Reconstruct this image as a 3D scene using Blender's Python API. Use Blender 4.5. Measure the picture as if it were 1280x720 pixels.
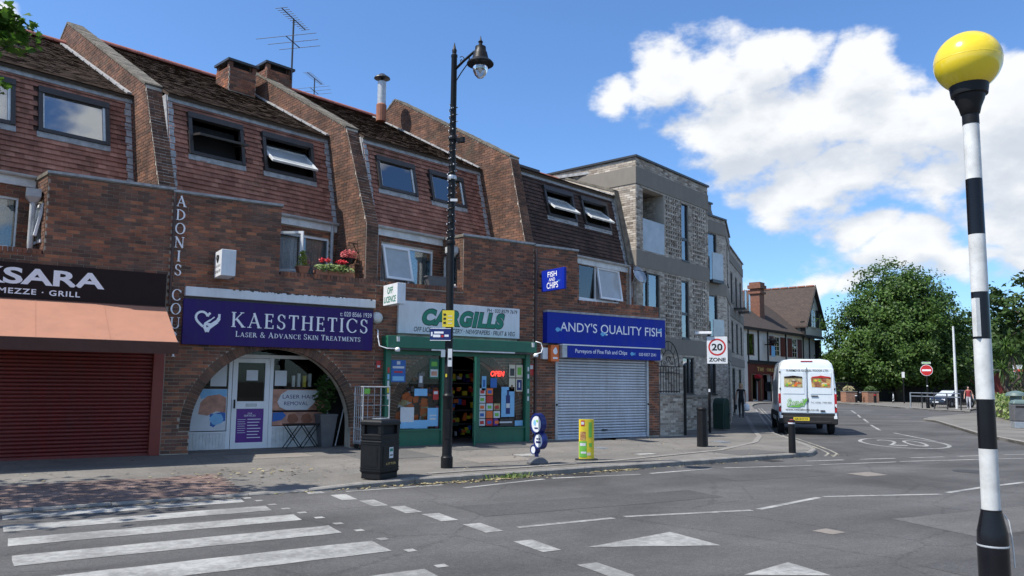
import bpy, bmesh, math, random
from mathutils import Vector, Matrix
R = random.Random(11)
scene = bpy.context.scene
for o in list(bpy.data.objects): bpy.data.objects.remove(o)
rad, sin, cos, pi = math.radians, math.sin, math.cos, math.pi
COL = scene.collection

# ------------------------------------------------------------------ camera
YAW, PITCH, ROLL = rad(56.554), rad(5.888), math.atan(.0103)
fwd = Vector((cos(YAW), sin(YAW), 0)); rgt = Vector((sin(YAW), -cos(YAW), 0)); Z = Vector((0, 0, 1))
fw = fwd*cos(PITCH) + Z*sin(PITCH); up0 = -fwd*sin(PITCH) + Z*cos(PITCH)
cr = rgt*cos(ROLL) + up0*sin(ROLL); cu_ = -rgt*sin(ROLL) + up0*cos(ROLL)
cam = bpy.data.cameras.new('camera'); cam.sensor_width = 36; cam.lens = 27.0; cam.shift_y = 21/1280
cam.clip_start = .05; cam.clip_end = 3000
camo = bpy.data.objects.new('camera', cam); COL.objects.link(camo)
M = Matrix((cr, cu_, -fw)).transposed().to_4x4(); M.translation = (0, 0, 1.6)
camo.matrix_world = M; scene.camera = camo

# ------------------------------------------------------------------ sky with cumulus clouds
SUN = Vector((-.62, .115, 1.0)).normalized()
world = bpy.data.worlds.new('World'); scene.world = world; world.use_nodes = True
nt = world.node_tree; nt.nodes.clear(); world.cycles.sampling_method = 'MANUAL'; world.cycles.sample_map_resolution = 512
def N(t, **k):
    n = nt.nodes.new(t)
    for a, b in k.items(): setattr(n, a, b)
    return n
def Lk(a, b): nt.links.new(a, b)
def mth(op, a, b=None, c=None, clamp=False):
    n = N('ShaderNodeMath', operation=op, use_clamp=clamp)
    for i, x in enumerate((a, b, c)):
        if x is None: continue
        if isinstance(x, (int, float)): n.inputs[i].default_value = x
        else: Lk(x, n.inputs[i])
    return n.outputs[0]
def vmt(op, a, b):
    n = N('ShaderNodeVectorMath', operation=op)
    for i, x in enumerate((a, b)):
        if isinstance(x, (tuple, Vector)): n.inputs[i].default_value = tuple(x)
        else: Lk(x, n.inputs[i])
    return n
SKY_STRENGTH, CLOUD_GAIN = .076, .92
sky = N('ShaderNodeTexSky', sky_type='NISHITA', sun_disc=False)
sky.sun_elevation = math.asin(SUN.z); sky.sun_rotation = math.atan2(SUN.x, SUN.y)
sky.altitude = 30; sky.air_density = 1.0; sky.dust_density = .6; sky.ozone_density = 4.0
skyc = N('ShaderNodeMix', data_type='RGBA', blend_type='MULTIPLY'); skyc.inputs[0].default_value = 1
Lk(sky.outputs[0], skyc.inputs[6]); skyc.inputs[7].default_value = (SKY_STRENGTH*.74, SKY_STRENGTH*.96, SKY_STRENGTH*1.18, 1)
tc = N('ShaderNodeTexCoord'); dirv = tc.outputs['Generated']
BLOBS = [(0.6264, 0.6917, 0.3594, 0.0397, 1.3), (0.6565, 0.6596, 0.3661, 0.0642, 1.3), (0.6936, 0.616, 0.3734, 0.0723, 1.3), (0.7289, 0.5733, 0.3742, 0.0723, 1.2), (0.7487, 0.5376, 0.3879, 0.0467, 1.0), (0.7944, 0.4942, 0.3531, 0.0607, 1.2), (0.7774, 0.5445, 0.3149, 0.1283, 1.7), (0.732, 0.6074, 0.3087, 0.105, 1.6), (0.8259, 0.4745, 0.3046, 0.0992, 1.4), (0.8581, 0.42, 0.2954, 0.0817, 1.3), (0.8779, 0.3698, 0.3043, 0.0817, 1.2), (0.8932, 0.3324, 0.3029, 0.105, 1.2), (0.7812, 0.5776, 0.2371, 0.0933, 2.2), (0.8237, 0.5154, 0.2363, 0.1225, 2.2), (0.8628, 0.4522, 0.2261, 0.1108, 2.0), (0.8909, 0.3887, 0.2348, 0.105, 1.7), (0.9119, 0.3441, 0.2237, 0.1283, 1.5), (0.8394, 0.5121, 0.1822, 0.063, 2.0), (0.8701, 0.4686, 0.1528, 0.1108, 2.6), (0.9084, 0.3858, 0.1613, 0.0875, 2.0), (0.8944, 0.4239, 0.1429, 0.0817, 2.6), (0.8134, 0.565, 0.1385, 0.0875, 2.8), (0.8408, 0.5252, 0.1316, 0.0817, 2.8), (0.9177, 0.3739, 0.1343, 0.0817, 2.2), (-0.02, 0.927, 0.3744, 0.0303, 1.5), (0.9531, -0.0253, 0.3016, 0.14, 1.6), (0.7107, -0.0737, 0.6996, 0.165, 1.6), (0.3928, -0.0346, 0.919, 0.169, 1.6), (0.8366, -0.4357, 0.3322, 0.157, 1.6), (0.6814, -0.2833, 0.6748, 0.181, 1.6), (0.4812, -0.2259, 0.847, 0.138, 1.6), (0.7292, -0.61, 0.3103, 0.171, 1.6), (0.502, -0.5271, 0.6857, 0.182, 1.6), (0.3249, -0.9177, 0.2287, 0.177, 1.6), (0.2641, -0.6857, 0.6783, 0.136, 1.6), (0.1626, -0.4855, 0.859, 0.15, 1.6), (-0.0908, -0.9246, 0.37, 0.192, 1.6), (-0.0911, -0.7068, 0.7016, 0.157, 1.6), (-0.0633, -0.4667, 0.8821, 0.16, 1.6), (-0.4971, -0.7757, 0.3888, 0.172, 1.6), (-0.3705, -0.7254, 0.5801, 0.193, 1.6), (-0.292, -0.4345, 0.8521, 0.136, 1.6), (-0.8278, -0.4628, 0.3169, 0.136, 1.6), (-0.5867, -0.4932, 0.6423, 0.159, 1.6), (-0.9377, -0.1936, 0.2887, 0.137, 1.6), (-0.751, -0.0799, 0.6555, 0.173, 1.6), (-0.3814, -0.031, 0.9239, 0.169, 1.6), (-0.8914, 0.3106, 0.3301, 0.149, 1.6), (-0.6868, 0.1091, 0.7186, 0.138, 1.6), (-0.7713, 0.5319, 0.3496, 0.147, 1.6), (-0.5265, 0.5354, 0.6604, 0.156, 1.6), (-0.34, 0.2745, 0.8995, 0.184, 1.6), (-0.4296, 0.8744, 0.2256, 0.19, 1.6), (-0.3474, 0.6698, 0.6562, 0.158, 1.6), (-0.1823, 0.3303, 0.9261, 0.131, 1.6)]  # later blobs are unseen clouds, added as white fill for the shaded fronts
def density(vec):
    warp = N('ShaderNodeTexNoise'); warp.inputs['Scale'].default_value = 5; warp.inputs['Detail'].default_value = 3
    Lk(vec, warp.inputs['Vector'])
    wv = vmt('SUBTRACT', warp.outputs['Color'], (.5, .5, .5)); ws = vmt('SCALE', wv.outputs[0], (0, 0, 0)); ws.inputs['Scale'].default_value = .10
    v2 = vmt('ADD', vec, ws.outputs[0]).outputs[0]
    cur = None
    for (cx, cy, cz, r, k) in BLOBS:
        d = vmt('SUBTRACT', v2, (cx, cy, cz)); e = vmt('MULTIPLY', d.outputs[0], (1, 1, k))
        l = N('ShaderNodeVectorMath', operation='LENGTH'); Lk(e.outputs[0], l.inputs[0])
        m = mth('SUBTRACT', 1.0, mth('DIVIDE', l.outputs['Value'], r))
        cur = m if cur is None else mth('MAXIMUM', cur, m)
    st = vmt('MULTIPLY', vec, (1, 1, 1.7)).outputs[0]
    nz = N('ShaderNodeTexNoise'); nz.inputs['Scale'].default_value = 10; nz.inputs['Detail'].default_value = 9; nz.inputs['Roughness'].default_value = .56
    Lk(st, nz.inputs['Vector'])
    return mth('ADD', mth('MAXIMUM', cur, -1.5), mth('MULTIPLY', mth('SUBTRACT', nz.outputs[0], .53), 2.5))
dn = density(dirv)
dn2 = density(vmt('ADD', dirv, tuple(Vector((SUN.x*.4, SUN.y*.4, 1)).normalized()*.045)).outputs[0])
mr = N('ShaderNodeMapRange', interpolation_type='SMOOTHSTEP'); Lk(dn, mr.inputs[0]); mr.inputs[1].default_value = .0; mr.inputs[2].default_value = .46
# light side = thinner towards the sun
sh = mth('SUBTRACT', dn, dn2)
shr = N('ShaderNodeMapRange', interpolation_type='SMOOTHSTEP'); Lk(sh, shr.inputs[0]); shr.inputs[1].default_value = -.48; shr.inputs[2].default_value = .62
thick = N('ShaderNodeMapRange', interpolation_type='SMOOTHSTEP'); Lk(dn, thick.inputs[0]); thick.inputs[1].default_value = .3; thick.inputs[2].default_value = 1.25
lit = mth('MULTIPLY_ADD', mth('SUBTRACT', 1.0, thick.outputs[0]), .35, mth('MULTIPLY', shr.outputs[0], .85), clamp=True)
cc = N('ShaderNodeMix', data_type='RGBA'); Lk(lit, cc.inputs[0]); cc.inputs[6].default_value = (.255, .285, .33, 1); cc.inputs[7].default_value = (.475, .48, .485, 1)
cg = N('ShaderNodeMix', data_type='RGBA', blend_type='MULTIPLY'); cg.inputs[0].default_value = 1; Lk(cc.outputs[2], cg.inputs[6]); cg.inputs[7].default_value = (CLOUD_GAIN,)*3+(1,)
mx = N('ShaderNodeMix', data_type='RGBA'); Lk(mth('MULTIPLY', mr.outputs[0], .96), mx.inputs[0]); Lk(skyc.outputs[2], mx.inputs[6]); Lk(cg.outputs[2], mx.inputs[7])
bg = N('ShaderNodeBackground'); Lk(mx.outputs[2], bg.inputs[0]); bg.inputs[1].default_value = 1
wo = N('ShaderNodeOutputWorld'); Lk(bg.outputs[0], wo.inputs[0])

# ------------------------------------------------------------------ sun, exposure
sl = bpy.data.lights.new('sun', 'SUN'); sl.energy = 2.9; sl.angle = rad(.55); sl.color = (1, .95, .87)
so = bpy.data.objects.new('sun', sl); COL.objects.link(so); so.rotation_euler = SUN.to_track_quat('Z', 'Y').to_euler(); so.location = (-20, 0, 40)
scene.view_settings.view_transform = 'Standard'; scene.view_settings.look = 'None'; scene.view_settings.gamma = 1
scene.view_settings.use_curve_mapping = False; scene.view_settings.exposure = 1.22
scene.cycles.max_bounces = 6; scene.cycles.transparent_max_bounces = 12; scene.cycles.caustics_reflective = False; scene.cycles.caustics_refractive = False

# ------------------------------------------------------------------ materials
def newmat(name):
    m = bpy.data.materials.new(name); m.use_nodes = True
    return m, m.node_tree, m.node_tree.nodes['Principled BSDF']
def nd(t, ty, **k):
    n = t.nodes.new(ty)
    for a, b in k.items(): setattr(n, a, b)
    return n
def c4(c): return (c[0], c[1], c[2], 1)
def pm(name, col, rough=.6, metal=0, var=.12, scale=6, bump=0, bscale=80, spec=.5, coat=0, emit=0, alt=None, streak=0):
    m, t, p = newmat(name)
    g = nd(t, 'ShaderNodeNewGeometry')
    n = nd(t, 'ShaderNodeTexNoise'); n.inputs['Scale'].default_value = scale; n.inputs['Detail'].default_value = 6; n.inputs['Roughness'].default_value = .65
    t.links.new(g.outputs['Position'], n.inputs['Vector'])
    x = nd(t, 'ShaderNodeMix', data_type='RGBA')
    rp = nd(t, 'ShaderNodeMapRange'); rp.inputs[1].default_value = .3; rp.inputs[2].default_value = .7
    t.links.new(n.outputs[0], rp.inputs[0]); t.links.new(rp.outputs[0], x.inputs[0])
    lo = [max(0, c*(1-var)) for c in col]; hi = alt or [min(1, c*(1+var)) for c in col]
    x.inputs[6].default_value = c4(lo); x.inputs[7].default_value = c4(hi)
    out = x.outputs[2]
    if streak:
        vm = nd(t, 'ShaderNodeVectorMath', operation='MULTIPLY'); t.links.new(g.outputs['Position'], vm.inputs[0]); vm.inputs[1].default_value = (5, 5, .6)
        n2 = nd(t, 'ShaderNodeTexNoise'); n2.inputs['Scale'].default_value = 1.6; n2.inputs['Detail'].default_value = 7; n2.inputs['Roughness'].default_value = .7; t.links.new(vm.outputs[0], n2.inputs['Vector'])
        r2 = nd(t, 'ShaderNodeMapRange'); r2.inputs[1].default_value = .35; r2.inputs[2].default_value = .72; r2.inputs[3].default_value = 0; r2.inputs[4].default_value = streak; t.links.new(n2.outputs[0], r2.inputs[0])
        mx = nd(t, 'ShaderNodeMix', data_type='RGBA'); t.links.new(r2.outputs[0], mx.inputs[0]); t.links.new(out, mx.inputs[6]); gm = sum(col)/3*.35+.03; mx.inputs[7].default_value = (gm*1.05, gm, gm*.92, 1); out = mx.outputs[2]
    t.links.new(out, p.inputs['Base Color'])
    p.inputs['Roughness'].default_value = rough; p.inputs['Metallic'].default_value = metal; p.inputs['Specular IOR Level'].default_value = spec
    if coat: p.inputs['Coat Weight'].default_value = coat; p.inputs['Coat Roughness'].default_value = .08
    if emit:
        p.inputs['Emission Color'].default_value = c4(col); p.inputs['Emission Strength'].default_value = emit
    if bump:
        b = nd(t, 'ShaderNodeTexNoise'); b.inputs['Scale'].default_value = bscale; b.inputs['Detail'].default_value = 4
        t.links.new(g.outputs['Position'], b.inputs['Vector'])
        bp = nd(t, 'ShaderNodeBump'); bp.inputs['Strength'].default_value = bump; bp.inputs['Distance'].default_value = .01
        t.links.new(b.outputs[0], bp.inputs['Height']); t.links.new(bp.outputs[0], p.inputs['Normal'])
    return m
def tintmat(name, stops, rough=.85, grime=.35, gscale=1.3, bump=.25, bscale=45, spec=.3, moss=None, transl=0):
    """pieces that each take their own colour from a ramp (per-piece 'tint' or object random)"""
    m, t, p = newmat(name)
    a = nd(t, 'ShaderNodeAttribute', attribute_name='tint'); oi = nd(t, 'ShaderNodeObjectInfo')
    ad = nd(t, 'ShaderNodeMath', operation='ADD'); t.links.new(a.outputs['Fac'], ad.inputs[0]); t.links.new(oi.outputs['Random'], ad.inputs[1])
    fr = nd(t, 'ShaderNodeMath', operation='FRACT'); t.links.new(ad.outputs[0], fr.inputs[0])
    cr = nd(t, 'ShaderNodeValToRGB'); cr.color_ramp.elements[0].color = c4(stops[0]); cr.color_ramp.elements[1].color = c4(stops[-1])
    for i, s in enumerate(stops[1:-1]):
        e = cr.color_ramp.elements.new((i+1)/(len(stops)-1)); e.color = c4(s)
    t.links.new(fr.outputs[0], cr.inputs[0])
    g = nd(t, 'ShaderNodeNewGeometry')
    n = nd(t, 'ShaderNodeTexNoise'); n.inputs['Scale'].default_value = gscale; n.inputs['Detail'].default_value = 7; n.inputs['Roughness'].default_value = .7
    t.links.new(g.outputs['Position'], n.inputs['Vector'])
    rp = nd(t, 'ShaderNodeMapRange'); rp.inputs[1].default_value = .32; rp.inputs[2].default_value = .7; rp.inputs[3].default_value = 1-grime; rp.inputs[4].default_value = 1+grime*.4
    t.links.new(n.outputs[0], rp.inputs[0])
    vm = nd(t, 'ShaderNodeVectorMath', operation='MULTIPLY'); t.links.new(g.outputs['Position'], vm.inputs[0]); vm.inputs[1].default_value = (2.6, 2.6, .35)
    ns = nd(t, 'ShaderNodeTexNoise'); ns.inputs['Scale'].default_value = 1.2; ns.inputs['Detail'].default_value = 6; ns.inputs['Roughness'].default_value = .65; t.links.new(vm.outputs[0], ns.inputs['Vector'])
    rs_ = nd(t, 'ShaderNodeMapRange'); rs_.inputs[1].default_value = .32; rs_.inputs[2].default_value = .68; rs_.inputs[3].default_value = 1-grime*.55; rs_.inputs[4].default_value = 1+grime*.35; t.links.new(ns.outputs[0], rs_.inputs[0])
    pr_ = nd(t, 'ShaderNodeMath', operation='MULTIPLY'); t.links.new(rp.outputs[0], pr_.inputs[0]); t.links.new(rs_.outputs[0], pr_.inputs[1])
    mu = nd(t, 'ShaderNodeVectorMath', operation='SCALE'); t.links.new(cr.outputs[0], mu.inputs[0]); t.links.new(pr_.outputs[0], mu.inputs['Scale'])
    out = mu.outputs[0]
    if moss:
        n2 = nd(t, 'ShaderNodeTexNoise'); n2.inputs['Scale'].default_value = 1.1; n2.inputs['Detail'].default_value = 8; n2.inputs['Roughness'].default_value = .75
        t.links.new(g.outputs['Position'], n2.inputs['Vector'])
        r2 = nd(t, 'ShaderNodeMapRange'); r2.inputs[1].default_value = .55; r2.inputs[2].default_value = .72; r2.inputs[4].default_value = .75
        t.links.new(n2.outputs[0], r2.inputs[0])
        mx = nd(t, 'ShaderNodeMix', data_type='RGBA'); t.links.new(r2.outputs[0], mx.inputs[0]); t.links.new(out, mx.inputs[6]); mx.inputs[7].default_value = c4(moss); out = mx.outputs[2]
    t.links.new(out, p.inputs['Base Color']); p.inputs['Roughness'].default_value = rough; p.inputs['Specular IOR Level'].default_value = spec
    if bump:
        b = nd(t, 'ShaderNodeTexNoise'); b.inputs['Scale'].default_value = bscale; b.inputs['Detail'].default_value = 5
        t.links.new(g.outputs['Position'], b.inputs['Vector'])
        bp = nd(t, 'ShaderNodeBump'); bp.inputs['Strength'].default_value = bump; bp.inputs['Distance'].default_value = .008
        t.links.new(b.outputs[0], bp.inputs['Height']); t.links.new(bp.outputs[0], p.inputs['Normal'])
    if transl:
        tr = nd(t, 'ShaderNodeBsdfTranslucent'); t.links.new(out, tr.inputs[0])
        ms = nd(t, 'ShaderNodeMixShader'); ms.inputs[0].default_value = transl
        o = t.nodes['Material Output']; t.links.new(p.outputs[0], ms.inputs[1]); t.links.new(tr.outputs[0], ms.inputs[2]); t.links.new(ms.outputs[0], o.inputs[0])
    return m
def glassmat(name, tint=(1, 1, 1), rough=.01, gloss_add=.06, k=1.6):
    m = bpy.data.materials.new(name); m.use_nodes = True; t = m.node_tree; t.nodes.clear()
    f = nd(t, 'ShaderNodeFresnel'); f.inputs[0].default_value = 1.5
    tr = nd(t, 'ShaderNodeBsdfTransparent'); tr.inputs[0].default_value = c4(tint)
    gl = nd(t, 'ShaderNodeBsdfGlossy'); gl.inputs['Roughness'].default_value = rough
    ms = nd(t, 'ShaderNodeMixShader'); o = nd(t, 'ShaderNodeOutputMaterial')
    mm = nd(t, 'ShaderNodeMath', operation='MULTIPLY_ADD'); mm.inputs[1].default_value = k; mm.inputs[2].default_value = gloss_add; mm.use_clamp = True  # fixed mirror share on top of fresnel, raised for panes that show more sky
    t.links.new(f.outputs[0], mm.inputs[0]); t.links.new(mm.outputs[0], ms.inputs[0]); t.links.new(tr.outputs[0], ms.inputs[1]); t.links.new(gl.outputs[0], ms.inputs[2]); t.links.new(ms.outputs[0], o.inputs[0])
    return m
BR = [(.060, .038, .031), (.10, .052, .037), (.17, .07, .043), (.13, .066, .047), (.078, .05, .041), (.23, .095, .052), (.105, .048, .034), (.07, .045, .037)]
MT = {}
MT['brick'] = tintmat('red_brown_brick', [(c[0]*1.85, c[1]*1.75, c[2]*1.65) for c in BR])
MT['brick_warm'] = tintmat('orange_red_brick', [(.095, .058, .044), (.18, .092, .062), (.23, .115, .072), (.13, .076, .056), (.16, .084, .06)], grime=.5, moss=(.07, .068, .046))
MT['mortar'] = pm('mortar', (.42, .365, .295), .95, var=.35, scale=3, bump=.3)
MT['tile_red'] = tintmat('red_clay_tile', [(.35, .145, .10), (.42, .185, .13), (.27, .115, .082), (.48, .225, .158), (.37, .155, .108)], grime=.45, gscale=.9, moss=(.07, .065, .03))
MT['tile_brown'] = tintmat('brown_roof_tile', [(.068, .050, .040), (.084, .061, .048), (.098, .070, .054), (.074, .056, .045)], grime=.2, gscale=.8, moss=(.056, .048, .036), spec=.08, bump=.1)
MT['tile_dark'] = tintmat('dark_brown_hung_tile', [(.06, .040, .034), (.09, .053, .043), (.12, .066, .051), (.07, .048, .04)], grime=.4)
MT['ridge'] = pm('ridge_tile_clay', (.30, .10, .07), .8, var=.35, scale=4, bump=.3)
MT['coping'] = pm('weathered_coping', (.14, .125, .10), .95, var=.5, scale=5, bump=.5, bscale=30)
MT['lead'] = pm('lead_flashing', (.33, .33, .33), .6, var=.35, scale=7, bump=.3, bscale=25)
MT['upvc'] = pm('white_upvc', (.78, .79, .80), .35, var=.06, scale=3)
MT['upvc_old'] = pm('greying_white_plastic', (.62, .63, .62), .5, var=.2, scale=5)
MT['gutter'] = pm('pale_grey_plastic_gutter', (.40, .41, .41), .5, var=.25, scale=6)
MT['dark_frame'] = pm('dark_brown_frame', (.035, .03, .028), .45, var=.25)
MT['black'] = pm('black_paint', (.010, .010, .011), .45, var=.3, scale=9, bump=.05, spec=.22)
MT['black_gloss'] = pm('black_gloss', (.007, .007, .010), .22, var=.3, spec=.3)
MT['rubber'] = pm('black_rubber', (.016, .016, .017), .85, var=.3)
MT['glass'] = glassmat('window_glass', (.82, .86, .86))
MT['glass_clear'] = glassmat('shop_glass', (.92, .94, .94), gloss_add=.0, k=.55)
MT['glass_sky'] = glassmat('sky_reflecting_glass', (.80, .84, .86), .02, .24)
MT['glass_frost'] = pm('pale_balcony_glass', (.40, .43, .44), .12, var=.15, scale=2)
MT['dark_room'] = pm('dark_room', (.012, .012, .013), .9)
MT['blind'] = pm('pale_window_blind', (.74, .77, .82), .7, var=.06, scale=2)
MT['curtain'] = pm('net_curtain', (.60, .61, .64), .9, var=.35, scale=25)
MT['purple'] = pm('purple_sign_panel', (.030, .010, .13), .35, var=.06, spec=.18, streak=.25)
MT['white_letter'] = pm('white_letter', (.85, .85, .88), .4, var=.03)
MT['white_sign'] = pm('white_sign_panel', (.72, .75, .78), .35, var=.06, scale=2, streak=.3)
MT['green'] = pm('green_shopfront_paint', (.012, .135, .075), .4, var=.12, scale=4, streak=.25)
MT['green_letter'] = pm('green_letter', (.008, .20, .12), .4, var=.05)
MT['dark_letter'] = pm('black_letter', (.012, .014, .014), .5)
MT['blue'] = pm('royal_blue_sign', (.004, .022, .33), .35, var=.05, spec=.18, streak=.2)
MT['blue2'] = pm('pale_blue_fish', (.12, .42, .72), .4)
MT['awning'] = pm('salmon_awning_cloth', (.36, .165, .105), .85, var=.08, scale=2.5, bump=.1, bscale=300, streak=.12)
MT['awning_dark'] = pm('brown_awning_valance', (.085, .035, .025), .8, var=.1)
MT['sign_brown'] = pm('dark_brown_sign', (.022, .012, .011), .5, var=.1, spec=.15)
MT['shutter_red'] = pm('maroon_shutter', (.18, .020, .016), .5, var=.12, scale=5, streak=.3)
MT['frame_red'] = pm('red_frame_paint', (.20, .030, .018), .45, var=.12)
MT['shutter_grey'] = pm('galvanised_shutter', (.62, .66, .72), .42, metal=.1, var=.14, scale=1.1, streak=.4)
MT['concrete'] = pm('grey_concrete', (.27, .265, .25), .95, var=.25, scale=6, bump=.4, bscale=60)
MT['render_grey'] = pm('taupe_render', (.215, .192, .162), .9, var=.07, scale=3, bump=.15, streak=.18)
MT['anthracite'] = pm('anthracite_metal', (.035, .036, .038), .4, var=.1)
MT['steel'] = pm('grey_steel', (.42, .44, .46), .4, metal=.7, var=.15)
MT['galv'] = pm('galvanised_tube', (.45, .46, .47), .45, metal=.4, var=.2)
MT['red'] = pm('red_paint', (.50, .022, .02), .4, var=.08)
MT['orange'] = pm('orange_sign', (.75, .16, .03), .4, var=.05)
MT['yellow'] = pm('yellow_plastic', (.72, .56, .03), .4, var=.05)
MT['leafgreen'] = pm('green_print', (.16, .45, .06), .5, var=.1)
MT['terracotta'] = pm('terracotta', (.30, .12, .07), .8, var=.2)
MT['soil'] = pm('soil', (.03, .022, .016), .95)
MT['skin'] = pm('skin', (.46, .27, .19), .55, var=.06)
MT['hair_blond'] = pm('blond_hair', (.42, .28, .13), .6, var=.3, scale=30)
MT['hair_dark'] = pm('dark_hair', (.03, .02, .015), .6, var=.3, scale=30)
MT['cloth_black'] = pm('black_cloth', (.016, .016, .018), .9, var=.3)
MT['cloth_red'] = pm('maroon_cloth', (.26, .03, .035), .9, var=.2)
MT['cloth_pale'] = pm('pale_grey_cloth', (.42, .43, .46), .9, var=.15)
MT['wood'] = pm('brown_wood', (.13, .07, .035), .8, var=.3, scale=9)
MT['bark'] = pm('tree_bark', (.085, .065, .048), .95, var=.4, scale=7, bump=.8, bscale=25)
MT['leaf'] = tintmat('tree_leaf', [(.036, .082, .012), (.055, .115, .018), (.076, .15, .025), (.10, .185, .032), (.06, .12, .02)], rough=.55, grime=.3, gscale=.35, bump=0, spec=.35, transl=.28)
MT['leaf_dark'] = tintmat('dark_leaf', [(.028, .06, .013), (.042, .082, .018), (.058, .105, .024), (.046, .088, .02)], rough=.55, grime=.3, gscale=.4, bump=0, transl=.2)
MT['leaf_near'] = tintmat('plane_leaf', [(.05, .12, .015), (.075, .16, .02), (.10, .20, .03), (.06, .13, .02)], rough=.45, grime=.2, bump=0, transl=.4)
MT['leaf_pale'] = tintmat('variegated_leaf', [(.12, .22, .04), (.32, .38, .14), (.08, .17, .03), (.42, .46, .25)], rough=.5, grime=.2, bump=0, transl=.2)
MT['leaf_yellow'] = tintmat('yellow_green_leaf', [(.20, .24, .02), (.28, .32, .04), (.14, .19, .02)], rough=.5, grime=.2, bump=0, transl=.2)
MT['petal_red'] = tintmat('red_petal', [(.55, .01, .015), (.65, .03, .05), (.40, .01, .02)], rough=.5, grime=.1, bump=0, transl=.2)
MT['petal_pink'] = tintmat('pink_petal', [(.45, .06, .07), (.60, .14, .15), (.30, .03, .04)], rough=.5, grime=.1, bump=0, transl=.2)
MT['dry'] = tintmat('dry_leaf_litter', [(.30, .25, .14), (.22, .17, .09), (.36, .32, .20), (.15, .14, .06)], rough=.8, grime=.2, bump=0)
MT['van'] = pm('white_van_paint', (.74, .80, .84), .28, var=.03, coat=.4, streak=.1)
MT['car_blue'] = pm('dark_blue_car_paint', (.012, .016, .03), .2, var=.1, coat=.6)
MT['lamp_red'] = pm('red_tail_lamp', (.40, .006, .015), .15, coat=.5)
MT['lamp_clear'] = pm('clear_lamp', (.75, .76, .78), .15, coat=.5)
MT['poster_white'] = pm('white_paper', (.62, .64, .66), .6, var=.05)
MT['poster_blue'] = pm('blue_print', (.02, .12, .42), .4, var=.1)
MT['poster_sky'] = pm('pale_blue_print', (.20, .46, .72), .4, var=.1)
MT['poster_skin'] = pm('photo_print_skin', (.45, .22, .15), .5, var=.5, scale=3.5)
MT['poster_purple'] = pm('purple_print', (.10, .015, .22), .4, var=.06)
MT['poster_food'] = pm('food_print', (.50, .20, .05), .5, var=.9, scale=7, alt=(.75, .62, .30))
MT['poster_food2'] = pm('red_food_print', (.60, .03, .04), .5, var=.6, scale=8, alt=(.70, .50, .16))
MT['neon'] = pm('red_neon', (1, .03, .02), .4, var=0, emit=2.2)
MT['bin_green'] = pm('dark_green_plastic', (.006, .03, .022), .5, var=.15)
MT['bin_grey'] = pm('grey_plastic', (.10, .10, .105), .55, var=.15)
MT['navy'] = pm('navy_plastic', (.008, .018, .13), .3, var=.08)
MT['pub_red'] = pm('dark_red_shopfront', (.10, .014, .010), .5, var=.15)
MT['pub_white'] = pm('off_white_plaster', (.60, .58, .53), .9, var=.1, scale=2)
MT['pub_timber'] = pm('black_timber', (.014, .012, .011), .7, var=.3)
MT['cream'] = pm('cream_paint', (.66, .60, .47), .6, var=.05)
MT['gold'] = pm('gold_letter', (.70, .50, .16), .4)
MT['red_wall'] = pm('red_painted_wall', (.17, .03, .026), .8, var=.15, scale=1.5)
MT['slate'] = pm('grey_roof', (.20, .21, .225), .7, var=.15)
MT['stone'] = tintmat('wall_stone', [(.24, .22, .19), (.32, .30, .26), (.18, .165, .14), (.28, .25, .2)], grime=.3)
MT['flintwall'] = MT['stone']

def brick_tex_mat(name, c1, c2, mortar, dirang=0, rough=.9, bw=.225, rh=.075, ms=.012):
    """far brickwork: courses too small to pick apart"""
    m, t, p = newmat(name)
    g = nd(t, 'ShaderNodeNewGeometry'); sp = nd(t, 'ShaderNodeSeparateXYZ'); t.links.new(g.outputs['Position'], sp.inputs[0])
    dv = nd(t, 'ShaderNodeVectorMath', operation='DOT_PRODUCT'); t.links.new(g.outputs['Position'], dv.inputs[0]); dv.inputs[1].default_value = (cos(dirang), sin(dirang), 0)
    cb = nd(t, 'ShaderNodeCombineXYZ'); t.links.new(dv.outputs['Value'], cb.inputs[0]); t.links.new(sp.outputs[2], cb.inputs[1])
    b = nd(t, 'ShaderNodeTexBrick'); t.links.new(cb.outputs[0], b.inputs['Vector']); b.inputs['Scale'].default_value = 1
    b.inputs['Brick Width'].default_value = bw; b.inputs['Row Height'].default_value = rh; b.inputs['Mortar Size'].default_value = ms; b.inputs['Mortar Smooth'].default_value = .2
    b.inputs['Color1'].default_value = c4(c1); b.inputs['Color2'].default_value = c4(c2); b.inputs['Mortar'].default_value = c4(mortar); b.inputs['Bias'].default_value = 0
    n = nd(t, 'ShaderNodeTexNoise'); n.inputs['Scale'].default_value = 5; n.inputs['Detail'].default_value = 8; n.inputs['Roughness'].default_value = .8; t.links.new(g.outputs['Position'], n.inputs['Vector'])
    rp = nd(t, 'ShaderNodeMapRange'); rp.inputs[1].default_value = .3; rp.inputs[2].default_value = .7; rp.inputs[3].default_value = .6; rp.inputs[4].default_value = 1.3; t.links.new(n.outputs[0], rp.inputs[0])
    mu = nd(t, 'ShaderNodeVectorMath', operation='SCALE'); t.links.new(b.outputs['Color'], mu.inputs[0]); t.links.new(rp.outputs[0], mu.inputs['Scale'])
    t.links.new(mu.outputs[0], p.inputs['Base Color']); p.inputs['Roughness'].default_value = rough
    bp = nd(t, 'ShaderNodeBump'); bp.inputs['Strength'].default_value = .6; bp.inputs['Distance'].default_value = .012; bp.invert = True
    t.links.new(b.outputs['Fac'], bp.inputs['Height']); t.links.new(bp.outputs[0], p.inputs['Normal'])
    return m

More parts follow.
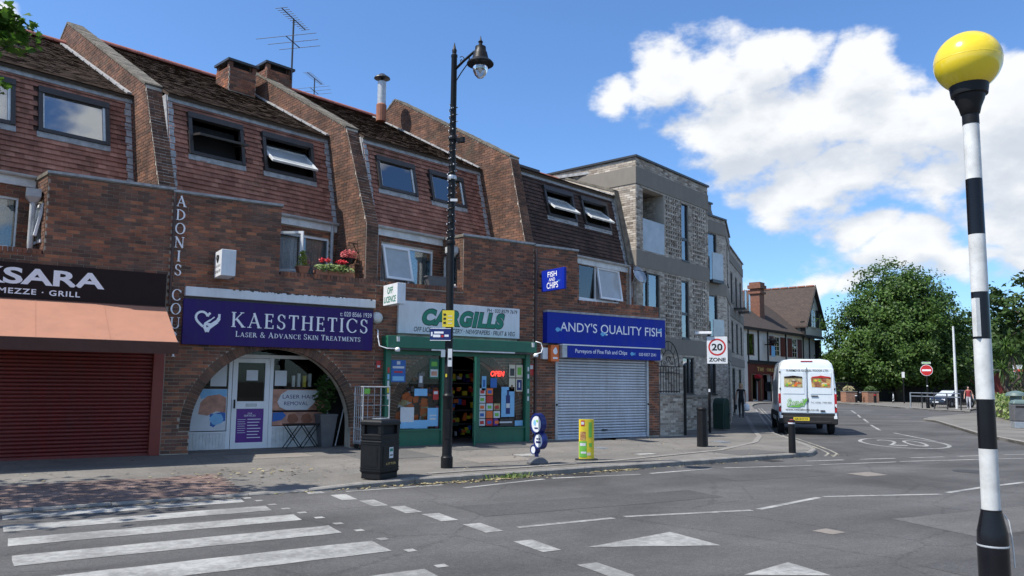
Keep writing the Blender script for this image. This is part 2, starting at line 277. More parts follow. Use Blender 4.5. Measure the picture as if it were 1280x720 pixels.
# ------------------------------------------------------------------ mesh helpers
class Fr:
    """frame: a runs along the wall, b out of the wall towards the street, z up"""
    def __init__(s, o, deg): s.o = Vector((o[0], o[1], o[2] if len(o) > 2 else 0)); s.u = Vector((cos(rad(deg)), sin(rad(deg)), 0)); s.w = Vector((sin(rad(deg)), -cos(rad(deg)), 0)); s.deg = deg
    def p(s, a, b, z): return s.o + s.u*a + s.w*b + Vector((0, 0, z))
ID = Fr((0, 0, 0), 0)
class WF:
    """plain local axes"""
    def p(s, x, y, z): return Vector((x, y, z))
W = WF()
class MB:
    def __init__(s): s.v = []; s.f = []; s.t = []; s.m = []
    def poly(s, pts, t=0., m=0):
        i = len(s.v); s.v += [tuple(p) for p in pts]; s.f.append(tuple(range(i, i+len(pts)))); s.t.append(t); s.m.append(m)
    def quads(s, vs, fs, t=0., m=0):
        i = len(s.v); s.v += [tuple(p) for p in vs]
        for f in fs: s.f.append(tuple(i+k for k in f)); s.t.append(t); s.m.append(m)
    def box(s, fr, a0, a1, b0, b1, z0, z1, t=0., m=0):
        vs = [fr.p(a, b, z) for z in (z0, z1) for (a, b) in ((a0, b0), (a1, b0), (a1, b1), (a0, b1))]
        s.quads(vs, [(0, 1, 2, 3), (7, 6, 5, 4), (0, 4, 5, 1), (1, 5, 6, 2), (2, 6, 7, 3), (3, 7, 4, 0)], t, m); return s
    def prism(s, lo, hi, t=0., m=0):
        n = len(lo); i = len(s.v); s.v += [tuple(p) for p in lo]+[tuple(p) for p in hi]
        fs = [tuple(range(n)), tuple(range(2*n-1, n-1, -1))]+[(k, n+k, n+(k+1) % n, (k+1) % n) for k in range(n)]
        for f in fs: s.f.append(tuple(i+k for k in f)); s.t.append(t); s.m.append(m)
        return s
    def tube(s, pts, rs, seg=10, cap=True, t=0., m=0):
        pts = [Vector(p) for p in pts]
        if isinstance(rs, (int, float)): rs = [rs]*len(pts)
        rings = []; prev = None
        for k, p in enumerate(pts):
            d = (pts[min(k+1, len(pts)-1)]-pts[max(k-1, 0)])
            d = d.normalized() if d.length > 1e-9 else Vector((0, 0, 1))
            x = d.orthogonal().normalized() if prev is None else (prev - d*prev.dot(d)).normalized()
            prev = x; y = d.cross(x)
            rings.append([p+(x*cos(2*pi*j/seg)+y*sin(2*pi*j/seg))*rs[k] for j in range(seg)])
        s.loft(rings, cap, t, m); return s
    def loft(s, rings, cap=True, t=0., m=0):
        i = len(s.v); n = len(rings[0])
        for r in rings: s.v += [tuple(p) for p in r]
        for k in range(len(rings)-1):
            for j in range(n):
                s.f.append((i+k*n+j, i+k*n+(j+1) % n, i+(k+1)*n+(j+1) % n, i+(k+1)*n+j)); s.t.append(t); s.m.append(m)
        if cap:
            s.f.append(tuple(i+j for j in reversed(range(n)))); s.t.append(t); s.m.append(m)
            e = i+(len(rings)-1)*n; s.f.append(tuple(e+j for j in range(n))); s.t.append(t); s.m.append(m)
        return s
    def lathe(s, prof, c=(0, 0, 0), seg=24, t=0., m=0, cap=True):
        c = Vector(c); s.loft([[c+Vector((r*cos(2*pi*j/seg), r*sin(2*pi*j/seg), z)) for j in range(seg)] for r, z in prof], cap, t, m); return s
    def build(s, name, mat, parent=None, smooth=False, bevel=0, seg=2, kind=None, label=None, autosmooth=None):
        me = bpy.data.meshes.new(name); me.from_pydata(s.v, [], s.f)
        for mm in (mat if isinstance(mat, (list, tuple)) else [mat]): me.materials.append(MT[mm] if isinstance(mm, str) else mm)
        if any(s.m): me.polygons.foreach_set('material_index', s.m)
        if any(s.t):
            at = me.attributes.new('tint', 'FLOAT', 'FACE'); at.data.foreach_set('value', s.t)
        if smooth: me.polygons.foreach_set('use_smooth', [True]*len(s.f))
        if smooth and autosmooth: me.set_sharp_from_angle(angle=rad(autosmooth))
        me.update(); o = bpy.data.objects.new(name, me); COL.objects.link(o)
        if bevel:
            b = o.modifiers.new('bevel', 'BEVEL'); b.width = bevel; b.segments = seg; b.limit_method = 'ANGLE'
        if parent is not None: setp(o, parent)
        if kind: o['kind'] = kind
        if label: o['label'] = label
        return o
WM = {}
def setp(o, parent):
    o.parent = parent
    w = WM.get(parent.name)
    if w is not None: o.matrix_parent_inverse = w.inverted()
def tag(o, label, cat, group=None):
    o['label'] = label; o['category'] = cat
    if group: o['group'] = group
    return o
def thing(name, label, cat, loc=(0, 0, 0), group=None):
    """an Empty at the thing's base; parts are modelled in world coordinates"""
    o = bpy.data.objects.new(name, None); COL.objects.link(o); o.empty_display_size = .2
    o.location = loc; WM[o.name] = Matrix.Translation(loc); return tag(o, label, cat, group)
def lthing(name, label, cat, group=None):
    """an Empty whose parts are modelled round its own origin; place() moves it"""
    o = bpy.data.objects.new(name, None); COL.objects.link(o); o.empty_display_size = .2; return tag(o, label, cat, group)
def place(o, loc, rz=0): o.location = loc; o.rotation_euler = (0, 0, rz); return o
def copy_tree(o, parent=None):
    c = o.copy(); COL.objects.link(c)
    if parent is not None: c.parent = parent
    for ch in list(o.children): copy_tree(ch, c)
    return c
def P1(name, mat, parent, fr, *boxes, **k):
    mb = MB()
    for b in boxes: mb.box(fr, *b)
    return mb.build(name, mat, parent, **k)
def walls(mb, fr, a0, a1, z0, z1, b0, b1, holes=()):
    xs = sorted({a0, a1} | {min(max(h[k], a0), a1) for h in holes for k in (0, 1)}); zs = sorted({z0, z1} | {min(max(h[k], z0), z1) for h in holes for k in (2, 3)})
    for i in range(len(xs)-1):
        run = None
        for j in range(len(zs)-1):
            xm, zm = (xs[i]+xs[i+1])/2, (zs[j]+zs[j+1])/2
            if any(h[0] < xm < h[1] and h[2] < zm < h[3] for h in holes):
                if run is not None: mb.box(fr, xs[i], xs[i+1], b0, b1, run, zs[j]); run = None
            elif run is None: run = zs[j]
        if run is not None: mb.box(fr, xs[i], xs[i+1], b0, b1, run, zs[-1])
BH, BW = .075, .225
def brick_cells(a0, a1, z0, z1, holes=(), clip=None, mind=.04):
    out = []
    for r in range(int(math.floor(z0/BH)), int(math.ceil(z1/BH))):
        za, zb = max(r*BH+.004, z0), min(r*BH+.069, z1)
        if zb-za < .02: continue
        zm = (za+zb)/2
        iv = [(a0, a1)] if clip is None else clip(zm)
        for h in holes:
            if h[2] < zm < h[3]:
                nv = []
                for (p, q) in iv:
                    if h[1] <= p or h[0] >= q: nv.append((p, q)); continue
                    if h[0] > p: nv.append((p, h[0]))
                    if h[1] < q: nv.append((h[1], q))
                iv = nv
        off = .5*(r % 2)
        for (p, q) in iv:
            for k in range(int(math.floor(p/BW-off)), int(math.ceil(q/BW-off))+1):
                x0, x1 = max((k+off)*BW, p), min((k+off)*BW+.215, q)
                if x1-x0 > mind: out.append((x0, x1, za, zb))
    return out
def lay(mb, fr, cells, b, d=.012):
    for (x0, x1, za, zb) in cells:
        dd = d+R.uniform(-.003, .003); t = R.random()*.999+.0005
        vs = [fr.p(a, bb, z) for bb in (b-.002, b+dd) for (a, z) in ((x0, za), (x1, za), (x1, zb), (x0, zb))]
        mb.quads(vs, [(4, 5, 6, 7), (0, 1, 5, 4), (1, 2, 6, 5), (2, 3, 7, 6), (3, 0, 4, 7)], t)
BRICKMESH = {}
def brick_objs(cells, fr, b, parent, mat, d=.012):
    """bricks big enough in view to pick apart: one object each, sharing one mesh"""
    key = mat+str(fr.deg)
    if key not in BRICKMESH:
        mb = MB(); f0 = Fr((0, 0), fr.deg); mb.box(f0, -.1075, .1075, -.002, d, -.0325, .0325)
        me = bpy.data.meshes.new('brick'); me.from_pydata(mb.v, [], mb.f); me.materials.append(MT[mat]); BRICKMESH[key] = me
    for (x0, x1, za, zb) in cells:
        o = bpy.data.objects.new('brick', BRICKMESH[key]); COL.objects.link(o); setp(o, parent)
        o.location = fr.p((x0+x1)/2, b+R.uniform(-.003, .003), (za+zb)/2)
def tiles(mb, P, nrm, a0, a1, s0, s1, holes=(), pitch=.118, tw=.166, lift=.034):
    """lapped tiles; P(a, s) is a point on the slope"""
    r = 0; s = s0
    while s < s1-.01:
        off = .5*(r % 2)*tw; k = 0; e = min(s+pitch*1.12, s1+.005)
        a = a0-off
        while a < a1-.01:
            x0, x1 = max(a+.001, a0), min(a+tw-.002, a1); am, sm = (x0+x1)/2, s+pitch/2
            if x1-x0 > .02 and not any(h[0] < am < h[1] and h[2] < sm < h[3] for h in holes):
                l = lift+R.uniform(-.004, .005); t = R.random()*.999+.0005
                p0, p1, p2, p3 = P(x0, s), P(x1, s), P(x1, e), P(x0, e)
                mb.quads([p0+nrm*l, p1+nrm*(l+R.uniform(-.002, .002)), p2+nrm*.003, p3+nrm*.003, P(x0, s+lift*1.1)-nrm*.002, P(x1, s+lift*1.1)-nrm*.002], [(0, 1, 2, 3), (4, 5, 1, 0)], t)
            a += tw
        s += pitch; r += 1
# ------------------------------------------------------------------ lettering
def text_pts(body, extrude=0, offset=0, space=1.0):
    cu = bpy.data.curves.new('t', 'FONT'); cu.body = body; cu.size = 1; cu.extrude = 0; cu.offset = offset; cu.space_character = space; cu.resolution_u = 4
    o = bpy.data.objects.new('t', cu); COL.objects.link(o)
    me = o.to_mesh(); vs = [v.co.copy() for v in me.vertices]; fs = [tuple(p.vertices) for p in me.polygons]
    o.to_mesh_clear(); bpy.data.objects.remove(o); bpy.data.curves.remove(cu); return vs, fs
def lettering(body, fr, a0, a1, z0, z1, b, mat, parent, offset=0, space=1., shear=0, name='lettering', italic=0):
    vs, fs = text_pts(body, 0, offset, space)
    x0, x1 = min(v.x for v in vs), max(v.x for v in vs); y0, y1 = min(v.y for v in vs), max(v.y for v in vs)
    kx, ky = (a1-a0)/(x1-x0), (z1-z0)/(y1-y0)
    mb = MB(); mb.quads([fr.p(a0+(v.x-x0)*kx+shear*(v.y-y0)*ky, b, z0+(v.y-y0)*ky) for v in vs], fs)
    return mb.build(name, mat, parent)
def gl_bar(x0, y0, x1, y1, w):
    dx, dy = x1-x0, y1-y0; l = math.hypot(dx, dy) or 1; nx, ny = -dy/l*w/2, dx/l*w/2
    return [(x0-nx, y0-ny), (x1-nx, y1-ny), (x1+nx, y1+ny), (x0+nx, y0+ny)]
def gl_arc(cx, cy, rx, ry, d0, d1, w0, w1, n=14):
    out = []
    pts = []
    for k in range(n+1):
        a = rad(d0+(d1-d0)*k/n); w = w0+(w1-w0)*abs(cos(a)); pts.append(((cx+(rx-w)*cos(a), cy+(ry-w*.8)*sin(a)), (cx+rx*cos(a), cy+ry*sin(a))))
    for k in range(n): out.append([pts[k][0], pts[k][1], pts[k+1][1], pts[k+1][0]])
    return out
def glyph(c):
    T, t = .15, .06; B = gl_bar
    sf = lambda x, y, w=.30: B(x-w/2, y, x+w/2, y, .05)
    st = lambda x: [B(x, 0, x, 1, T), sf(x, .025), sf(x, .975)]
    if c == 'I': return st(.15), .3
    if c == 'H': return st(.15)+st(.72)+[B(.15, .52, .72, .52, t)], .87
    if c == 'E': return st(.15)+[B(.15, .97, .58, .97, t), B(.15, .52, .5, .52, t), B(.15, .03, .62, .03, t), B(.57, .78, .57, 1, t), B(.61, 0, .61, .24, t), B(.49, .4, .49, .64, .05)], .66
    if c == 'L': return st(.15)+[B(.15, .03, .6, .03, t), B(.59, 0, .59, .24, t)], .63
    if c == 'T': return [B(.36, 0, .36, .97, T), sf(.36, .025), B(.02, .965, .7, .965, .07), B(.04, .76, .04, 1, t), B(.68, .76, .68, 1, t)], .72
    if c == 'K': return st(.15)+[B(.17, .40, .70, .97, t), B(.32, .58, .80, .02, T), sf(.70, .975, .26), sf(.80, .025, .3)], .9
    if c == 'A': return [B(.10, 0, .44, 1, t), B(.40, 1, .78, 0, T), B(.2, .34, .66, .34, t), sf(.10, .025, .28), sf(.79, .025, .3)], .92
    if c == 'V': return [B(.12, 1, .46, 0, T), B(.44, 0, .78, 1, t), sf(.12, .975), sf(.78, .975, .26)], .9
    if c == 'N': return [B(.13, 0, .13, 1, t), B(.12, 1, .75, 0, T), B(.75, 0, .75, 1, t), sf(.13, .025, .26), sf(.1, .975, .22), sf(.75, .975, .26)], .9
    if c == 'M': return [B(.13, 0, .17, 1, t), B(.17, 1, .5, .05, T), B(.5, .05, .83, 1, t), B(.83, 1, .88, 0, T), sf(.13, .025, .26), sf(.88, .025, .3)], 1.02
    if c == 'D': return st(.15)+gl_arc(.22, .5, .6, .5, -90, 90, .06, .15, 16), .86
    if c == 'O': return gl_arc(.47, .5, .47, .52, 0, 360, .06, .15, 28), .95
    if c == 'C': return gl_arc(.47, .5, .47, .52, 42, 318, .06, .15, 22)+[B(.81, .70, .81, .92, .05)], .86
    if c == 'S': return gl_arc(.31, .75, .27, .27, 20, 270, .06, .13, 14)+gl_arc(.31, .25, .29, .27, 90, -160, .06, .13, 14)+[B(.55, .72, .55, .95, .05), B(.05, .06, .05, .28, .05)], .62
    if c == 'R': return st(.15)+gl_arc(.2, .74, .42, .26, -90, 90, .06, .13, 12)+[B(.36, .5, .76, .02, T), sf(.76, .025, .26)], .86
    if c == 'U': return [B(.15, .3, .15, 1, T), B(.75, .3, .75, 1, t), sf(.15, .975), sf(.75, .975, .26)]+gl_arc(.45, .32, .37, .34, 180, 360, .06, .13, 12), .9
    if c == '&': return gl_arc(.36, .77, .2, .23, 0, 360, .05, .1, 14)+gl_arc(.34, .27, .31, .28, 60, 330, .06, .12, 14)+[B(.26, .66, .78, .02, .12), B(.62, .2, .8, .5, .06)], .88
    return [], .35
def serif(body, fr, a0, a1, z0, h, b, mat, parent, gap=.14, name='lettering', small=None, depth=.012):
    """roman capitals; small = relative height of all but the first letter of a word"""
    x = 0; items = []; first = True
    for c in body:
        g, w = glyph(c); k = 1 if (first or not small) else small
        items += [[(x+px*k, py*k) for px, py in q] for q in g]
        x += (w+gap)*k if c != ' ' else .42; first = c == ' '
    kx = (a1-a0)/(x-gap); mb = MB()
    for i, q in enumerate(items):
        e = (i % 7)*.0004
        mb.prism([fr.p(a0+px*kx, b, z0+py*h) for px, py in q], [fr.p(a0+px*kx, b+depth+e, z0+py*h) for px, py in q])
    return mb.build(name, mat, parent)
def heart(fr, ac, zc, sc, b, mat, parent, name='heart_emblem'):
    mb = MB(); k = 0
    def strip(pts, w):
        nonlocal k
        for i in range(len(pts)-1):
            (x0, y0), (x1, y1) = pts[i], pts[i+1]; ww = w(i/(len(pts)-1)); q = gl_bar(x0, y0, x1, y1, ww); k += 1; e = (k % 9)*.0003
            mb.prism([fr.p(ac+x*sc, b, zc+y*sc) for x, y in q], [fr.p(ac+x*sc, b+.012+e, zc+y*sc) for x, y in q])
    L = []
    for i in range(25):
        t = pi*i/24; L.append((-.031*16*sin(t)**3, .031*(13*cos(t)-5*cos(2*t)-2*cos(3*t)-cos(4*t))))
    strip(L[1:19], lambda s: .10)
    strip([(-x, y) for x, y in L[1:6]], lambda s: .10)
    strip([(.50, .30), (.50, .12), (.42, -.04), (.24, -.18), (.08, -.32), (0, -.52)], lambda s: .10+.08*sin(pi*s))
    strip([(.30, .16), (.14, .02), (-.06, -.12), (-.12, -.28), (0, -.52)], lambda s: .05+.12*s)
    strip([(-.10, -.16), (.16, -.20), (.34, -.08)], lambda s: .12)
    return mb.build(name, mat, parent)
# ------------------------------------------------------------------ ground, road, pavements
def asphalt(name, base, speck, patch=.35, patch_scale=.35, rough=.9, cracks=False):
    m, t, p = newmat(name)
    g = nd(t, 'ShaderNodeNewGeometry')
    n1 = nd(t, 'ShaderNodeTexNoise'); n1.inputs['Scale'].default_value = 120; n1.inputs['Detail'].default_value = 3
    n2 = nd(t, 'ShaderNodeTexNoise'); n2.inputs['Scale'].default_value = patch_scale; n2.inputs['Detail'].default_value = 7; n2.inputs['Roughness'].default_value = .62; n2.inputs['Distortion'].default_value = .6
    n3 = nd(t, 'ShaderNodeTexNoise'); n3.inputs['Scale'].default_value = 14; n3.inputs['Detail'].default_value = 6; n3.inputs['Roughness'].default_value = .75
    for n in (n1, n2, n3): t.links.new(g.outputs['Position'], n.inputs['Vector'])
    def mr(n, a, b, c, d):
        r = nd(t, 'ShaderNodeMapRange'); r.inputs[1].default_value = a; r.inputs[2].default_value = b; r.inputs[3].default_value = c; r.inputs[4].default_value = d; t.links.new(n.outputs[0], r.inputs[0]); return r.outputs[0]
    vt = nd(t, 'ShaderNodeVectorMath', operation='MULTIPLY'); t.links.new(g.outputs['Position'], vt.inputs[0]); vt.inputs[1].default_value = (.06, .9, 1)
    n4 = nd(t, 'ShaderNodeTexNoise'); n4.inputs['Scale'].default_value = 1.0; n4.inputs['Detail'].default_value = 5; n4.inputs['Roughness'].default_value = .6; t.links.new(vt.outputs[0], n4.inputs['Vector'])
    n5 = nd(t, 'ShaderNodeTexNoise'); n5.inputs['Scale'].default_value = 38; n5.inputs['Detail'].default_value = 4; n5.inputs['Roughness'].default_value = .8; t.links.new(g.outputs['Position'], n5.inputs['Vector'])
    a0_ = mr(n1, .35, .68, 1-speck, 1+speck); tr_ = mr(n4, .3, .7, 1-patch*.5, 1+patch*.45); sp_ = mr(n5, .35, .7, 1-speck*.8, 1+speck*.9)
    m0 = nd(t, 'ShaderNodeMath', operation='MULTIPLY'); t.links.new(a0_, m0.inputs[0]); t.links.new(tr_, m0.inputs[1])
    m00 = nd(t, 'ShaderNodeMath', operation='MULTIPLY'); t.links.new(m0.outputs[0], m00.inputs[0]); t.links.new(sp_, m00.inputs[1]); a = m00.outputs[0]; b = mr(n2, .3, .7, 1-patch, 1+patch*.7); c = mr(n3, .3, .7, .86, 1.14)
    m1 = nd(t, 'ShaderNodeMath', operation='MULTIPLY'); t.links.new(a, m1.inputs[0]); t.links.new(b, m1.inputs[1])
    m2 = nd(t, 'ShaderNodeMath', operation='MULTIPLY'); t.links.new(m1.outputs[0], m2.inputs[0]); t.links.new(c, m2.inputs[1])
    out = m2.outputs[0]
    if cracks:
        v = nd(t, 'ShaderNodeTexVoronoi', feature='DISTANCE_TO_EDGE'); v.inputs['Scale'].default_value = .35; t.links.new(g.outputs['Position'], v.inputs['Vector'])
        ds = nd(t, 'ShaderNodeVectorMath', operation='ADD'); sc = nd(t, 'ShaderNodeVectorMath', operation='SCALE'); t.links.new(n3.outputs['Color'], sc.inputs[0]); sc.inputs['Scale'].default_value = .25
        t.links.new(g.outputs['Position'], ds.inputs[0]); t.links.new(sc.outputs[0], ds.inputs[1]); t.links.new(ds.outputs[0], v.inputs['Vector'])
        r = nd(t, 'ShaderNodeMapRange'); r.inputs[1].default_value = .0; r.inputs[2].default_value = .006; r.inputs[3].default_value = .62; r.inputs[4].default_value = 1; t.links.new(v.outputs['Distance'], r.inputs[0])
        m3 = nd(t, 'ShaderNodeMath', operation='MULTIPLY'); t.links.new(out, m3.inputs[0]); t.links.new(r.outputs[0], m3.inputs[1]); out = m3.outputs[0]
    vs = nd(t, 'ShaderNodeVectorMath', operation='SCALE'); vs.inputs[0].default_value = base; t.links.new(out, vs.inputs['Scale'])
    t.links.new(vs.outputs[0], p.inputs['Base Color']); p.inputs['Roughness'].default_value = rough; p.inputs['Specular IOR Level'].default_value = .3
    bp = nd(t, 'ShaderNodeBump'); bp.inputs['Strength'].default_value = .5; bp.inputs['Distance'].default_value = .006
    t.links.new(n1.outputs[0], bp.inputs['Height']); t.links.new(bp.outputs[0], p.inputs['Normal'])
    return m
MT['asphalt'] = asphalt('road_asphalt', (.086, .084, .083), .32, .42, .30, cracks=True)
MT['pavement'] = asphalt('pavement_asphalt', (.158, .149, .135), .18, .28, .55, cracks=True)
MT['ground'] = asphalt('far_ground', (.10, .095, .08), .2, .3)
MT['kerb'] = pm('granite_kerb', (.20, .19, .175), .95, var=.3, scale=4, bump=.4)
MT['paver'] = tintmat('red_block_paver', [(.175, .118, .10), (.22, .155, .132), (.15, .105, .09), (.24, .175, .15)], grime=.35)
def paintmat(name, col, wear=.5):
    m, t, p = newmat(name); g = nd(t, 'ShaderNodeNewGeometry')
    n = nd(t, 'ShaderNodeTexNoise'); n.inputs['Scale'].default_value = 9; n.inputs['Detail'].default_value = 9; n.inputs['Roughness'].default_value = .8; t.links.new(g.outputs['Position'], n.inputs['Vector'])
    n2 = nd(t, 'ShaderNodeTexNoise'); n2.inputs['Scale'].default_value = 1.2; n2.inputs['Detail'].default_value = 4; t.links.new(g.outputs['Position'], n2.inputs['Vector'])
    ad = nd(t, 'ShaderNodeMath', operation='MULTIPLY_ADD'); t.links.new(n2.outputs[0], ad.inputs[0]); ad.inputs[1].default_value = .8; t.links.new(n.outputs[0], ad.inputs[2])
    r = nd(t, 'ShaderNodeMapRange'); r.inputs[1].default_value = wear+.32; r.inputs[2].default_value = wear+.62; r.inputs[3].default_value = 0; r.inputs[4].default_value = .85; t.links.new(ad.outputs[0], r.inputs[0])
    x = nd(t, 'ShaderNodeMix', data_type='RGBA'); t.links.new(r.outputs[0], x.inputs[0]); x.inputs[6].default_value = c4(col); x.inputs[7].default_value = (.13, .13, .125, 1)
    t.links.new(x.outputs[2], p.inputs['Base Color']); p.inputs['Roughness'].default_value = .8
    bp = nd(t, 'ShaderNodeBump'); bp.inputs['Strength'].default_value = .4; bp.inputs['Distance'].default_value = .006; t.links.new(n.outputs[0], bp.inputs['Height']); t.links.new(bp.outputs[0], p.inputs['Normal'])
    return m
MT['paint'] = paintmat('worn_white_road_paint', (.34, .34, .325), .40)
MT['paint_y'] = paintmat('worn_yellow_road_paint', (.46, .42, .30), .30)
def structure(o): o['kind'] = 'structure'; return o
mb = MB(); mb.poly([(-1500, -1500, -.16), (1500, -1500, -.16), (1500, 1500, -.16), (-1500, 1500, -.16)]); structure(mb.build('ground', 'ground'))
RZ = -.1
mb = MB(); mb.poly([(-120, -60, RZ), (200, -60, RZ), (200, 120, RZ), (-120, 120, RZ)]); road = structure(mb.build('road', 'asphalt'))
# building-side pavement: follows the kerb, dropped at the crossing
KP = [(-70, 11.9), (16.0, 11.9), (17.0, 12.05), (17.8, 12.5), (18.6, 13.25), (19.8, 14.5), (22.6, 17.5), (36, 28.8), (52, 42.3), (58, 47.0), (62, 49.6), (66, 51.2), (71, 52.0)]
def dense(pts, step):
    out = []
    for (x0, y0), (x1, y1) in zip(pts, pts[1:]):
        n = max(1, round(math.hypot(x1-x0, y1-y0)/step))
        out += [(x0+(x1-x0)*k/n, y0+(y1-y0)*k/n) for k in range(n)]
    return out+[pts[-1]]
K = dense(KP, .915)
def normals(pts):
    out = []
    for i in range(len(pts)):
        a, b = pts[max(i-1, 0)], pts[min(i+1, len(pts)-1)]; dx, dy = b[0]-a[0], b[1]-a[1]; l = math.hypot(dx, dy); out.append((-dy/l, dx/l))
    return out
KN = normals(K)
def kz(x, y):
    if x < 4.0: return -.075
    if x < 5.6: return -.075+.075*(x-4.0)/1.6
    return 0.
mb = MB(); rows = []
for off, zf in ((.14, 0), (1.5, 1), (5.3, 2), (30, 2)):
    rows.append([(x+nx*off, y+ny*off, (kz(x, y) if zf == 0 else (.0 if zf == 1 else .055))) for (x, y), (nx, ny) in zip(K, KN)])
rows.insert(0, [(x+nx*.13, y+ny*.13, -.2) for (x, y), (nx, ny) in zip(K, KN)])
nK = len(K)
for r in rows: mb.v += r
for j in range(len(rows)-1):
    for i in range(nK-1): mb.f.append((j*nK+i, j*nK+i+1, (j+1)*nK+i+1, (j+1)*nK+i)); mb.t.append(0); mb.m.append(0)
pave = structure(mb.build('pavement', 'pavement'))
def kerb_run(pts, nrm, zf, parent, lo, hi, w=.13):
    for i in range(len(pts)-1):
        (x0, y0), (x1, y1) = pts[i], pts[i+1]
        if not (lo <= x0 <= hi): continue
        (n0, m0), (n1, m1) = nrm[i], nrm[i+1]; g = .006; dx, dy = x1-x0, y1-y0; l = math.hypot(dx, dy); dx, dy = dx/l*g, dy/l*g
        z0, z1 = zf(x0, y0)+.004+R.uniform(-.004, .004), zf(x1, y1)+.004+R.uniform(-.004, .004); c = .022
        prof = lambda x, y, n, m, z: [(x, y, -.16), (x, y, z-c), (x+n*c, y+m*c, z), (x+n*w, y+m*w, z), (x+n*w, y+m*w, -.16)]
        b = MB(); b.loft([prof(x0+dx, y0+dy, n0, m0, z0), prof(x1-dx, y1-dy, n1, m1, z1)]); b.build('kerb_stone', 'kerb', parent)
kerb_run(K, KN, kz, pave, -3.5, 44)
# flush old kerb line inside the corner and surface patches
def strip(mbx, pts, w, z, t=0):
    ns = normals(pts)
    for i in range(len(pts)-1):
        (x0, y0), (x1, y1) = pts[i], pts[i+1]; (a, b), (c, d) = ns[i], ns[i+1]
        mbx.poly([(x0-a*w/2, y0-b*w/2, z(x0, y0)), (x1-c*w/2, y1-d*w/2, z(x1, y1)), (x1+c*w/2, y1+d*w/2, z(x1, y1)), (x0+a*w/2, y0+b*w/2, z(x0, y0))], t)
def pz(x, y): return max(0, min(1, (y-13.4)/3.8))*.055
OLD = dense([(6.4, 12.35), (10.74, 12.54), (15.1, 13.38), (18.2, 14.8), (20.4, 16.4), (23.2, 18.9), (34, 28.2)], .915)
for i in range(len(OLD)-1):
    b = MB(); strip(b, [OLD[i], (OLD[i+1][0]*.985+OLD[i][0]*.015, OLD[i+1][1]*.985+OLD[i][1]*.015)], .16, lambda x, y: .012); b.build('kerb_stone', 'kerb', pave)
def slab(name, mat, x0, x1, y0, y1, parent=pave, h=.006):
    b = MB(); b.prism([(x0, y0, pz(x0, y0)-.02), (x1, y0, pz(x1, y0)-.02), (x1, y1, pz(x1, y1)-.02), (x0, y1, pz(x0, y1)-.02)], [(x0, y0, pz(x0, y0)+h), (x1, y0, pz(x1, y0)+h), (x1, y1, pz(x1, y1)+h), (x0, y1, pz(x0, y1)+h)]); return b.build(name, mat, parent)
MT['patch'] = asphalt('pale_repair_patch', (.20, .18, .158), .12, .15)
MT['patch_dark'] = asphalt('dark_repair_patch', (.105, .102, .098), .14, .15)
slab('paving_patch', 'patch', 8.2, 9.6, 13.5, 14.4); slab('paving_patch', 'patch', 3.9, 5.6, 16.0, 16.8); slab('paving_patch', 'patch_dark', 6.3, 8.0, 14.9, 16.6); slab('paving_patch', 'patch_dark', 9.0, 11.2, 15.9, 16.5)
slab('paving_patch', 'patch_dark', 14.5, 16.2, 12.2, 13.2)
slab('access_cover', 'concrete', 9.7, 10.2, 14.2, 14.6, h=.01); slab('access_cover', 'steel', 12.5, 12.8, 14.9, 15.2, h=.01); slab('access_cover', 'concrete', 12.4, 12.9, 13.3, 13.55, h=.01); slab('access_cover', 'steel', 17.0, 17.4, 15.0, 15.4, h=.01)
# red block paving at the crossing
mb = MB()
for j in range(24):
    for i in range(74):
        x0, y0 = -4.2+i*.1+.003, 12.06+j*.1; jj = (i+j) % 2
        if (i//1) % 2 == 0: continue
        x1, y1 = x0+.194, y0+.094
        def zz(x, y): return -.075+.075*min(1, max(0, (y-12.04)/1.36))+.008
        if x1 > 3.25: continue
        xo = .1*(j % 2); x0 += xo; x1 += xo; e = R.uniform(-.002, .002)
        mb.prism([(x0, y0, zz(x0, y0)-.03), (x1, y0, zz(x1, y0)-.03), (x1, y1, zz(x1, y1)-.03), (x0, y1, zz(x0, y1)-.03)], [(x0, y0, zz(x0, y0)+e), (x1, y0, zz(x1, y0)+e), (x1, y1, zz(x1, y1)+e), (x0, y1, zz(x0, y1)+e)], R.random()*.999+.0005)
mb.build('block_paving', 'paver', pave, kind='stuff')
# near pavement under the camera and the two far pavements
def flat_pave(name, pts, z=0.0, kerb_ix=()):
    b = MB(); b.prism([(x, y, -.2) for x, y in pts], [(x, y, z) for x, y in pts]); o = structure(b.build(name, 'pavement'))
    for (i, j) in kerb_ix:
        q = dense([pts[i], pts[j]], .915); nn = normals(q); kerb_run(q, nn, lambda x, y: z+.006, o, -100, 200)
    return o
flat_pave('pavement_near', [(-70, -40), (60, -40), (60, -2), (30, 1.2), (12, 2.0), (-70, 2.0)], 0)
pr = flat_pave('pavement_right', [(24.6, 9.9), (60, 6), (110, -5), (110, 45), (66, 28.6), (52, 25.5), (44.5, 23.6), (40.4, 22.0), (39.2, 20.7), (29.9, 14.3)], 0, ((6, 7), (7, 8), (8, 9), (9, 0)))
pf = flat_pave('pavement_far', [(57.6, 28.0), (63, 30.5), (110, 47), (130, 120), (70, 120), (71, 52.02), (72.5, 48), (69.2, 43), (63.2, 36), (60.2, 32.4)], 0, ((5, 6), (6, 7), (7, 8), (8, 9), (9, 0)))

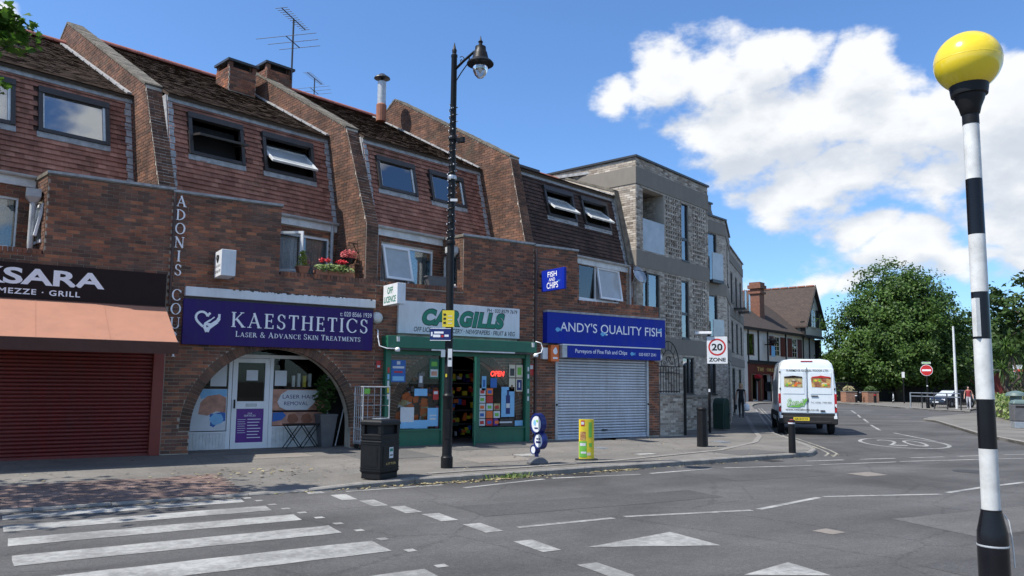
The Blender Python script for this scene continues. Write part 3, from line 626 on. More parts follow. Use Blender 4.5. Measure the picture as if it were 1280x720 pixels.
# ---- painted markings: thin sheets on the road
MZ = RZ+.004
def mark(name, pts, mat='paint', z=MZ):
    # densify edges a little so the outline is not razor straight
    out = []
    for i, p in enumerate(pts):
        q = pts[(i+1) % len(pts)]; n = max(1, min(14, int(math.hypot(q[0]-p[0], q[1]-p[1])/.22))) if len(pts) < 20 else 1
        for k in range(n): out.append((p[0]+(q[0]-p[0])*k/n+R.uniform(-.009, .009), p[1]+(q[1]-p[1])*k/n+R.uniform(-.009, .009), z))
    b = MB(); b.poly(out); return b.build(name, mat, road)
for (x0, x1, y0, y1) in ((.12, 2.98, 11.31, 11.66), (.13, 3.10, 10.42, 10.85), (.17, 3.22, 9.52, 9.98), (.20, 3.33, 8.50, 9.00), (.23, 3.42, 7.34, 7.92), (.25, 3.33, 6.0, 6.5), (.25, 3.3, 4.6, 5.1), (.25, 3.3, 3.2, 3.7)):
    mark('zebra_stripe', [(x0, y0), (x1, y0), (x1+.03, y1), (x0, y1)])
for (x, y) in ((4.15, 11.74), (4.36, 11.08), (4.51, 10.34), (4.66, 9.62), (4.78, 8.86), (4.88, 7.96), (4.84, 6.80), (4.76, 5.59), (4.7, 4.4)):
    mark('give_way_dash', [(x-.13, y-.28), (x+.10, y-.30), (x+.13, y+.28), (x-.10, y+.30)] if y < 11.3 else [(x-.13, y-.12), (x+.12, y-.12), (x+.13, y+.1), (x-.10, y+.1)])
for (x, y) in ((3.45, 9.58), (3.51, 9.07), (3.56, 8.54), (3.59, 7.94), (3.59, 7.27), (3.54, 6.52), (3.11, 11.67), (3.19, 11.35), (3.25, 10.9), (3.3, 10.47), (3.39, 10.05), (.0, 10.2), (.0, 9.6), (.02, 9.0), (.04, 8.3), (.05, 7.6), (.06, 6.9)):
    mark('crossing_stud', [(x-.055, y-.06), (x+.055, y-.06), (x+.055, y+.06), (x-.055, y+.06)])
def line(name, pts, w=.1, mat='paint'):
    b = MB(); strip(b, dense(pts, .5), w, lambda x, y: MZ); return b.build(name, mat, road)
for pts in ([(5.24, 7.76), (6.67, 7.68)], [(6.86, 7.69), (8.75, 7.19)], [(8.89, 7.19), (10.67, 7.48)], [(10.8, 7.51), (12.76, 6.71)], [(13.04, 6.75), (14.2, 6.80), (15.8, 6.77)], [(16, 6.8), (18, 6.2)], [(18.2, 6.2), (20, 6.4)]): line('zigzag_line', pts)
for pts in ([(4.6, 11.62), (6.3, 11.6)], [(6.43, 11.1), (8.27, 11.42)], [(8.47, 11.44), (10.34, 11.13)], [(10.61, 11.14), (12.36, 11.16)], [(12.71, 11.14), (14.84, 10.55)], [(15.15, 10.57), (17.35, 10.11)], [(17.53, 10.12), (21.2, 9.08)], [(21.4, 9.0), (26, 8.2)]): line('zigzag_line', pts)
for k in range(6):
    x = 15.6+k*1.55; y = 11.25-(x-15.6)*.235; line('give_way_dash', [(x, y), (x+1.05, y-.25)], .12)
mark('hump_triangle', [(5.26, 6.47), (6.55, 5.80), (6.63, 6.63)]); mark('hump_triangle', [(5.72, 4.81), (6.39, 4.37), (6.50, 4.92)])
mark('hump_triangle', [(5.3, 3.9), (6.3, 3.2), (6.4, 3.8)])
OFF = lambda d: [(x-nx*d, y-ny*d) for (x, y), (nx, ny) in zip(K, KN) if 16.2 < x < 50]
line('double_yellow_line', OFF(.28), .06, 'paint_y'); line('double_yellow_line', OFF(.48), .06, 'paint_y')
for pts in ([(25.2, 13.3), (28.4, 16.6)], [(29.5, 17.8), (33.4, 20.6)], [(35.6, 22.1), (39.4, 24.7)], [(41, 25.9), (45, 28.6)], [(47, 30), (53, 34.2)]): line('centre_dash', pts, .11)
line('centre_dash', [(51.5, 34.8), (55.5, 34.0)], .2)
# 20 roundel
RC = Vector((23.5, 13.45, MZ)); rd = Vector((.775, .632, 0)); rr = Vector((.632, -.775, 0))
b = MB(); nn = 44; i0 = [RC+rd*(2.35*cos(2*pi*k/nn))+rr*(1.25*sin(2*pi*k/nn)) for k in range(nn)]; i1 = [RC+rd*(2.2*cos(2*pi*k/nn))+rr*(1.14*sin(2*pi*k/nn)) for k in range(nn)]
for k in range(nn): b.poly([i0[k], i0[(k+1) % nn], i1[(k+1) % nn], i1[k]])
vs, fs = text_pts('20', 0, -.012); x0, x1 = min(v.x for v in vs), max(v.x for v in vs); y0, y1 = min(v.y for v in vs), max(v.y for v in vs)
b.quads([RC+rr*(((v.x-x0)/(x1-x0)-.5)*1.25)+rd*(((v.y-y0)/(y1-y0)-.5)*2.6) for v in vs], fs); b.build('speed_roundel', 'paint', road)
mark('access_cover', [(14.0, 8.75), (14.6, 8.68), (14.77, 9.2), (14.1, 9.25)], MT['patch_dark'] if False else 'patch')
mark('access_cover', [(8.15, 5.55), (8.42, 5.55), (8.42, 5.82), (8.15, 5.82)], 'patch')
# repairs and ironwork in the carriageway
MT['patch_a'] = asphalt('old_road_repair', (.070, .069, .069), .3, .2, .5); MT['patch_b'] = asphalt('pale_road_repair', (.104, .101, .098), .3, .2, .5)
for pts, mt_ in (([(5.3, 8.6), (9.4, 8.25), (9.5, 9.1), (5.4, 9.5)], 'patch_a'), ([(9.5, 4.6), (12.4, 4.2), (12.7, 5.4), (9.8, 5.8)], 'patch_b'), ([(11.2, 9.5), (13.6, 9.2), (13.7, 9.9), (11.3, 10.2)], 'patch_a'), ([(27, 19.5), (31, 22.4), (30.4, 23.3), (26.4, 20.4)], 'patch_a'), ([(7.4, 3.4), (8.8, 3.2), (8.9, 4.0), (7.5, 4.2)], 'patch_a')):
    mark('road_repair', pts, mt_, RZ+.0025)
MT['iron'] = pm('worn_iron_cover', (.06, .055, .05), .6, metal=.5, var=.3, scale=20, bump=.5, bscale=60)
for x, y in ((16.8, 8.2), (27.5, 17.9)):
    b = MB(); b.lathe([(.33, RZ-.02), (.33, RZ+.006), (.30, RZ+.008)], (x, y, 0), 28); b.build('manhole_cover', 'iron', road)
for x in (9.3, 14.9):
    b = MB(); b.box(ID, x-.22, x+.22, -11.86, -11.46, RZ-.02, RZ+.005); o_ = b.build('gully_grate', 'iron', road); b = MB()
    for k in range(6): b.box(ID, x-.2+k*.07, x-.17+k*.07, -11.84, -11.48, RZ+.0045, RZ+.0065)
    b.build('grate_slots', 'dark_room', o_)
b = MB()
for _ in range(240):
    x, y = R.uniform(-2, 17), R.uniform(12.6, 17.2); r = R.uniform(.012, .03); z = pz(x, y)+.0105; b.poly([(x+r*cos(k*1.05), y+r*sin(k*1.05), z) for k in range(6)])
b.build('gum_spots', 'patch_dark', pave, kind='stuff')
# leaf litter in the gutter and over the pavement
mb = MB()
def litter(x, y, z, s):
    a = R.uniform(0, 6.28); u = Vector((cos(a), sin(a), R.uniform(-.3, .3)))*s; v = Vector((-sin(a), cos(a), R.uniform(-.3, .3)))*s*.6; p = Vector((x, y, z+s*.35))
    mb.poly([p-u, p-v, p+u, p+v], R.random()*.999+.0005)
for _ in range(360):
    x = R.gauss(7.2, 1.1); litter(x, 11.9-abs(R.gauss(0, .13))-.02, RZ, R.uniform(.02, .05))
for _ in range(150): litter(R.gauss(10.4, .35), 11.9-abs(R.gauss(0, .08))-.02, RZ, R.uniform(.02, .045))
for _ in range(260): litter(R.uniform(-3, 18), 11.9-abs(R.gauss(0, .1))-.02, RZ, R.uniform(.015, .035))
for _ in range(420):
    x, y = R.uniform(-3, 16), R.uniform(12.2, 17.3); litter(x, y, pz(x, y)+.004, R.uniform(.012, .035))
for _ in range(60): litter(R.gauss(3.6, .5), R.gauss(13.8, .3), .012, R.uniform(.03, .06))
o = tag(mb.build('leaf_litter', 'dry'), 'dry leaves and scraps scattered along the gutter and pavement', 'leaf litter'); o['kind'] = 'stuff'
# weeds in the gutter
mb = MB()
for _ in range(80):
    x = R.gauss(7.9, .22); y = 11.86-abs(R.gauss(0, .07)); a = R.uniform(0, 6.28); h = R.uniform(.03, .11); d = Vector((cos(a), sin(a), 0))
    p = Vector((x, y, RZ)); mb.poly([p-d*.015, p+d*.015, p+d*.05+Vector((0, 0, h)), p+d*.02+Vector((0, 0, h*.9))], R.random()*.999+.0005)
o = tag(mb.build('gutter_weeds', 'leaf_pale'), 'small green weeds growing in the gutter by the kerb', 'weeds'); o['kind'] = 'stuff'
# ------------------------------------------------------------------ terrace of four shops with saw-tooth mansard roofs
XS = [-1.9, 2.85, 7.55, 12.3, 17.05]; ZG = [5.74, 5.66, 5.56, 5.54, 5.54]; ANG = 13
S = Fr((0, 17.5), 0)
units = []
ULAB = ['terrace shop building with maroon shutter and salmon awning at left', 'terrace shop building with brick arch under the purple sign',
        'terrace shop building with green shopfront between purple and blue signs', 'terrace shop building with galvanised shutter under the blue sign']
for i in range(4): units.append(thing('shop_building', ULAB[i], 'building', (XS[i]+2.3, 17.7, .05), 'terrace of four brick shops'))
KN_, KZ_ = .62, 8.02          # mansard kink
RN, RZ_ = 6.1, 10.92         # ridge
nb_ = lambda f: -f.w          # into the building
KINK = [.8, .92, .80, .42, .55]; APEX = [(6.8, 11.5), (7.0, 11.66), (6.3, 11.34), (5.9, 11.30), (5.7, 11.1)]
def wall_profile(dz, i):
    kn, (an, az) = KINK[i], APEX[i]
    return [(-.22, 3.6), (-.22, 5.55+dz), (kn, 8.22+dz), (an, az+dz), (12.2, 8.2+dz), (12.2, 3.6)]
def nf(z, dz, i):
    z -= dz; kn, (an, az) = KINK[i], APEX[i]
    if z < 5.55: return -.22
    if z < 8.22: return -.22+(z-5.55)/2.67*(kn+.22)
    return kn+(z-8.22)/(az-8.22)*(an-kn)
def party_wall(i, par):
    f = Fr((XS[i], 17.8), ANG); dz = ZG[min(i, 3)]-5.62; pr = wall_profile(dz, i); an_, az_ = APEX[i]; P = lambda a, n, z: f.p(a, -n, z)
    mb = MB(); mb.prism([P(-.36, n, z) for n, z in pr], [P(0, n, z) for n, z in pr]); w = mb.build('party_wall', 'mortar', par)
    g = Fr(P(-.36, 0, 0)[:], ANG-90)     # a runs back-to-front, so a = -n
    lim = an_+1
    def clip(zm):
        a1 = -nf(zm, dz, i)-.012; a0 = -2.6 if zm < 8.0 else -lim
        if zm > 8.22+dz: a0 = max(a0, -(2*an_-nf(zm, dz, i)))
        return [(a0, a1)] if a1 > a0+.05 else []
    b = MB(); lay(b, g, brick_cells(-9, 1, 4.0, az_-.06+dz, clip=clip), 0)
    for r in range(int(3.95/BH), int((8.2+dz)/BH)):       # narrow front face
        zm = (r+.5)*BH; n = nf(zm, dz, i); k = .12*(r % 2)
        lay(b, Fr(P(0, n, 0)[:], ANG), [(-.352, -.24+k, r*BH+.004, r*BH+.069), (-.23+k, -.008, r*BH+.004, r*BH+.069)], 0)
    b.build('brickwork', 'brick_warm', w, kind='stuff')
    # coping along the raking top: brick on edge
    c = MB(); seq = [(-.22, 5.55+dz), (KINK[i], 8.22+dz), (an_, az_+dz), (an_+3, az_-1.9+dz)]
    for (n0, z0), (n1, z1) in zip(seq[1:], seq[2:]):
        L = math.hypot(n1-n0, z1-z0); k = int(L/.085)
        for j in range(k):
            t0, t1 = j/k, (j+.9)/k; h = .055+R.uniform(-.006, .006)
            q = [(n0+(n1-n0)*t, z0+(z1-z0)*t) for t in (t0, t1)]; sx = (z1-z0)/L*-1*h, (n1-n0)/L*h
            pts = [(q[0][0], q[0][1]), (q[1][0], q[1][1]), (q[1][0]+sx[0], q[1][1]+sx[1]), (q[0][0]+sx[0], q[0][1]+sx[1])]
            c.prism([P(-.385, n, z) for n, z in pts], [P(.02, n, z) for n, z in pts])
    c.build('coping', 'coping', w, kind='stuff')
    return w
def roof_window(par, P, nrm, sdir, a0, a1, s0, s1, state, PL):
    """pivot window lying in the tiled slope"""
    wd = nrm; U = (P(a1, s0)-P(a0, s0)).normalized()
    def bx(mb, x0, x1, y0, y1, h0, h1):
        vs = [P(x, y)+wd*h for h in (h0, h1) for (x, y) in ((x0, y0), (x1, y0), (x1, y1), (x0, y1))]
        mb.quads(vs, [(3, 2, 1, 0), (4, 5, 6, 7), (0, 1, 5, 4), (1, 2, 6, 5), (2, 3, 7, 6), (3, 0, 4, 7)])
    fr = MB(); e = .085
    bx(fr, a0, a1, s1-.14, s1, -.02, .10); bx(fr, a0, a0+e, s0, s1-.14, -.02, .085); bx(fr, a1-e, a1, s0, s1-.14, -.02, .085); bx(fr, a0+e, a1-e, s0, s0+.08, -.02, .07)
    wo = fr.build('window', 'dark_frame', par)
    ap = MB(); bx(ap, a0-.02, a1+.02, s0-.13, s0, -.005, .035); ap.build('apron_flashing', 'lead', wo)
    rm = MB(); bx(rm, a0+e, a1-e, s0+.08, s1-.14, -.30, -.22); rm.build('room_behind', 'dark_room', wo)
    x0, x1, y0, y1 = a0+e, a1-e, s0+.09, s1-.15
    if state == 'shut':
        g = MB(); bx(g, x0, x1, y0, y1, .03, .036); g.build('pane', 'glass_sky', wo)
        bl = MB(); bx(bl, x0, x1, y0, y1, -.03, -.02); bl.build('blind', 'blind', wo)
        sa = MB(); bx(sa, x1-.05, x1, y0, y1, .037, .06); sa.build('sash', 'upvc_old', wo); sa = MB(); bx(sa, x0, x0+.03, y0, y1, .037, .06); sa.build('sash', 'upvc_old', wo)
    else:
        ym = (y0+y1)/2 if state != 'top' else y1-.12; an = rad({'pivot': 38, 'flat': 66, 'top': 30}[state])
        hl = (y1-y0)/2 if state != 'top' else (y1-y0)*.95
        ax = (P(a0, s1)-P(a0, s0)).normalized(); d1 = ax*cos(an)-wd*sin(an)      # the sash's own slope direction (lower edge swings out)
        c0 = P(x0, ym)+wd*.05; nn = (wd*cos(an)+ax*sin(an))
        lo, hi = (-hl, hl) if state != 'top' else (-hl, 0.02)
        def sb(mb, xa, xb, ya, yb, h0, h1):
            vs = [c0+U*x+d1*y+nn*h for h in (h0, h1) for (x, y) in ((xa, ya), (xb, ya), (xb, yb), (xa, yb))]
            mb.quads(vs, [(3, 2, 1, 0), (4, 5, 6, 7), (0, 1, 5, 4), (1, 2, 6, 5), (2, 3, 7, 6), (3, 0, 4, 7)])
        w_ = x1-x0
        s_ = MB(); sb(s_, 0, w_, lo, lo+.05, -.02, .03); sb(s_, 0, w_, hi-.05, hi, -.02, .03); sb(s_, 0, .05, lo+.05, hi-.05, -.02, .03); sb(s_, w_-.05, w_, lo+.05, hi-.05, -.02, .03)
        so_ = s_.build('sash', 'upvc_old' if state != 'flat' else 'dark_frame', wo)
        g = MB(); sb(g, .05, w_-.05, lo+.05, hi-.05, 0, .008); g.build('pane', 'glass_frost' if state == 'pivot' else 'glass', wo)
def upvc_window(par, f, a0, a1, z0, z1, b, lights, opened=(), mat='upvc', room=True, curtain='curtain'):
    """white frame with casements; lights = list of (a0, a1)"""
    e = .06; fr = MB(); walls(fr, f, a0, a1, z0, z1, b-.04, b+.03, [(x0+e*.5, x1-e*.5, z0+e, z1-e) for x0, x1 in lights]); wo = fr.build('window', mat, par)
    P1('sill', mat, wo, f, (a0-.05, a1+.05, b-.02, b+.10, z0-.06, z0-.002))
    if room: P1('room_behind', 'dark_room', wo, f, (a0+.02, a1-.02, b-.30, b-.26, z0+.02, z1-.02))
    for k, (x0, x1) in enumerate(lights):
        x0 += e*.5; x1 -= e*.5
        if curtain: 
            c = MB(); n = 16; ys = [-.12+.012*((j*7) % 5-2) for j in range(n+1)]
            for j in range(n): c.poly([f.p(x0+(x1-x0)*j/n, b+ys[j], z0+e), f.p(x0+(x1-x0)*(j+1)/n, b+ys[j+1], z0+e), f.p(x0+(x1-x0)*(j+1)/n, b+ys[j+1], z1-e), f.p(x0+(x1-x0)*j/n, b+ys[j], z1-e)])
            c.build('curtain', curtain, wo)
        if k in opened:
            t = opened[k]; an = rad(t)
            if t > 0:   # side hung, hinge on the left, swings out
                h = Fr(f.p(x0, b+.03, 0)[:], f.deg-t)
                s_ = MB(); w_ = x1-x0; walls(s_, h, 0, w_, z0+e, z1-e, -.03, .03, [(.06, w_-.06, z0+e+.06, z1-e-.06)]); s2 = s_.build('casement', mat, wo)
                P1('pane', 'glass', s2, h, (.06, w_-.06, -.004, .004, z0+e+.06, z1-e-.06))
            else:       # top hung, bottom swings out
                h = z1-z0-2*e; tz = lambda q: (b+.03+sin(-an)*q, z1-e-cos(-an)*q)
                def pl(mb, xa, xb, qa, qb, th):
                    (ba, za), (bb, zb) = tz(qa), tz(qb); nb, nz = cos(-an)*th, sin(-an)*th
                    lo = [f.p(xa, ba, za), f.p(xb, ba, za), f.p(xb, bb, zb), f.p(xa, bb, zb)]; mb.prism(lo, [p+f.w*nb+Vector((0, 0, nz)) for p in lo])
                s_ = MB()
                for q in ((x0, x1, 0, .06), (x0, x1, h-.06, h), (x0, x0+.06, .06, h-.06), (x1-.06, x1, .06, h-.06)): pl(s_, *q, .05)
                s2 = s_.build('casement', mat, wo); g = MB(); pl(g, x0+.06, x1-.06, .06, h-.06, .01); g.build('pane', 'glass_frost', s2)
        else: P1('pane', 'glass', wo, f, (x0, x1, b-.006, b+.004, z0+e, z1-e))
    return wo
WIN = [[(.35, 1.90, 'shut'), (2.32, 3.73, 'shut')], [(.43, 1.77, 'flat'), (2.27, 3.70, 'pivot')], [(.34, 1.62, 'shut'), (2.13, 3.43, 'shut')], [(1.15, 2.55, 'pivot'), (2.95, 4.35, 'pivot')]]
for i in range(4):
    u = units[i]; f = Fr((XS[i], 17.8), ANG); dz = ZG[i]-5.62; zg = ZG[i]; P = lambda a, n, z: f.p(a, -n, z)
    A1 = 4.80 if i < 3 else 4.87; party_wall(i, u)
    # first-floor wall set back behind the parapet
    hole = {0: [(.9, 2.02, 4.20, 5.27)], 1: [(2.30, 4.02, 4.15, 5.24)], 2: [(.30, 2.02, 4.12, 5.14)], 3: [(2.36, 4.46, 4.22, 5.36)]}[i]
    mb = MB(); walls(mb, f, 0, A1, 3.7, zg-.05, -.30, -.05, hole); w = mb.build('upper_wall', 'mortar', u)
    b = MB(); lay(b, f, brick_cells(0, A1, 3.9, zg-.24, hole), -.05); b.build('brickwork', 'brick', w, kind='stuff')
    if i == 0: upvc_window(u, f, *hole[0], -.10, [(.9, 1.45), (1.45, 2.02)])
    if i == 1: upvc_window(u, f, *hole[0], -.10, [(2.30, 3.25), (3.25, 4.02)], opened={0: 52})
    if i == 2: upvc_window(u, f, *hole[0], -.10, [(.30, 1.22), (1.22, 2.02)], opened={0: -14})
    if i == 3: upvc_window(u, f, *hole[0], -.10, [(2.36, 3.22), (3.22, 4.46)], opened={1: -9}, curtain='blind')
    # soffit board and gutter
    P1('soffit_board', 'upvc_old', u, f, (0, A1, -.06, .02, zg-.24, zg-.06))
    g = MB(); sg = 8; rg = []
    for a in (0, A1): rg.append([f.p(a, .06+.065*cos(pi+pi*k/sg), zg-.01+.065*sin(pi+pi*k/sg)) for k in range(sg+1)]+[f.p(a, .06+.055*cos(2*pi-pi*k/sg), zg-.01+.055*sin(2*pi-pi*k/sg)) for k in range(sg+1)])
    g.loft(rg); g.build('gutter', 'gutter', u)
    # tile-hung steep slope
    sl = Vector((0, 0, 1))*(KZ_+dz-zg)+(-f.w)*(KN_-.03); Ls = sl.length; sd = sl.normalized(); nr = f.u.cross(sd).normalized(); nr = nr if nr.dot(f.w) > 0 else -nr
    T = lambda a, s, o=P(0, .03, zg): o+f.u*a+sd*s
    hs = [(a0, a1, .43*Ls if i < 3 else .46*Ls, .86*Ls if i != 2 else .81*Ls) for a0, a1, _ in WIN[i]]
    b = MB(); xs = sorted({0, A1} | {h[k]+(.03 if k == 0 else -.03) for h in hs for k in (0, 1)}); ys = sorted({0, Ls} | {h[2]+.03 for h in hs} | {h[3]-.03 for h in hs})
    for xa, xb in zip(xs, xs[1:]):
        for ya, yb in zip(ys, ys[1:]):
            if not any(h[0] < (xa+xb)/2 < h[1] and h[2] < (ya+yb)/2 < h[3] for h in hs): b.poly([T(xa, ya)-nr*.006, T(xb, ya)-nr*.006, T(xb, yb)-nr*.006, T(xa, yb)-nr*.006])
    rs = b.build('mansard_slope', 'tile_dark', u)
    b = MB(); tiles(b, T, nr, 0, A1, 0.0, Ls-.16, hs); b.build('hung_tiles', 'tile_red' if i < 3 else 'tile_dark', rs, kind='stuff')
    for (a0, a1, st), h in zip(WIN[i], hs): roof_window(u, T, nr, sd, a0, a1, h[2], h[3], st, None)
    # lead strips at the top and up the party walls
    def sbx(mb, x0, x1, y0, y1, h0, h1):
        vs = [T(x, y)+nr*h for h in (h0, h1) for (x, y) in ((x0, y0), (x1, y0), (x1, y1), (x0, y1))]
        mb.quads(vs, [(3, 2, 1, 0), (4, 5, 6, 7), (0, 1, 5, 4), (1, 2, 6, 5), (2, 3, 7, 6), (3, 0, 4, 7)])
    b = MB(); sbx(b, 0, A1, Ls-.17, Ls-.02, 0, .028); 
    n_ = 14
    for k in range(n_):
        w1 = .10+.02*(k % 2); 
        sbx(b, .005, w1, Ls*k/n_+.01, Ls*(k+1)/n_-.012, .018, .03+.004*(k % 3))
    AR = A1 if i == 3 else 4.58-.36+.0  # the next party wall's face
    for k in range(n_):
        n0 = .03+(KN_-.03)*(k+.5)/n_; ar = 4.22+.0 if i < 3 else A1
        w1 = .12+.025*(k % 2); sbx(b, ar-w1, ar-.004, Ls*k/n_+.01, Ls*(k+1)/n_-.012, .018, .032+.004*(k % 3))
    b.build('lead_flashing', 'lead', u, kind='stuff')
    ck = [(.03, zg), (KN_, KZ_+dz), (KN_+.9, KZ_+dz), (1.0, zg)]; b = MB(); b.prism([P(-.02, n, z) for n, z in ck], [P(.004, n, z) for n, z in ck]); b.build('cheek_flashing', 'lead', u)
    # main roof
    RN, RZ_ = (6.1, 10.92) if i < 3 else (3.1, 8.98)
    sl2 = Vector((0, 0, 1))*(RZ_-KZ_)+(-f.w)*(RN-KN_); L2 = sl2.length; sd2 = sl2.normalized(); nr2 = f.u.cross(sd2).normalized(); nr2 = nr2 if nr2.z > 0 else -nr2
    T2 = lambda a, s, o=P(0, KN_-.10, KZ_+dz+.02): o+f.u*a+sd2*s
    b = MB(); rp = [P(0, KN_-.10, KZ_+dz), P(0, RN-.1, RZ_+dz), P(0, 11.3, KZ_+dz)]
    b.prism(rp+[P(0, 11.3, KZ_+dz-.12), P(0, RN-.1, RZ_+dz-.15), P(0, KN_-.10, KZ_+dz-.06)], [p+f.u*A1 for p in rp+[P(0, 11.3, KZ_+dz-.12), P(0, RN-.1, RZ_+dz-.15), P(0, KN_-.10, KZ_+dz-.06)]]); rf = b.build('roof', 'tile_brown', u)
    b = MB(); tiles(b, T2, nr2, 0, A1, -.05, L2+.08, pitch=.115, lift=.015); b.build('roof_tiles', 'tile_brown', rf, kind='stuff')
    fl_ = MB(); ar = 4.22 if i < 3 else A1; zz_ = Vector((0, 0, 1))
    for k in range(22):
        s0, s1 = L2*k/22, L2*(k+1)/22-.01; h_ = .035+.01*R.random(); w_ = .11+.015*(k % 2)
        lo = [T2(ar-w_, s0)+nr2*.02, T2(ar-.003, s0)+nr2*.02, T2(ar-.003, s1)+nr2*.02, T2(ar-w_, s1)+nr2*.02]; fl_.prism(lo, [p+nr2*h_ for p in lo])
    fl_.build('abutment_flashing', 'lead', rf, kind='stuff')
    b = MB()
    for k in range(11):
        a0, a1 = A1*k/11+.006, A1*(k+1)/11-.006; rg = [[P(a, RN-.1, RZ_+dz+.02)+(-f.w*cos(t_)+Vector((0, 0, 1))*sin(t_))*.13 for t_ in [pi*q/8 for q in range(9)]] for a in (a0, a1)]
        b.loft(rg, t=0)
    b.build('ridge_tiles', 'ridge', rf, kind='stuff')
    # flat roof of the shop below
    b = MB(); b.prism([(XS[i], 17.62, 3.70), (XS[i+1], 17.62, 3.70), (XS[i+1], 20.5, 3.70), (XS[i], 20.5, 3.70)], [(XS[i], 17.62, 3.92), (XS[i+1], 17.62, 3.92), (XS[i+1], 20.5, 3.92), (XS[i], 20.5, 3.92)]); b.build('flat_roof', 'lead', u)
# end gable of the terrace: follows the last roof closely
_f = Fr((XS[3], 17.8), ANG); _pr = [(-.04, 3.6), (-.04, 5.6), (.55, 8.16), (3.1, 9.12), (9, 9.12), (9, 3.6)]
mb = MB(); mb.prism([_f.p(4.872, -n, z) for n, z in _pr], [_f.p(5.16, -n, z) for n, z in _pr]); _w = mb.build('end_wall', 'mortar', units[3]); b = MB()
for r in range(int(3.9/BH), int(8.1/BH)):
    zm = (r+.5)*BH; n = -.04 if zm < 5.6 else -.04+(zm-5.6)/2.56*.59; k = .1*(r % 2); lay(b, Fr(_f.p(0, -n, 0)[:], ANG), [(4.876, 5.0+k*.6, r*BH+.004, r*BH+.069), (5.01+k*.6, 5.155, r*BH+.004, r*BH+.069)], 0)
b.build('brickwork', 'brick', _w, kind='stuff'); c = MB(); _q = [(-.07, 5.6), (.52, 8.2), (3.1, 9.18), (9, 9.18)]
for (n0, z0), (n1, z1) in zip(_q, _q[1:]): c.prism([_f.p(4.85, -n, z) for n, z in ((n0, z0), (n1, z1), (n1, z1-.07), (n0+.05, z0-.07))], [_f.p(5.19, -n, z) for n, z in ((n0, z0), (n1, z1), (n1, z1-.07), (n0+.05, z0-.07))])
c.build('coping', 'coping', _w)
# body behind the fronts so nothing is hollow
for i in range(4):
    b = MB(); x0, x1 = XS[i]+.02, XS[i+1]-.02; b.prism([(x0, 23.2, 0), (x1, 23.2, 0), (x1-2.0, 29, 0), (x0-2.0, 29, 0)], [(x0, 23.2, 8), (x1, 23.2, 8), (x1-2.0, 29, 8), (x0-2.0, 29, 8)]); b.build('rear_wall', 'dark_frame', units[i])
    b = MB(); b.box(W, XS[i]+.002, XS[i]+.12, 17.85, 23.2, 0, 3.7); b.build('side_wall', 'dark_frame', units[i])
b = MB(); b.box(W, 16.9, 17.04, 19.1, 23.2, 0, 5.4); b.build('side_wall', 'mortar', units[3])
b = MB(); b.box(W, XS[0]-.3, XS[0], 17.85, 23.2, 0, 3.7); b.build('side_wall', 'mortar', units[0])

# ---- street fronts
SP = .54; ARC_R = 1.8
def arch_front(i, ac, ztop, a0, a1):
    u = units[i]; mb = MB(); b0 = -.35; n = 40
    mb.box(S, a0, ac-ARC_R, b0, 0, 0, ztop); mb.box(S, ac+ARC_R, a1, b0, 0, 0, ztop)
    pts = [(ac-ARC_R*cos(pi*k/n), SP+ARC_R*sin(pi*k/n)) for k in range(n+1)]
    for k in range(n):
        (xa, za), (xb, zb) = pts[k], pts[k+1]
        mb.poly([S.p(xa, 0, za), S.p(xb, 0, zb), S.p(xb, 0, ztop), S.p(xa, 0, ztop)]); mb.poly([S.p(xa, b0, ztop), S.p(xb, b0, ztop), S.p(xb, b0, zb), S.p(xa, b0, za)])
        mb.poly([S.p(xa, b0, za), S.p(xb, b0, zb), S.p(xb, 0, zb), S.p(xa, 0, za)])
    w = mb.build('front_wall', 'mortar', u)
    nv = 75
    for k in range(nv):                                    # voussoirs, one brick each
        t0, t1 = pi*(k+.06)/nv, pi*(k+.94)/nv; d = .014+R.uniform(-.003, .004)
        q = [(ac-r*cos(t), SP+r*sin(t)) for r, t in ((ARC_R-.008, t0), (ARC_R-.008, t1), (ARC_R+.208, t1), (ARC_R+.208, t0))]
        m = MB(); m.prism([S.p(x, -.11, z) for x, z in q], [S.p(x, d, z) for x, z in q]); m.build('arch_brick', 'brick_warm', w)
    def clip(zm):
        if zm < SP: return [(a0, ac-ARC_R-.004), (ac+ARC_R+.004, a1)]
        q = (ARC_R+.218)**2-(zm-SP)**2
        return [(a0, a1)] if q <= 0 else [(a0, ac-math.sqrt(q)), (ac+math.sqrt(q), a1)]
    return w, clip
def split_bricks(i, cells, w, mat='brick', pick=True):
    b = MB()
    if pick:
        full = [c for c in cells if c[1]-c[0] > .21 and c[3]-c[2] > .06]; key = sorted(full, key=lambda c: (c[0]-0)**2*.5+(c[2]-2.4)**2)[:300]; ks = set(key)
        brick_objs(key, S, 0, w, mat); cells = [c for c in cells if c not in ks]
    lay(b, S, cells, 0); b.build('brickwork', mat, w, kind='stuff')
# unit 1
u = units[0]; mb = MB(); walls(mb, S, -1.9, 2.85, 0, 5.70, -.30, 0, [(-1.75, 2.80, 0, 2.22), (-3, .53, 4.03, 9)]); w1 = mb.build('front_wall', 'mortar', u)
split_bricks(0, brick_cells(-1.9, 2.85, 3.15, 5.70, [(-3, .53, 4.03, 9), (-3, 2.8, 0, 3.80)]), w1)
# unit 2
u = units[1]; w2, clip2 = arch_front(1, 5.19, 2.62, 2.85, 7.55)
mb = MB(); walls(mb, S, 2.85, 7.55, 2.62, 5.66, -.30, -.001, [(5.15, 9, 4.02, 9)]); mb.build('front_wall', 'mortar', u)
split_bricks(1, brick_cells(2.85, 7.55, 0.05, 2.44, clip=clip2)+brick_cells(2.85, 7.55, 2.40, 5.66, [(3.16, 7.42, 2.3, 3.58), (5.15, 9, 4.02, 9)]), w2)
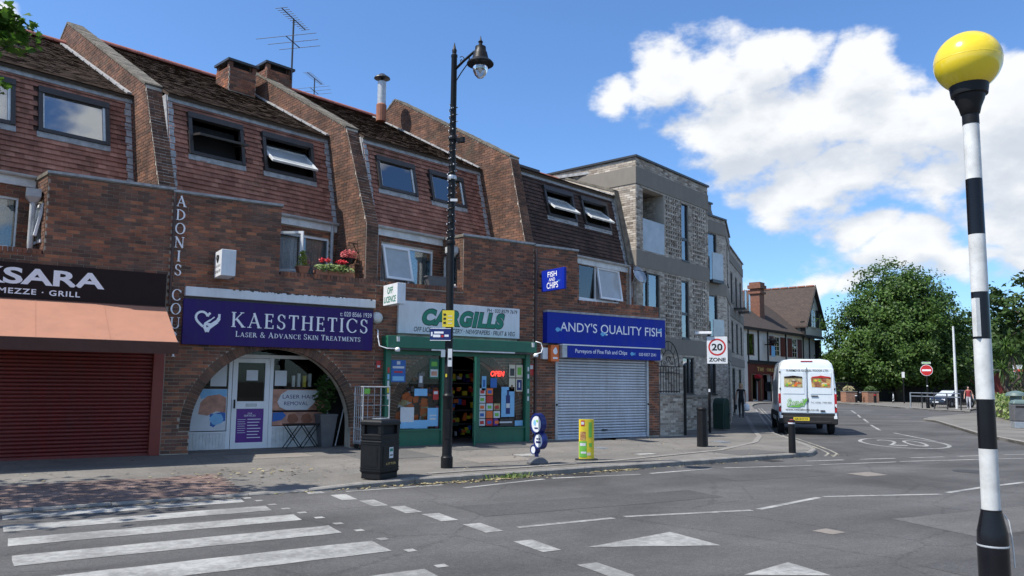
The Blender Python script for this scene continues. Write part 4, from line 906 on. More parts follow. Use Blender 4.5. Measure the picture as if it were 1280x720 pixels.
# unit 3
u = units[2]; w3, clip3 = arch_front(2, 9.93, 2.62, 7.55, 12.3)
mb = MB(); walls(mb, S, 7.55, 12.3, 2.62, 5.54, -.30, -.001, [(6, 10.0, 4.0, 9)]); mb.build('front_wall', 'mortar', u)
split_bricks(2, brick_cells(7.55, 12.3, 0.05, 2.44, clip=clip3)+brick_cells(7.55, 12.3, 2.40, 5.54, [(8.14, 11.74, 2.7, 3.62), (6, 10.0, 4.0, 9)]), w3, pick=False)
# unit 4
u = units[3]; mb = MB(); walls(mb, S, 12.3, 17.06, 0, 5.52, -.30, 0, [(13.03, 16.60, 0, 2.40), (13.84, 20, 3.95, 9)]); w4 = mb.build('front_wall', 'mortar', u)
split_bricks(3, brick_cells(12.3, 17.06, 0.05, 5.52, [(13.03, 16.6, 0, 2.42), (12.62, 17.1, 2.7, 3.62), (13.84, 20, 3.95, 9)]), w4, pick=False)
# box tops, side returns and parapet cappings
def box_top(par, xl, xr, z, lret, rret):
    back = 19.3; k = .2309
    pts = [(xl-.03, 17.47), (xr+.03, 17.47), (xr+.03-(back-17.5)*k*(1 if rret else 0), back), (xl-.03-(back-17.5)*k, back)]
    b = MB(); b.prism([(x, y, z-.06) for x, y in pts], [(x, y, z+.015) for x, y in pts]); b.build('box_coping', 'coping', par)
    b = MB(); b.box(S, xl-.032, xr+.032, .02, .036, z-.03, z+.022); 
    b.build('coping_flashing', 'lead', par)
box_top(units[0], .53, 2.84, 5.70, True, False); box_top(units[1], 2.86, 5.15, 5.66, False, True); box_top(units[2], 10.0, 12.29, 5.54, True, False); box_top(units[3], 12.31, 13.84, 5.52, False, True)
def side_return(par, x, z1, z0, face, win=None, depth=1.05):
    o = S.p(x, 0, 0)
    if face == 'left':
        g = Fr(o[:], ANG-90); hl = [(-win[1], -win[0], win[2], win[3])] if win else []
        mb = MB(); walls(mb, g, -depth, 0, z0, z1, -.25, 0, hl); w = mb.build('box_side_wall', 'mortar', par)
        b = MB(); lay(b, g, brick_cells(-depth, -.012, z0, z1, hl), 0); b.build('brickwork', 'brick_warm', w, kind='stuff')
        if win: upvc_window(par, g, -win[1], -win[0], win[2], win[3], -.06, [(-win[1], -win[0])], curtain=None, opened={0: -10} if win[4] else ())
    else:
        g = Fr(o[:], ANG+90); mb = MB(); mb.box(g, .08, depth, -.25, -.02, z0, z1); mb.build('box_side_wall', 'brick', par)
side_return(units[0], .53, 5.64, 3.7, 'left', (.20, .62, 4.35, 5.15, True)); side_return(units[2], 10.0, 5.48, 3.7, 'left', (.28, .78, 4.18, 5.06, False))
side_return(units[1], 5.15, 5.60, 3.7, 'right'); side_return(units[3], 13.84, 5.46, 3.7, 'right')
for par, x0, x1, z in ((units[0], -1.9, .50, 4.03), (units[1], 5.18, 7.55, 4.02), (units[2], 7.55, 9.97, 4.0), (units[3], 13.87, 17.06, 3.95)):
    n = int((x1-x0)/.078)
    for_ = MB()
    for k in range(n):
        a = x0+(x1-x0)*k/n; e = R.uniform(-.006, .006); for_.box(S, a+.004, a+(x1-x0)/n-.004, -.24, .016+e, z-.002, z+.10+e*.5, R.random()*.999+.0005)
    for_.build('soldier_course', 'brick', par, kind='stuff')
# rainwater pipes
def pipe(par, pts, r, mat, name='downpipe'): return MB().tube(pts, r, 10).build(name, mat, par, smooth=True, autosmooth=50)
f0 = Fr((XS[0], 17.8), ANG); f1 = Fr((XS[1], 17.8), ANG); f2 = Fr((XS[2], 17.8), ANG); f3 = Fr((XS[3], 17.8), ANG)
def hopper(par, c, mat='gutter'):
    b = MB(); b.loft([[c+Vector((sx*w*.5, sy*w*.5, z)) for sx, sy in ((-1, -1), (1, -1), (1, 1), (-1, 1))] for w, z in ((.12, 0), (.26, .10), (.26, .26))]); return b.build('hopper', mat, par)
c = S.p(.30, -.30, 5.10); hopper(units[0], c); pipe(units[0], [c+Vector((0, 0, .05)), c+Vector((0, 0, -1.05))], .055, 'gutter')
c = S.p(9.80, -.28, 4.96); hopper(units[2], c); pipe(units[2], [c, c+Vector((0, 0, -.9))], .045, 'gutter')
pipe(units[1], [f1.p(4.06, .03, 5.62), f1.p(4.06, .02, 4.0)], .045, 'gutter'); pipe(units[2], [f2.p(.10, .03, 5.50), f2.p(.10, .02, 4.0)], .045, 'gutter')
MT['pipe_brown'] = pm('brown_pipe', (.06, .032, .026), .5, var=.2)
pipe(units[1], [S.p(2.86, .05, 5.6), S.p(2.86, .05, 3.2)], .03, 'pipe_brown'); pipe(units[3], [S.p(12.33, .05, 5.4), S.p(12.33, .05, .1)], .04, 'pipe_brown')
pipe(units[3], [f3.p(4.93, .06, 5.50), f3.p(4.93, .06, 3.9)], .04, 'gutter')
# chimneys and flue on the roof
def chimney(par, f, a0, a1, n0, n1, z0, z1):
    mb = MB(); mb.box(f, a0, a1, -n1, -n0, z0, z1); o = mb.build('chimney', 'mortar', par)
    b = MB(); lay(b, Fr(f.p(0, -n0, 0)[:], ANG), brick_cells(a0+.004, a1-.004, z0+.4, z1), 0)
    g = Fr(f.p(a0, 0, 0)[:], ANG-90); lay(b, g, brick_cells(-n1, -n0-.012, z0+.4, z1), 0); b.build('brickwork', 'brick', o, kind='stuff')
    for (x, y) in ((a0+.06, n0+.06), (a1-.06, n0+.06), (a0+.06, n1-.06), (a1-.06, n1-.06)): P1('cap_post', 'brick', o, f, (x-.06, x+.06, -y-.06, -y+.06, z1, z1+.17))
    P1('chimney_cap', 'anthracite', o, f, (a0-.06, a1+.06, -n1-.06, -n0+.06, z1+.17, z1+.24)); P1('flue_core', 'dark_room', o, f, (a0+.14, a1-.14, -n1+.14, -n0-.14, z1, z1+.168))
    return o
chimney(units[1], f2, -1.50, -.66, 5.15, 5.95, 9.6, 10.70); chimney(units[2], f2, -.30, .56, 5.2, 6.0, 9.8, 11.02)
fl = MB(); c = f3.p(-1.15, -5.6, 0); fl.lathe([(.14, 10.3), (.14, 11.55)], (c.x, c.y, 0), 14); fo = fl.build('flue', 'galv', units[2], smooth=True, autosmooth=40)
MB().lathe([(.16, 10.2), (.17, 10.75), (.13, 10.8)], (c.x, c.y, 0), 14).build('flue_base', 'terracotta', fo); MB().lathe([(.05, 11.55), (.05, 11.64), (.27, 11.66), (.26, 11.69), (.08, 11.82), (.01, 11.83)], (c.x, c.y, 0), 16).build('flue_cowl', 'anthracite', fo)
# dark solar panel edge on the fourth roof
P1('roof_rail', 'anthracite', units[3], f3, (.3, 3.2, -2.5, -2.42, 8.79, 8.87))
# ------------------------------------------------------------------ shopfronts
def shutter(par, a0, a1, z0, z1, b, mat, pitch=.075, name='shutter'):
    """roller shutter: every curved slat is its own piece, sharing one mesh"""
    P1('shutter_backing', 'dark_room', par, S, (a0, a1, b-.05, b-.03, z0, z1))
    n = int((z1-z0)/pitch); prof = [(-.012, 0), (.004, .012), (.016, .03), (.016, .05), (.006, .064), (-.012, .070)]
    mb = MB(); mb.loft([[S.p(a, b+x, z) for x, z in prof] for a in (a0, a1)]); first = mb.build('shutter_slat', mat, par)
    for k in range(n):
        o = first if k == 0 else bpy.data.objects.new('shutter_slat', first.data)
        if k: COL.objects.link(o); setp(o, par)
        o.location = (0, R.uniform(-.002, .002), z0+.06+k*pitch)
    P1('shutter_bottom_bar', mat, par, S, (a0, a1, b-.02, b+.03, z0+.005, z0+.06))
# unit 1: maroon shutter in a red frame
u = units[0]; shutter(u, -1.75, 2.62, .05, 2.22, -.08, 'shutter_red')
P1('shutter_frame', 'frame_red', u, S, (2.62, 2.83, -.10, .03, .05, 2.25), bevel=.008); P1('shutter_frame', 'frame_red', u, S, (-1.9, -1.75, -.10, .03, .05, 2.25))
P1('step', 'concrete', u, S, (-1.9, 2.85, -.3, .10, 0, .052))
# unit 4: galvanised shutter
u = units[3]; shutter(u, 13.12, 16.52, .05, 2.40, -.02, 'shutter_grey', .08)
P1('shutter_guide', 'galv', u, S, (13.03, 13.12, -.05, .04, .05, 2.42), bevel=.006); P1('shutter_guide', 'galv', u, S, (16.52, 16.60, -.05, .04, .05, 2.42), bevel=.006)
P1('shutter_handle', 'black', u, S, (14.75, 14.95, .0, .03, .28, .31))
for z in (1.0,): P1('shutter_lock', 'black', u, S, (13.05, 13.10, .04, .06, z, z+.06)); P1('shutter_lock', 'black', u, S, (16.54, 16.58, .04, .06, z, z+.06))
# unit 2: recessed white shopfront behind the arch (b = -.8)
u = units[1]; B0 = -.8
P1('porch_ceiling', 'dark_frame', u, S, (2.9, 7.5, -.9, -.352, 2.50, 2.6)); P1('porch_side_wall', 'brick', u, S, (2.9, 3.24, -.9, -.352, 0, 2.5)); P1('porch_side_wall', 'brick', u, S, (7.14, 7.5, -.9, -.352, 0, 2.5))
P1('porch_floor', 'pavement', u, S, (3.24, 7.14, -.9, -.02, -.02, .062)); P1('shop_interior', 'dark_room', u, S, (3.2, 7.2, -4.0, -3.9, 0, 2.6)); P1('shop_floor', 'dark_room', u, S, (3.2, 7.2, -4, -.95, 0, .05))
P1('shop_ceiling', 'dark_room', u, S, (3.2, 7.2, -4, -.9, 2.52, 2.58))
fr = MB(); walls(fr, S, 3.26, 6.72, .06, 2.48, B0-.06, B0, [(3.32, 4.34, .46, 2.14), (4.42, 5.28, .06, 2.14), (5.36, 6.64, .55, 2.14), (3.32, 6.64, 2.22, 2.44)]); sf = fr.build('shopfront_frame', 'upvc', u)
P1('side_screen', 'dark_room', u, S, (6.72, 7.14, B0-.05, B0, .06, 2.5))
for a0, a1, z0, z1 in ((3.32, 4.34, .46, 2.14), (5.36, 6.64, .55, 2.14), (3.32, 6.64, 2.22, 2.44)): P1('pane', 'glass_clear', sf, S, (a0, a1, B0-.035, B0-.025, z0, z1))
for a0, a1, z1 in ((3.34, 4.33, .44), (5.37, 6.63, .53)):
    n = 14
    for k in range(n): P1('panel_board', 'upvc_old', sf, S, (a0+(a1-a0)*k/n+.004, a0+(a1-a0)*(k+1)/n-.004, B0+.001, B0+.012, .08, z1))
dr = P1('door', 'upvc', u, S, (4.43, 5.27, B0-.05, B0+.012, .06, .20), (4.43, 4.54, B0-.05, B0+.012, .20, 2.13), (5.16, 5.27, B0-.05, B0+.012, .20, 2.13), (4.54, 5.16, B0-.05, B0+.012, 2.03, 2.13), (4.54, 5.16, B0-.05, B0+.012, .97, 1.14))
P1('pane', 'glass_clear', dr, S, (4.54, 5.16, B0-.03, B0-.02, 1.14, 2.03)); P1('lower_panel', 'poster_purple', dr, S, (4.54, 5.16, B0-.03, B0+.002, .20, .97))
P1('letterbox', 'steel', dr, S, (4.74, 5.0, B0+.013, B0+.022, 1.02, 1.09), bevel=.004); P1('handle', 'black', dr, S, (4.47, 4.50, B0+.012, B0+.05, .98, 1.18)); P1('notice', 'poster_white', dr, S, (4.74, 5.0, B0-.018, B0-.014, 1.62, 1.86))
lettering('OUR', S, 4.80, 4.90, .84, .88, B0+.005, 'white_letter', dr); lettering('SERVICES', S, 4.72, 4.98, .79, .83, B0+.005, 'white_letter', dr)
for k in range(7):
    b = MB(); b.box(S, 4.80, 5.10-.03*(k % 3), B0+.003, B0+.005, .72-k*.07, .735-k*.07); b.box(S, 4.58, 4.76-.02*(k % 2), B0+.003, B0+.005, .72-k*.05, .728-k*.05); b.build('printed_line', 'white_letter', dr)
def flat(name, mat, par, pts, b, f=S, th=.003):
    m = MB(); m.prism([f.p(a, b, z) for a, z in pts], [f.p(a, b+th, z) for a, z in pts]); return m.build(name, mat, par)
def blob(cx, cz, rx, rz, n=18, j=.12, rot=0):
    out = []
    for k in range(n):
        a = 2*pi*k/n; r = 1+R.uniform(-j, j); x, z = rx*r*cos(a), rz*r*sin(a); out.append((cx+x*cos(rot)-z*sin(rot), cz+x*sin(rot)+z*cos(rot)))
    return out
B1 = B0-.022
po = flat('window_poster', 'poster_white', sf, [(3.33, .48), (4.33, .48), (4.33, 1.42), (3.33, 1.42)], B1)
for mat, pts in (('poster_sky', [(3.76, 1.2), (4.32, 1.25), (4.32, 1.41), (3.72, 1.41)]), ('green', [(3.34, .98), (3.46, .97), (3.66, 1.10), (3.72, 1.30), (3.66, 1.41), (3.5, 1.38), (3.36, 1.2)]), ('poster_skin', [(3.72, .86), (3.92, .82), (4.10, .92), (4.31, .88), (4.31, 1.22), (4.16, 1.3), (3.9, 1.26), (3.76, 1.12)]),
                 ('poster_white', [(3.70, .50), (3.98, .50), (3.96, .96), (3.84, .80)]), ('poster_blue', [(3.86, .90), (4.05, .86), (4.31, .92), (4.31, .70), (4.16, .66), (4.06, .56), (3.98, .60), (4.0, .76)]), ('poster_sky', blob(4.12, .74, .16, .12)), ('poster_skin', [(3.34, .62), (3.44, .66), (3.46, .80), (3.38, .90), (3.34, .88)])):
    flat('print_shape', mat, po, pts, B1+.0035+.0006*R.random())
for a0, a1, z0, z1 in ((3.95, 4.30, 1.48, 1.98), (3.36, 3.6, 1.5, 1.7)): flat('notice', 'poster_white', sf, [(a0, z0), (a1, z0), (a1, z1), (a0, z1)], B1)
po = flat('window_poster', 'poster_skin', sf, [(5.37, .57), (6.63, .57), (6.63, 1.42), (5.37, 1.42)], B1)
flat('print_shape', 'poster_white', po, [(5.48, 1.12), (5.54, 1.0), (5.7, .93), (6.2, .93), (6.36, 1.08), (6.44, 1.22), (6.5, 1.40), (5.72, 1.40), (5.56, 1.3)], B1+.004)
lettering('LASER HAIR', S, 5.60, 6.40, 1.20, 1.29, B1+.009, 'purple', po); lettering('REMOVAL', S, 5.64, 6.22, 1.04, 1.13, B1+.009, 'purple', po)
flat('print_shape', 'sign_brown', po, [(5.37, .88), (6.63, .88), (6.63, .925), (5.37, .925)], B1+.0045); flat('print_shape', 'poster_blue', po, [(5.38, .66), (5.6, .70), (5.7, .8), (5.62, .88), (5.38, .87)], B1+.0042)
for x in (5.86, 6.2): flat('print_shape', 'terracotta', po, blob(x, .72, .13, .12), B1+.0046)
flat('notice', 'poster_white', sf, [(5.40, 1.5), (5.68, 1.5), (5.68, 1.86), (5.40, 1.86)], B1)
for x in (5.85, 5.98, 6.12, 6.25): P1('window_bottle', ('poster_white', 'yellow', 'upvc_old', 'poster_white')[int(x*10) % 4], sf, S, (x, x+.07, B0-.2, B0-.13, 1.48, 1.75+.05*((int(x*100)) % 3)))
# unit 3: green timber shopfront standing just proud of the arch wall
u = units[2]; G0 = .10
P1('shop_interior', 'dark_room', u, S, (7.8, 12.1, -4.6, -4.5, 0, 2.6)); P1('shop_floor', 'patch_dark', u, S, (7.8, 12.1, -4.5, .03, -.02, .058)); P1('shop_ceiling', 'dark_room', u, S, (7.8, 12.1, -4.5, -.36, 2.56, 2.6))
for a0, a1 in ((7.78, 7.92), (11.92, 12.06)): P1('shopfront_post', 'green', u, S, (a0, a1, .02, G0+.08, .05, 2.46), bevel=.008)
P1('shopfront_rail', 'green', u, S, (7.92, 11.92, .03, G0+.05, 2.30, 2.45))
for a0, a1 in ((9.34, 9.45), (10.36, 10.47)): P1('shopfront_mullion', 'green', u, S, (a0, a1, .02, G0+.06, .05, 2.30), bevel=.006)
for a0, a1 in ((7.92, 9.34), (10.47, 11.92)):
    P1('stall_riser', 'green', u, S, (a0, a1, .02, G0+.02, .05, .42)); P1('riser_sill', 'green', u, S, (a0, a1, .02, G0+.06, .42, .46)); P1('pane', 'glass_clear', u, S, (a0, a1, G0-.04, G0-.03, .46, 2.30))
dl = Fr(S.p(10.36, .04, 0)[:], 180+62); fr = MB(); walls(fr, dl, 0, .86, .06, 2.28, -.02, .02, [(.10, .76, .22, 2.16)]); dd = fr.build('door', 'green', u); P1('pane', 'glass_clear', dd, dl, (.10, .76, -.004, .004, .22, 2.16))
# shelves of groceries inside
def groceries(par, a0, a1, b0, b1, z0, z1, cols, n, name='groceries'):
    mb = MB()
    for _ in range(n):
        a, z = R.uniform(a0, a1-.1), R.uniform(z0, z1-.12); w, h = R.uniform(.06, .16), R.uniform(.06, .18); b_ = R.uniform(b0, b1); mb.box(S, a, a+w, b_, b_+.06, z, min(z+h, z1), 0, R.randrange(len(cols)))
    return mb.build(name, cols, par, kind='stuff')
for k, (a0, a1, b) in enumerate(((8.4, 9.2, -1.7), (9.35, 10.5, -2.0), (10.6, 11.6, -1.6))):
    sh = tag(P1('grocery_shelf', 'anthracite', None, S, *[(a0, a1, b-.4, b, .06+.38*q, .10+.38*q) for q in range(6)], (a0-.03, a0, b-.4, b, .06, 2.1), (a1, a1+.03, b-.4, b, .06, 2.1)),
             ('grocery shelving behind the left green-framed window', 'grocery shelving facing the open green shop door', 'grocery shelving behind the window with the neon word')[k], 'shelf', 'shelves inside the green shop')
    for q in range(5): groceries(sh, a0+.02, a1-.02, b-.25, b-.08, .11+.38*q, .11+.38*q+.30, ['poster_white', 'red', 'yellow', 'poster_blue', 'leafgreen', 'orange', 'purple', 'dark_frame'], 11)
sp_ = tag(P1('snack_display', 'anthracite', None, S, (8.25, 9.28, -.62, -.40, .06, .5)), 'heap of orange snack packets behind the left green-framed window', 'snack display')
mb = MB()
for _ in range(190):
    a, z = R.uniform(8.2, 9.2), R.uniform(.5, 1.32); 
    if z > .55+(a-8.0)*.9+.25: z = R.uniform(.5, 1.0)
    s = R.uniform(.06, .11); t = R.uniform(-.5, .5); c = S.p(a, -.16+R.uniform(-.1, .1), z); uu = Vector((cos(t), 0, sin(t)))*s; vv = Vector((-sin(t), -.3, cos(t)))*s*1.2
    mb.poly([c-uu-vv, c+uu-vv, c+uu+vv, c-uu+vv], 0, R.choice((0, 0, 0, 0, 1, 2, 3, 3)))
mb.build('snack_packets', ['orange', 'poster_food', 'poster_white', 'dark_frame'], sp_, kind='stuff')
# crates and fruit just inside the open door
o = thing('crate_stack', 'stack of magenta crates just inside the open shop door', 'crates', S.p(9.6, -.5, .06)[:])
for k in range(4): P1('crate', pm('magenta_crate', (.30, .03, .09), .5) if k == 0 else bpy.data.materials['magenta_crate'], o, S, (9.50+.01*(k % 2), 9.86+.01*(k % 2), -.75, -.45, .062+.24*k, .29+.24*k), bevel=.01)
o = thing('fruit_display', 'tiered fruit and vegetable display seen through the shop doorway', 'fruit display', S.p(10.1, -.9, .06)[:])
for k in range(3): P1('tray', 'bin_green', o, S, (9.95, 10.5, -1.25-.2*k, -1.0-.2*k, .45+.3*k, .55+.3*k)); 
mb = MB()
for _ in range(130):
    k = R.randrange(3); r = R.uniform(.03, .05); c = S.p(R.uniform(9.98, 10.46), -1.02-.2*k-R.uniform(0, .2), .58+.3*k); mb.lathe([(.005, -r), (r*.8, -r*.6), (r, 0), (r*.8, r*.6), (.005, r)], c, 7, 0, R.randrange(4))
mb.build('fruit', ['red', 'leafgreen', 'orange', 'yellow'], o, kind='stuff')
# posters on the glass
pg = G0-.028
def poster(a0, a1, z0, z1, mat, inner=(), b=pg, par=None, word=None):
    o = flat('poster', mat, par or units[2], [(a0, z0), (a1, z0), (a1, z1), (a0, z1)], b)
    for k, (m_, x0, x1, y0, y1) in enumerate(inner): flat('print_shape', m_, o, [(a0+(a1-a0)*x, z0+(z1-z0)*y) for x, y in ((x0, y0), (x1, y0), (x1, y1), (x0, y1))], b+.0035+.0006*k)
    return o
poster(7.97, 8.36, 1.62, 2.16, 'poster_blue', [('poster_sky', .1, .9, .06, .26), ('poster_white', .1, .9, .62, .72), ('red', .2, .8, .42, .5), ('poster_white', .38, .62, .8, .95)])
poster(9.02, 9.30, 1.72, 2.22, 'green', [('poster_white', .12, .88, .08, .46), ('poster_skin', .2, .8, .14, .36), ('leafgreen', .2, .8, .62, .85)])
poster(9.14, 9.30, 1.18, 1.42, 'red', [('poster_white', .15, .85, .6, .9)]); poster(8.25, 8.62, .48, 1.0, 'poster_white', [('poster_sky', .0, 1, 0, .3)]); poster(8.62, 9.0, .47, .68, 'poster_sky'); poster(9.0, 9.30, .52, .98, 'poster_sky', [('poster_white', .2, .8, .35, .45), ('poster_white', .2, .8, .55, .62)])
poster(8.62, 8.98, 1.28, 1.46, 'poster_sky'); poster(8.72, 8.86, 1.5, 1.85, 'bin_grey', [('poster_white', .2, .8, .3, .8)])
poster(10.58, 10.72, 1.42, 1.80, 'poster_sky', [('poster_blue', .25, .75, .25, .75)])
cols = ['poster_white', 'red', 'poster_purple', 'poster_white', 'orange', 'poster_white', 'upvc_old', 'poster_white', 'poster_food']
for r_ in range(5):
    for c_ in range(3):
        if r_ > 2 and c_ == 2: continue
        a0 = 10.50+c_*.23; z0 = .50+r_*.2; poster(a0, a0+.20, z0, z0+.18, cols[(r_*3+c_) % 9], [(('red', 'poster_blue', 'orange', 'leafgreen')[(r_+c_) % 4], .2, .8, .25, .7)])
o = poster(11.20, 11.62, .72, 1.52, 'poster_sky', [('navy', .34, .66, .1, .72), ('navy', .42, .58, .72, .9), ('poster_white', .36, .64, .3, .45)])
poster(11.44, 11.64, 1.78, 2.12, 'cream', [('anthracite', .15, .85, .12, .7)]); poster(11.67, 11.88, 1.78, 2.12, 'cream', [('leafgreen', .2, .8, .2, .8)]); poster(11.44, 11.64, 1.40, 1.75, 'cream', [('wood', .35, .6, .2, .5)]); poster(11.67, 11.88, 1.40, 1.75, 'cream', [('navy', .12, .88, .1, .9), ('poster_white', .4, .6, .3, .7)])
poster(11.64, 11.9, .48, .62, 'poster_sky'); poster(11.1, 11.6, .48, .68, 'dark_frame', [('poster_white', .1, .9, .4, .6)])
nsn = tag(lettering('OPEN', S, 10.86, 11.28, 1.80, 1.94, pg-.02, 'neon', None, offset=.01, shear=.15, name='neon_sign'), 'red neon OPEN sign hanging in the green shop window', 'neon sign')
poster(10.85, 11.05, 1.5, 1.75, 'poster_blue'); poster(7.60, 7.72, 1.95, 2.13, 'red', [('poster_white', .2, .8, .1, .4)], b=.02); poster(12.10, 12.28, 1.85, 2.15, 'red', [('poster_white', .1, .9, .55, .9)], b=.02)
for k in range(5): P1('sticker', ('poster_white', 'yellow', 'poster_white', 'poster_sky', 'red')[k], u, S, (7.83, 7.88, G0+.082, G0+.084, 1.2+.16*k, 1.33+.16*k)); P1('sticker', ('poster_white', 'poster_white', 'green_letter', 'poster_white', 'poster_white')[k], u, S, (11.97, 12.02, G0+.082, G0+.084, 1.15+.2*k, 1.27+.2*k))
# green shutter housing over the shopfront
ca = thing('shutter_canopy', 'long green shutter housing above the green shop windows', 'shutter housing', S.p(9.9, .1, 2.43)[:])
P1('housing', 'green', ca, S, (7.72, 12.12, .015, .40, 2.45, 2.74), bevel=.012); P1('bottom_rail', 'dark_frame', ca, S, (7.8, 12.05, .05, .38, 2.40, 2.448)); P1('edge_trim', 'upvc_old', ca, S, (8.9, 11.4, .385, .41, 2.41, 2.446))
for a in (7.98, 11.98): P1('end_bracket', 'upvc_old', ca, S, (a-.03, a+.04, .40, .43, 2.60, 2.72))
def gooseneck(label, pts, head):
    o = thing('security_lamp', label, 'lamp', S.p(*pts[0])[:], 'swan-neck lamps on the green housing'); MB().tube([S.p(*p) for p in pts], .014, 8).build('arm', 'upvc', o, smooth=True); c = S.p(*head)
    MB().lathe([(.02, -.05), (.06, -.05), (.065, .02), (.035, .05), (.01, .055)], c, 12).build('lamp_head', 'upvc', o, smooth=True)
gooseneck('white swan-neck lamp at left end of green housing', [(7.60, .0, 2.90), (7.55, .18, 2.86), (7.50, .30, 2.70), (7.52, .36, 2.48), (7.66, .48, 2.42), (7.86, .52, 2.42)], (7.92, .52, 2.40))
gooseneck('white swan-neck lamp at right end of green housing', [(12.08, .40, 2.76), (12.22, .45, 2.72), (12.26, .48, 2.58), (12.2, .5, 2.46), (12.05, .5, 2.42)], (12.02, .50, 2.38))
# ------------------------------------------------------------------ fascia signs
sg = thing('fascia_sign', 'dark brown restaurant fascia with white lettering above the awning', 'shop sign', S.p(.4, .05, 3.15)[:])
P1('panel', 'sign_brown', sg, S, (-1.9, 2.77, .0, .10, 3.14, 3.83), bevel=.006)
lettering('AKSARA', S, -1.07, 1.62, 3.41, 3.73, .104, 'white_letter', sg, offset=.03); lettering('MEZZE · GRILL', S, -.16, 1.20, 3.22, 3.33, .104, 'white_letter', sg, offset=.02, space=1.15)
lettering('TURKISH ·', S, -1.5, -.40, 3.27, 3.39, .104, 'white_letter', sg, offset=.02, space=1.15) if False else None
sg = thing('fascia_sign', 'purple fascia sign with white heart emblem and serif lettering', 'shop sign', S.p(5.3, .08, 2.37)[:])
P1('panel', 'purple', sg, S, (3.13, 7.44, .0, .12, 2.37, 3.34), bevel=.006)
heart(S, 3.62, 2.90, .48, .121, 'white_letter', sg)
serif('KAESTHETICS', S, 4.12, 7.30, 2.78, .33, .121, 'white_letter', sg, gap=.22)
serif('LASER & ADVANCE SKIN TREATMENTS', S, 4.22, 7.12, 2.57, .125, .121, 'white_letter', sg, gap=.16, small=.82)
lettering('t: 020 8566 1939', S, 6.60, 7.40, 3.16, 3.27, .123, 'white_letter', sg)
bx_ = thing('white_board', 'white shutter box above the purple fascia sign', 'shutter box', S.p(5.3, .06, 3.38)[:])
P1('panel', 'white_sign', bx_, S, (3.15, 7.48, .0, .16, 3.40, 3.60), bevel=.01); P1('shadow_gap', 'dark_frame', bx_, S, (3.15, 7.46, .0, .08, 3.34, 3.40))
b = MB()
for _ in range(60):
    a = R.gauss(5.7, .9); 
    if 3.3 < a < 7.4: b.box(S, a, a+R.uniform(.01, .06), .162, .166, 3.60-R.uniform(.005, .03), 3.602)
b.build('peeling_edge', 'dark_frame', bx_, kind='stuff')
sg = thing('fascia_sign', 'white fascia sign with slanted green and black lettering', 'shop sign', S.p(9.9, .05, 2.83)[:])
P1('panel', 'white_sign', sg, S, (8.12, 11.75, .0, .10, 2.83, 3.65), bevel=.006)
lettering('CARGILLS', S, 8.72, 11.20, 3.05, 3.50, .101, 'dark_letter', sg, offset=.085, shear=.22, space=1.12); lettering('CARGILLS', S, 8.735, 11.185, 3.07, 3.48, .104, 'green_letter', sg, offset=.062, shear=.22, space=1.12)
lettering('OFF LICENCE · GROCERY · NEWSPAPERS · FRUIT & VEG', S, 8.54, 11.58, 2.89, 3.01, .102, 'dark_letter', sg, offset=.012, shear=.15)
lettering('PH : 020 8579 7679', S, 10.70, 11.66, 3.50, 3.60, .102, 'dark_letter', sg, offset=.01, shear=.12)
def fish(fr, a, z, s, b, par, flip=1):
    o = MB(); pts = [(a+flip*s*x, z+s*y) for x, y in ((-.5, 0), (-.2, .28), (.12, .22), (.3, .05), (.55, .26), (.48, 0), (.55, -.26), (.3, -.06), (.1, -.24), (-.22, -.3))]; k = MB(); k.prism([fr.p(x, b, y) for x, y in pts], [fr.p(x, b+.006, y) for x, y in pts]); return k.build('fish_emblem', 'blue2', par)
sg = thing('fascia_sign', 'large royal blue fascia sign with thin white lettering and fish', 'shop sign', S.p(14.9, .1, 2.75)[:])
P1('panel', 'blue', sg, S, (12.60, 17.14, .0, .22, 2.75, 3.62), bevel=.006); P1('top_trim', 'lead', sg, S, (12.60, 17.14, .0, .225, 3.622, 3.68))
lettering("ANDY'S QUALITY FISH", S, 13.05, 16.98, 3.05, 3.37, .222, 'white_letter', sg, offset=.004)
for a, z in ((12.98, 3.14), (14.62, 3.08), (16.90, 3.30)): fish(S, a, z, .22 if a < 16 else .14, .226, sg)
sg = thing('lower_fascia_sign', 'narrow blue shutter-box sign with white lettering below the large blue sign', 'shop sign', S.p(14.9, .2, 2.3)[:])
P1('panel', 'blue', sg, S, (13.22, 16.82, .0, .34, 2.36, 2.70), bevel=.008); P1('top_trim', 'upvc', sg, S, (13.05, 16.83, .0, .352, 2.702, 2.735)); P1('end_panel', 'galv', sg, S, (13.05, 13.218, .0, .33, 2.36, 2.70))
lettering('Purveyors of Fine Fish and Chips', S, 13.50, 15.45, 2.46, 2.61, .342, 'white_letter', sg, offset=.01); lettering('020 8357 2541', S, 15.92, 16.62, 2.48, 2.57, .342, 'white_letter', sg, offset=.008); fish(S, 15.66, 2.53, .2, .344, sg)
# panel joints and fixings on the fascias
for par_, a0, a1, z0, z1, b_, n_ in ((sg, 13.22, 16.82, 2.37, 2.69, .3402, 3),):
    for k in range(1, n_): P1('panel_joint', 'dark_frame', par_, S, (a0+(a1-a0)*k/n_-.002, a0+(a1-a0)*k/n_+.002, b_, b_+.001, z0, z1))
# vertical building name
sg = thing('building_name', 'white serif letters spelling the building name down the brick pier', 'lettering', S.p(2.98, .02, 2.6)[:])
for k, ch in enumerate('ADONIS COURT'):
    if ch == ' ': continue
    w_ = glyph(ch)[1]*.22; zc = 5.32-k*.298+(.06 if k > 6 else 0); ac = 2.99; serif(ch, S, ac-w_/2, ac+w_/2, zc, .235, .018, 'white_letter', sg, name='letter', depth=.03)
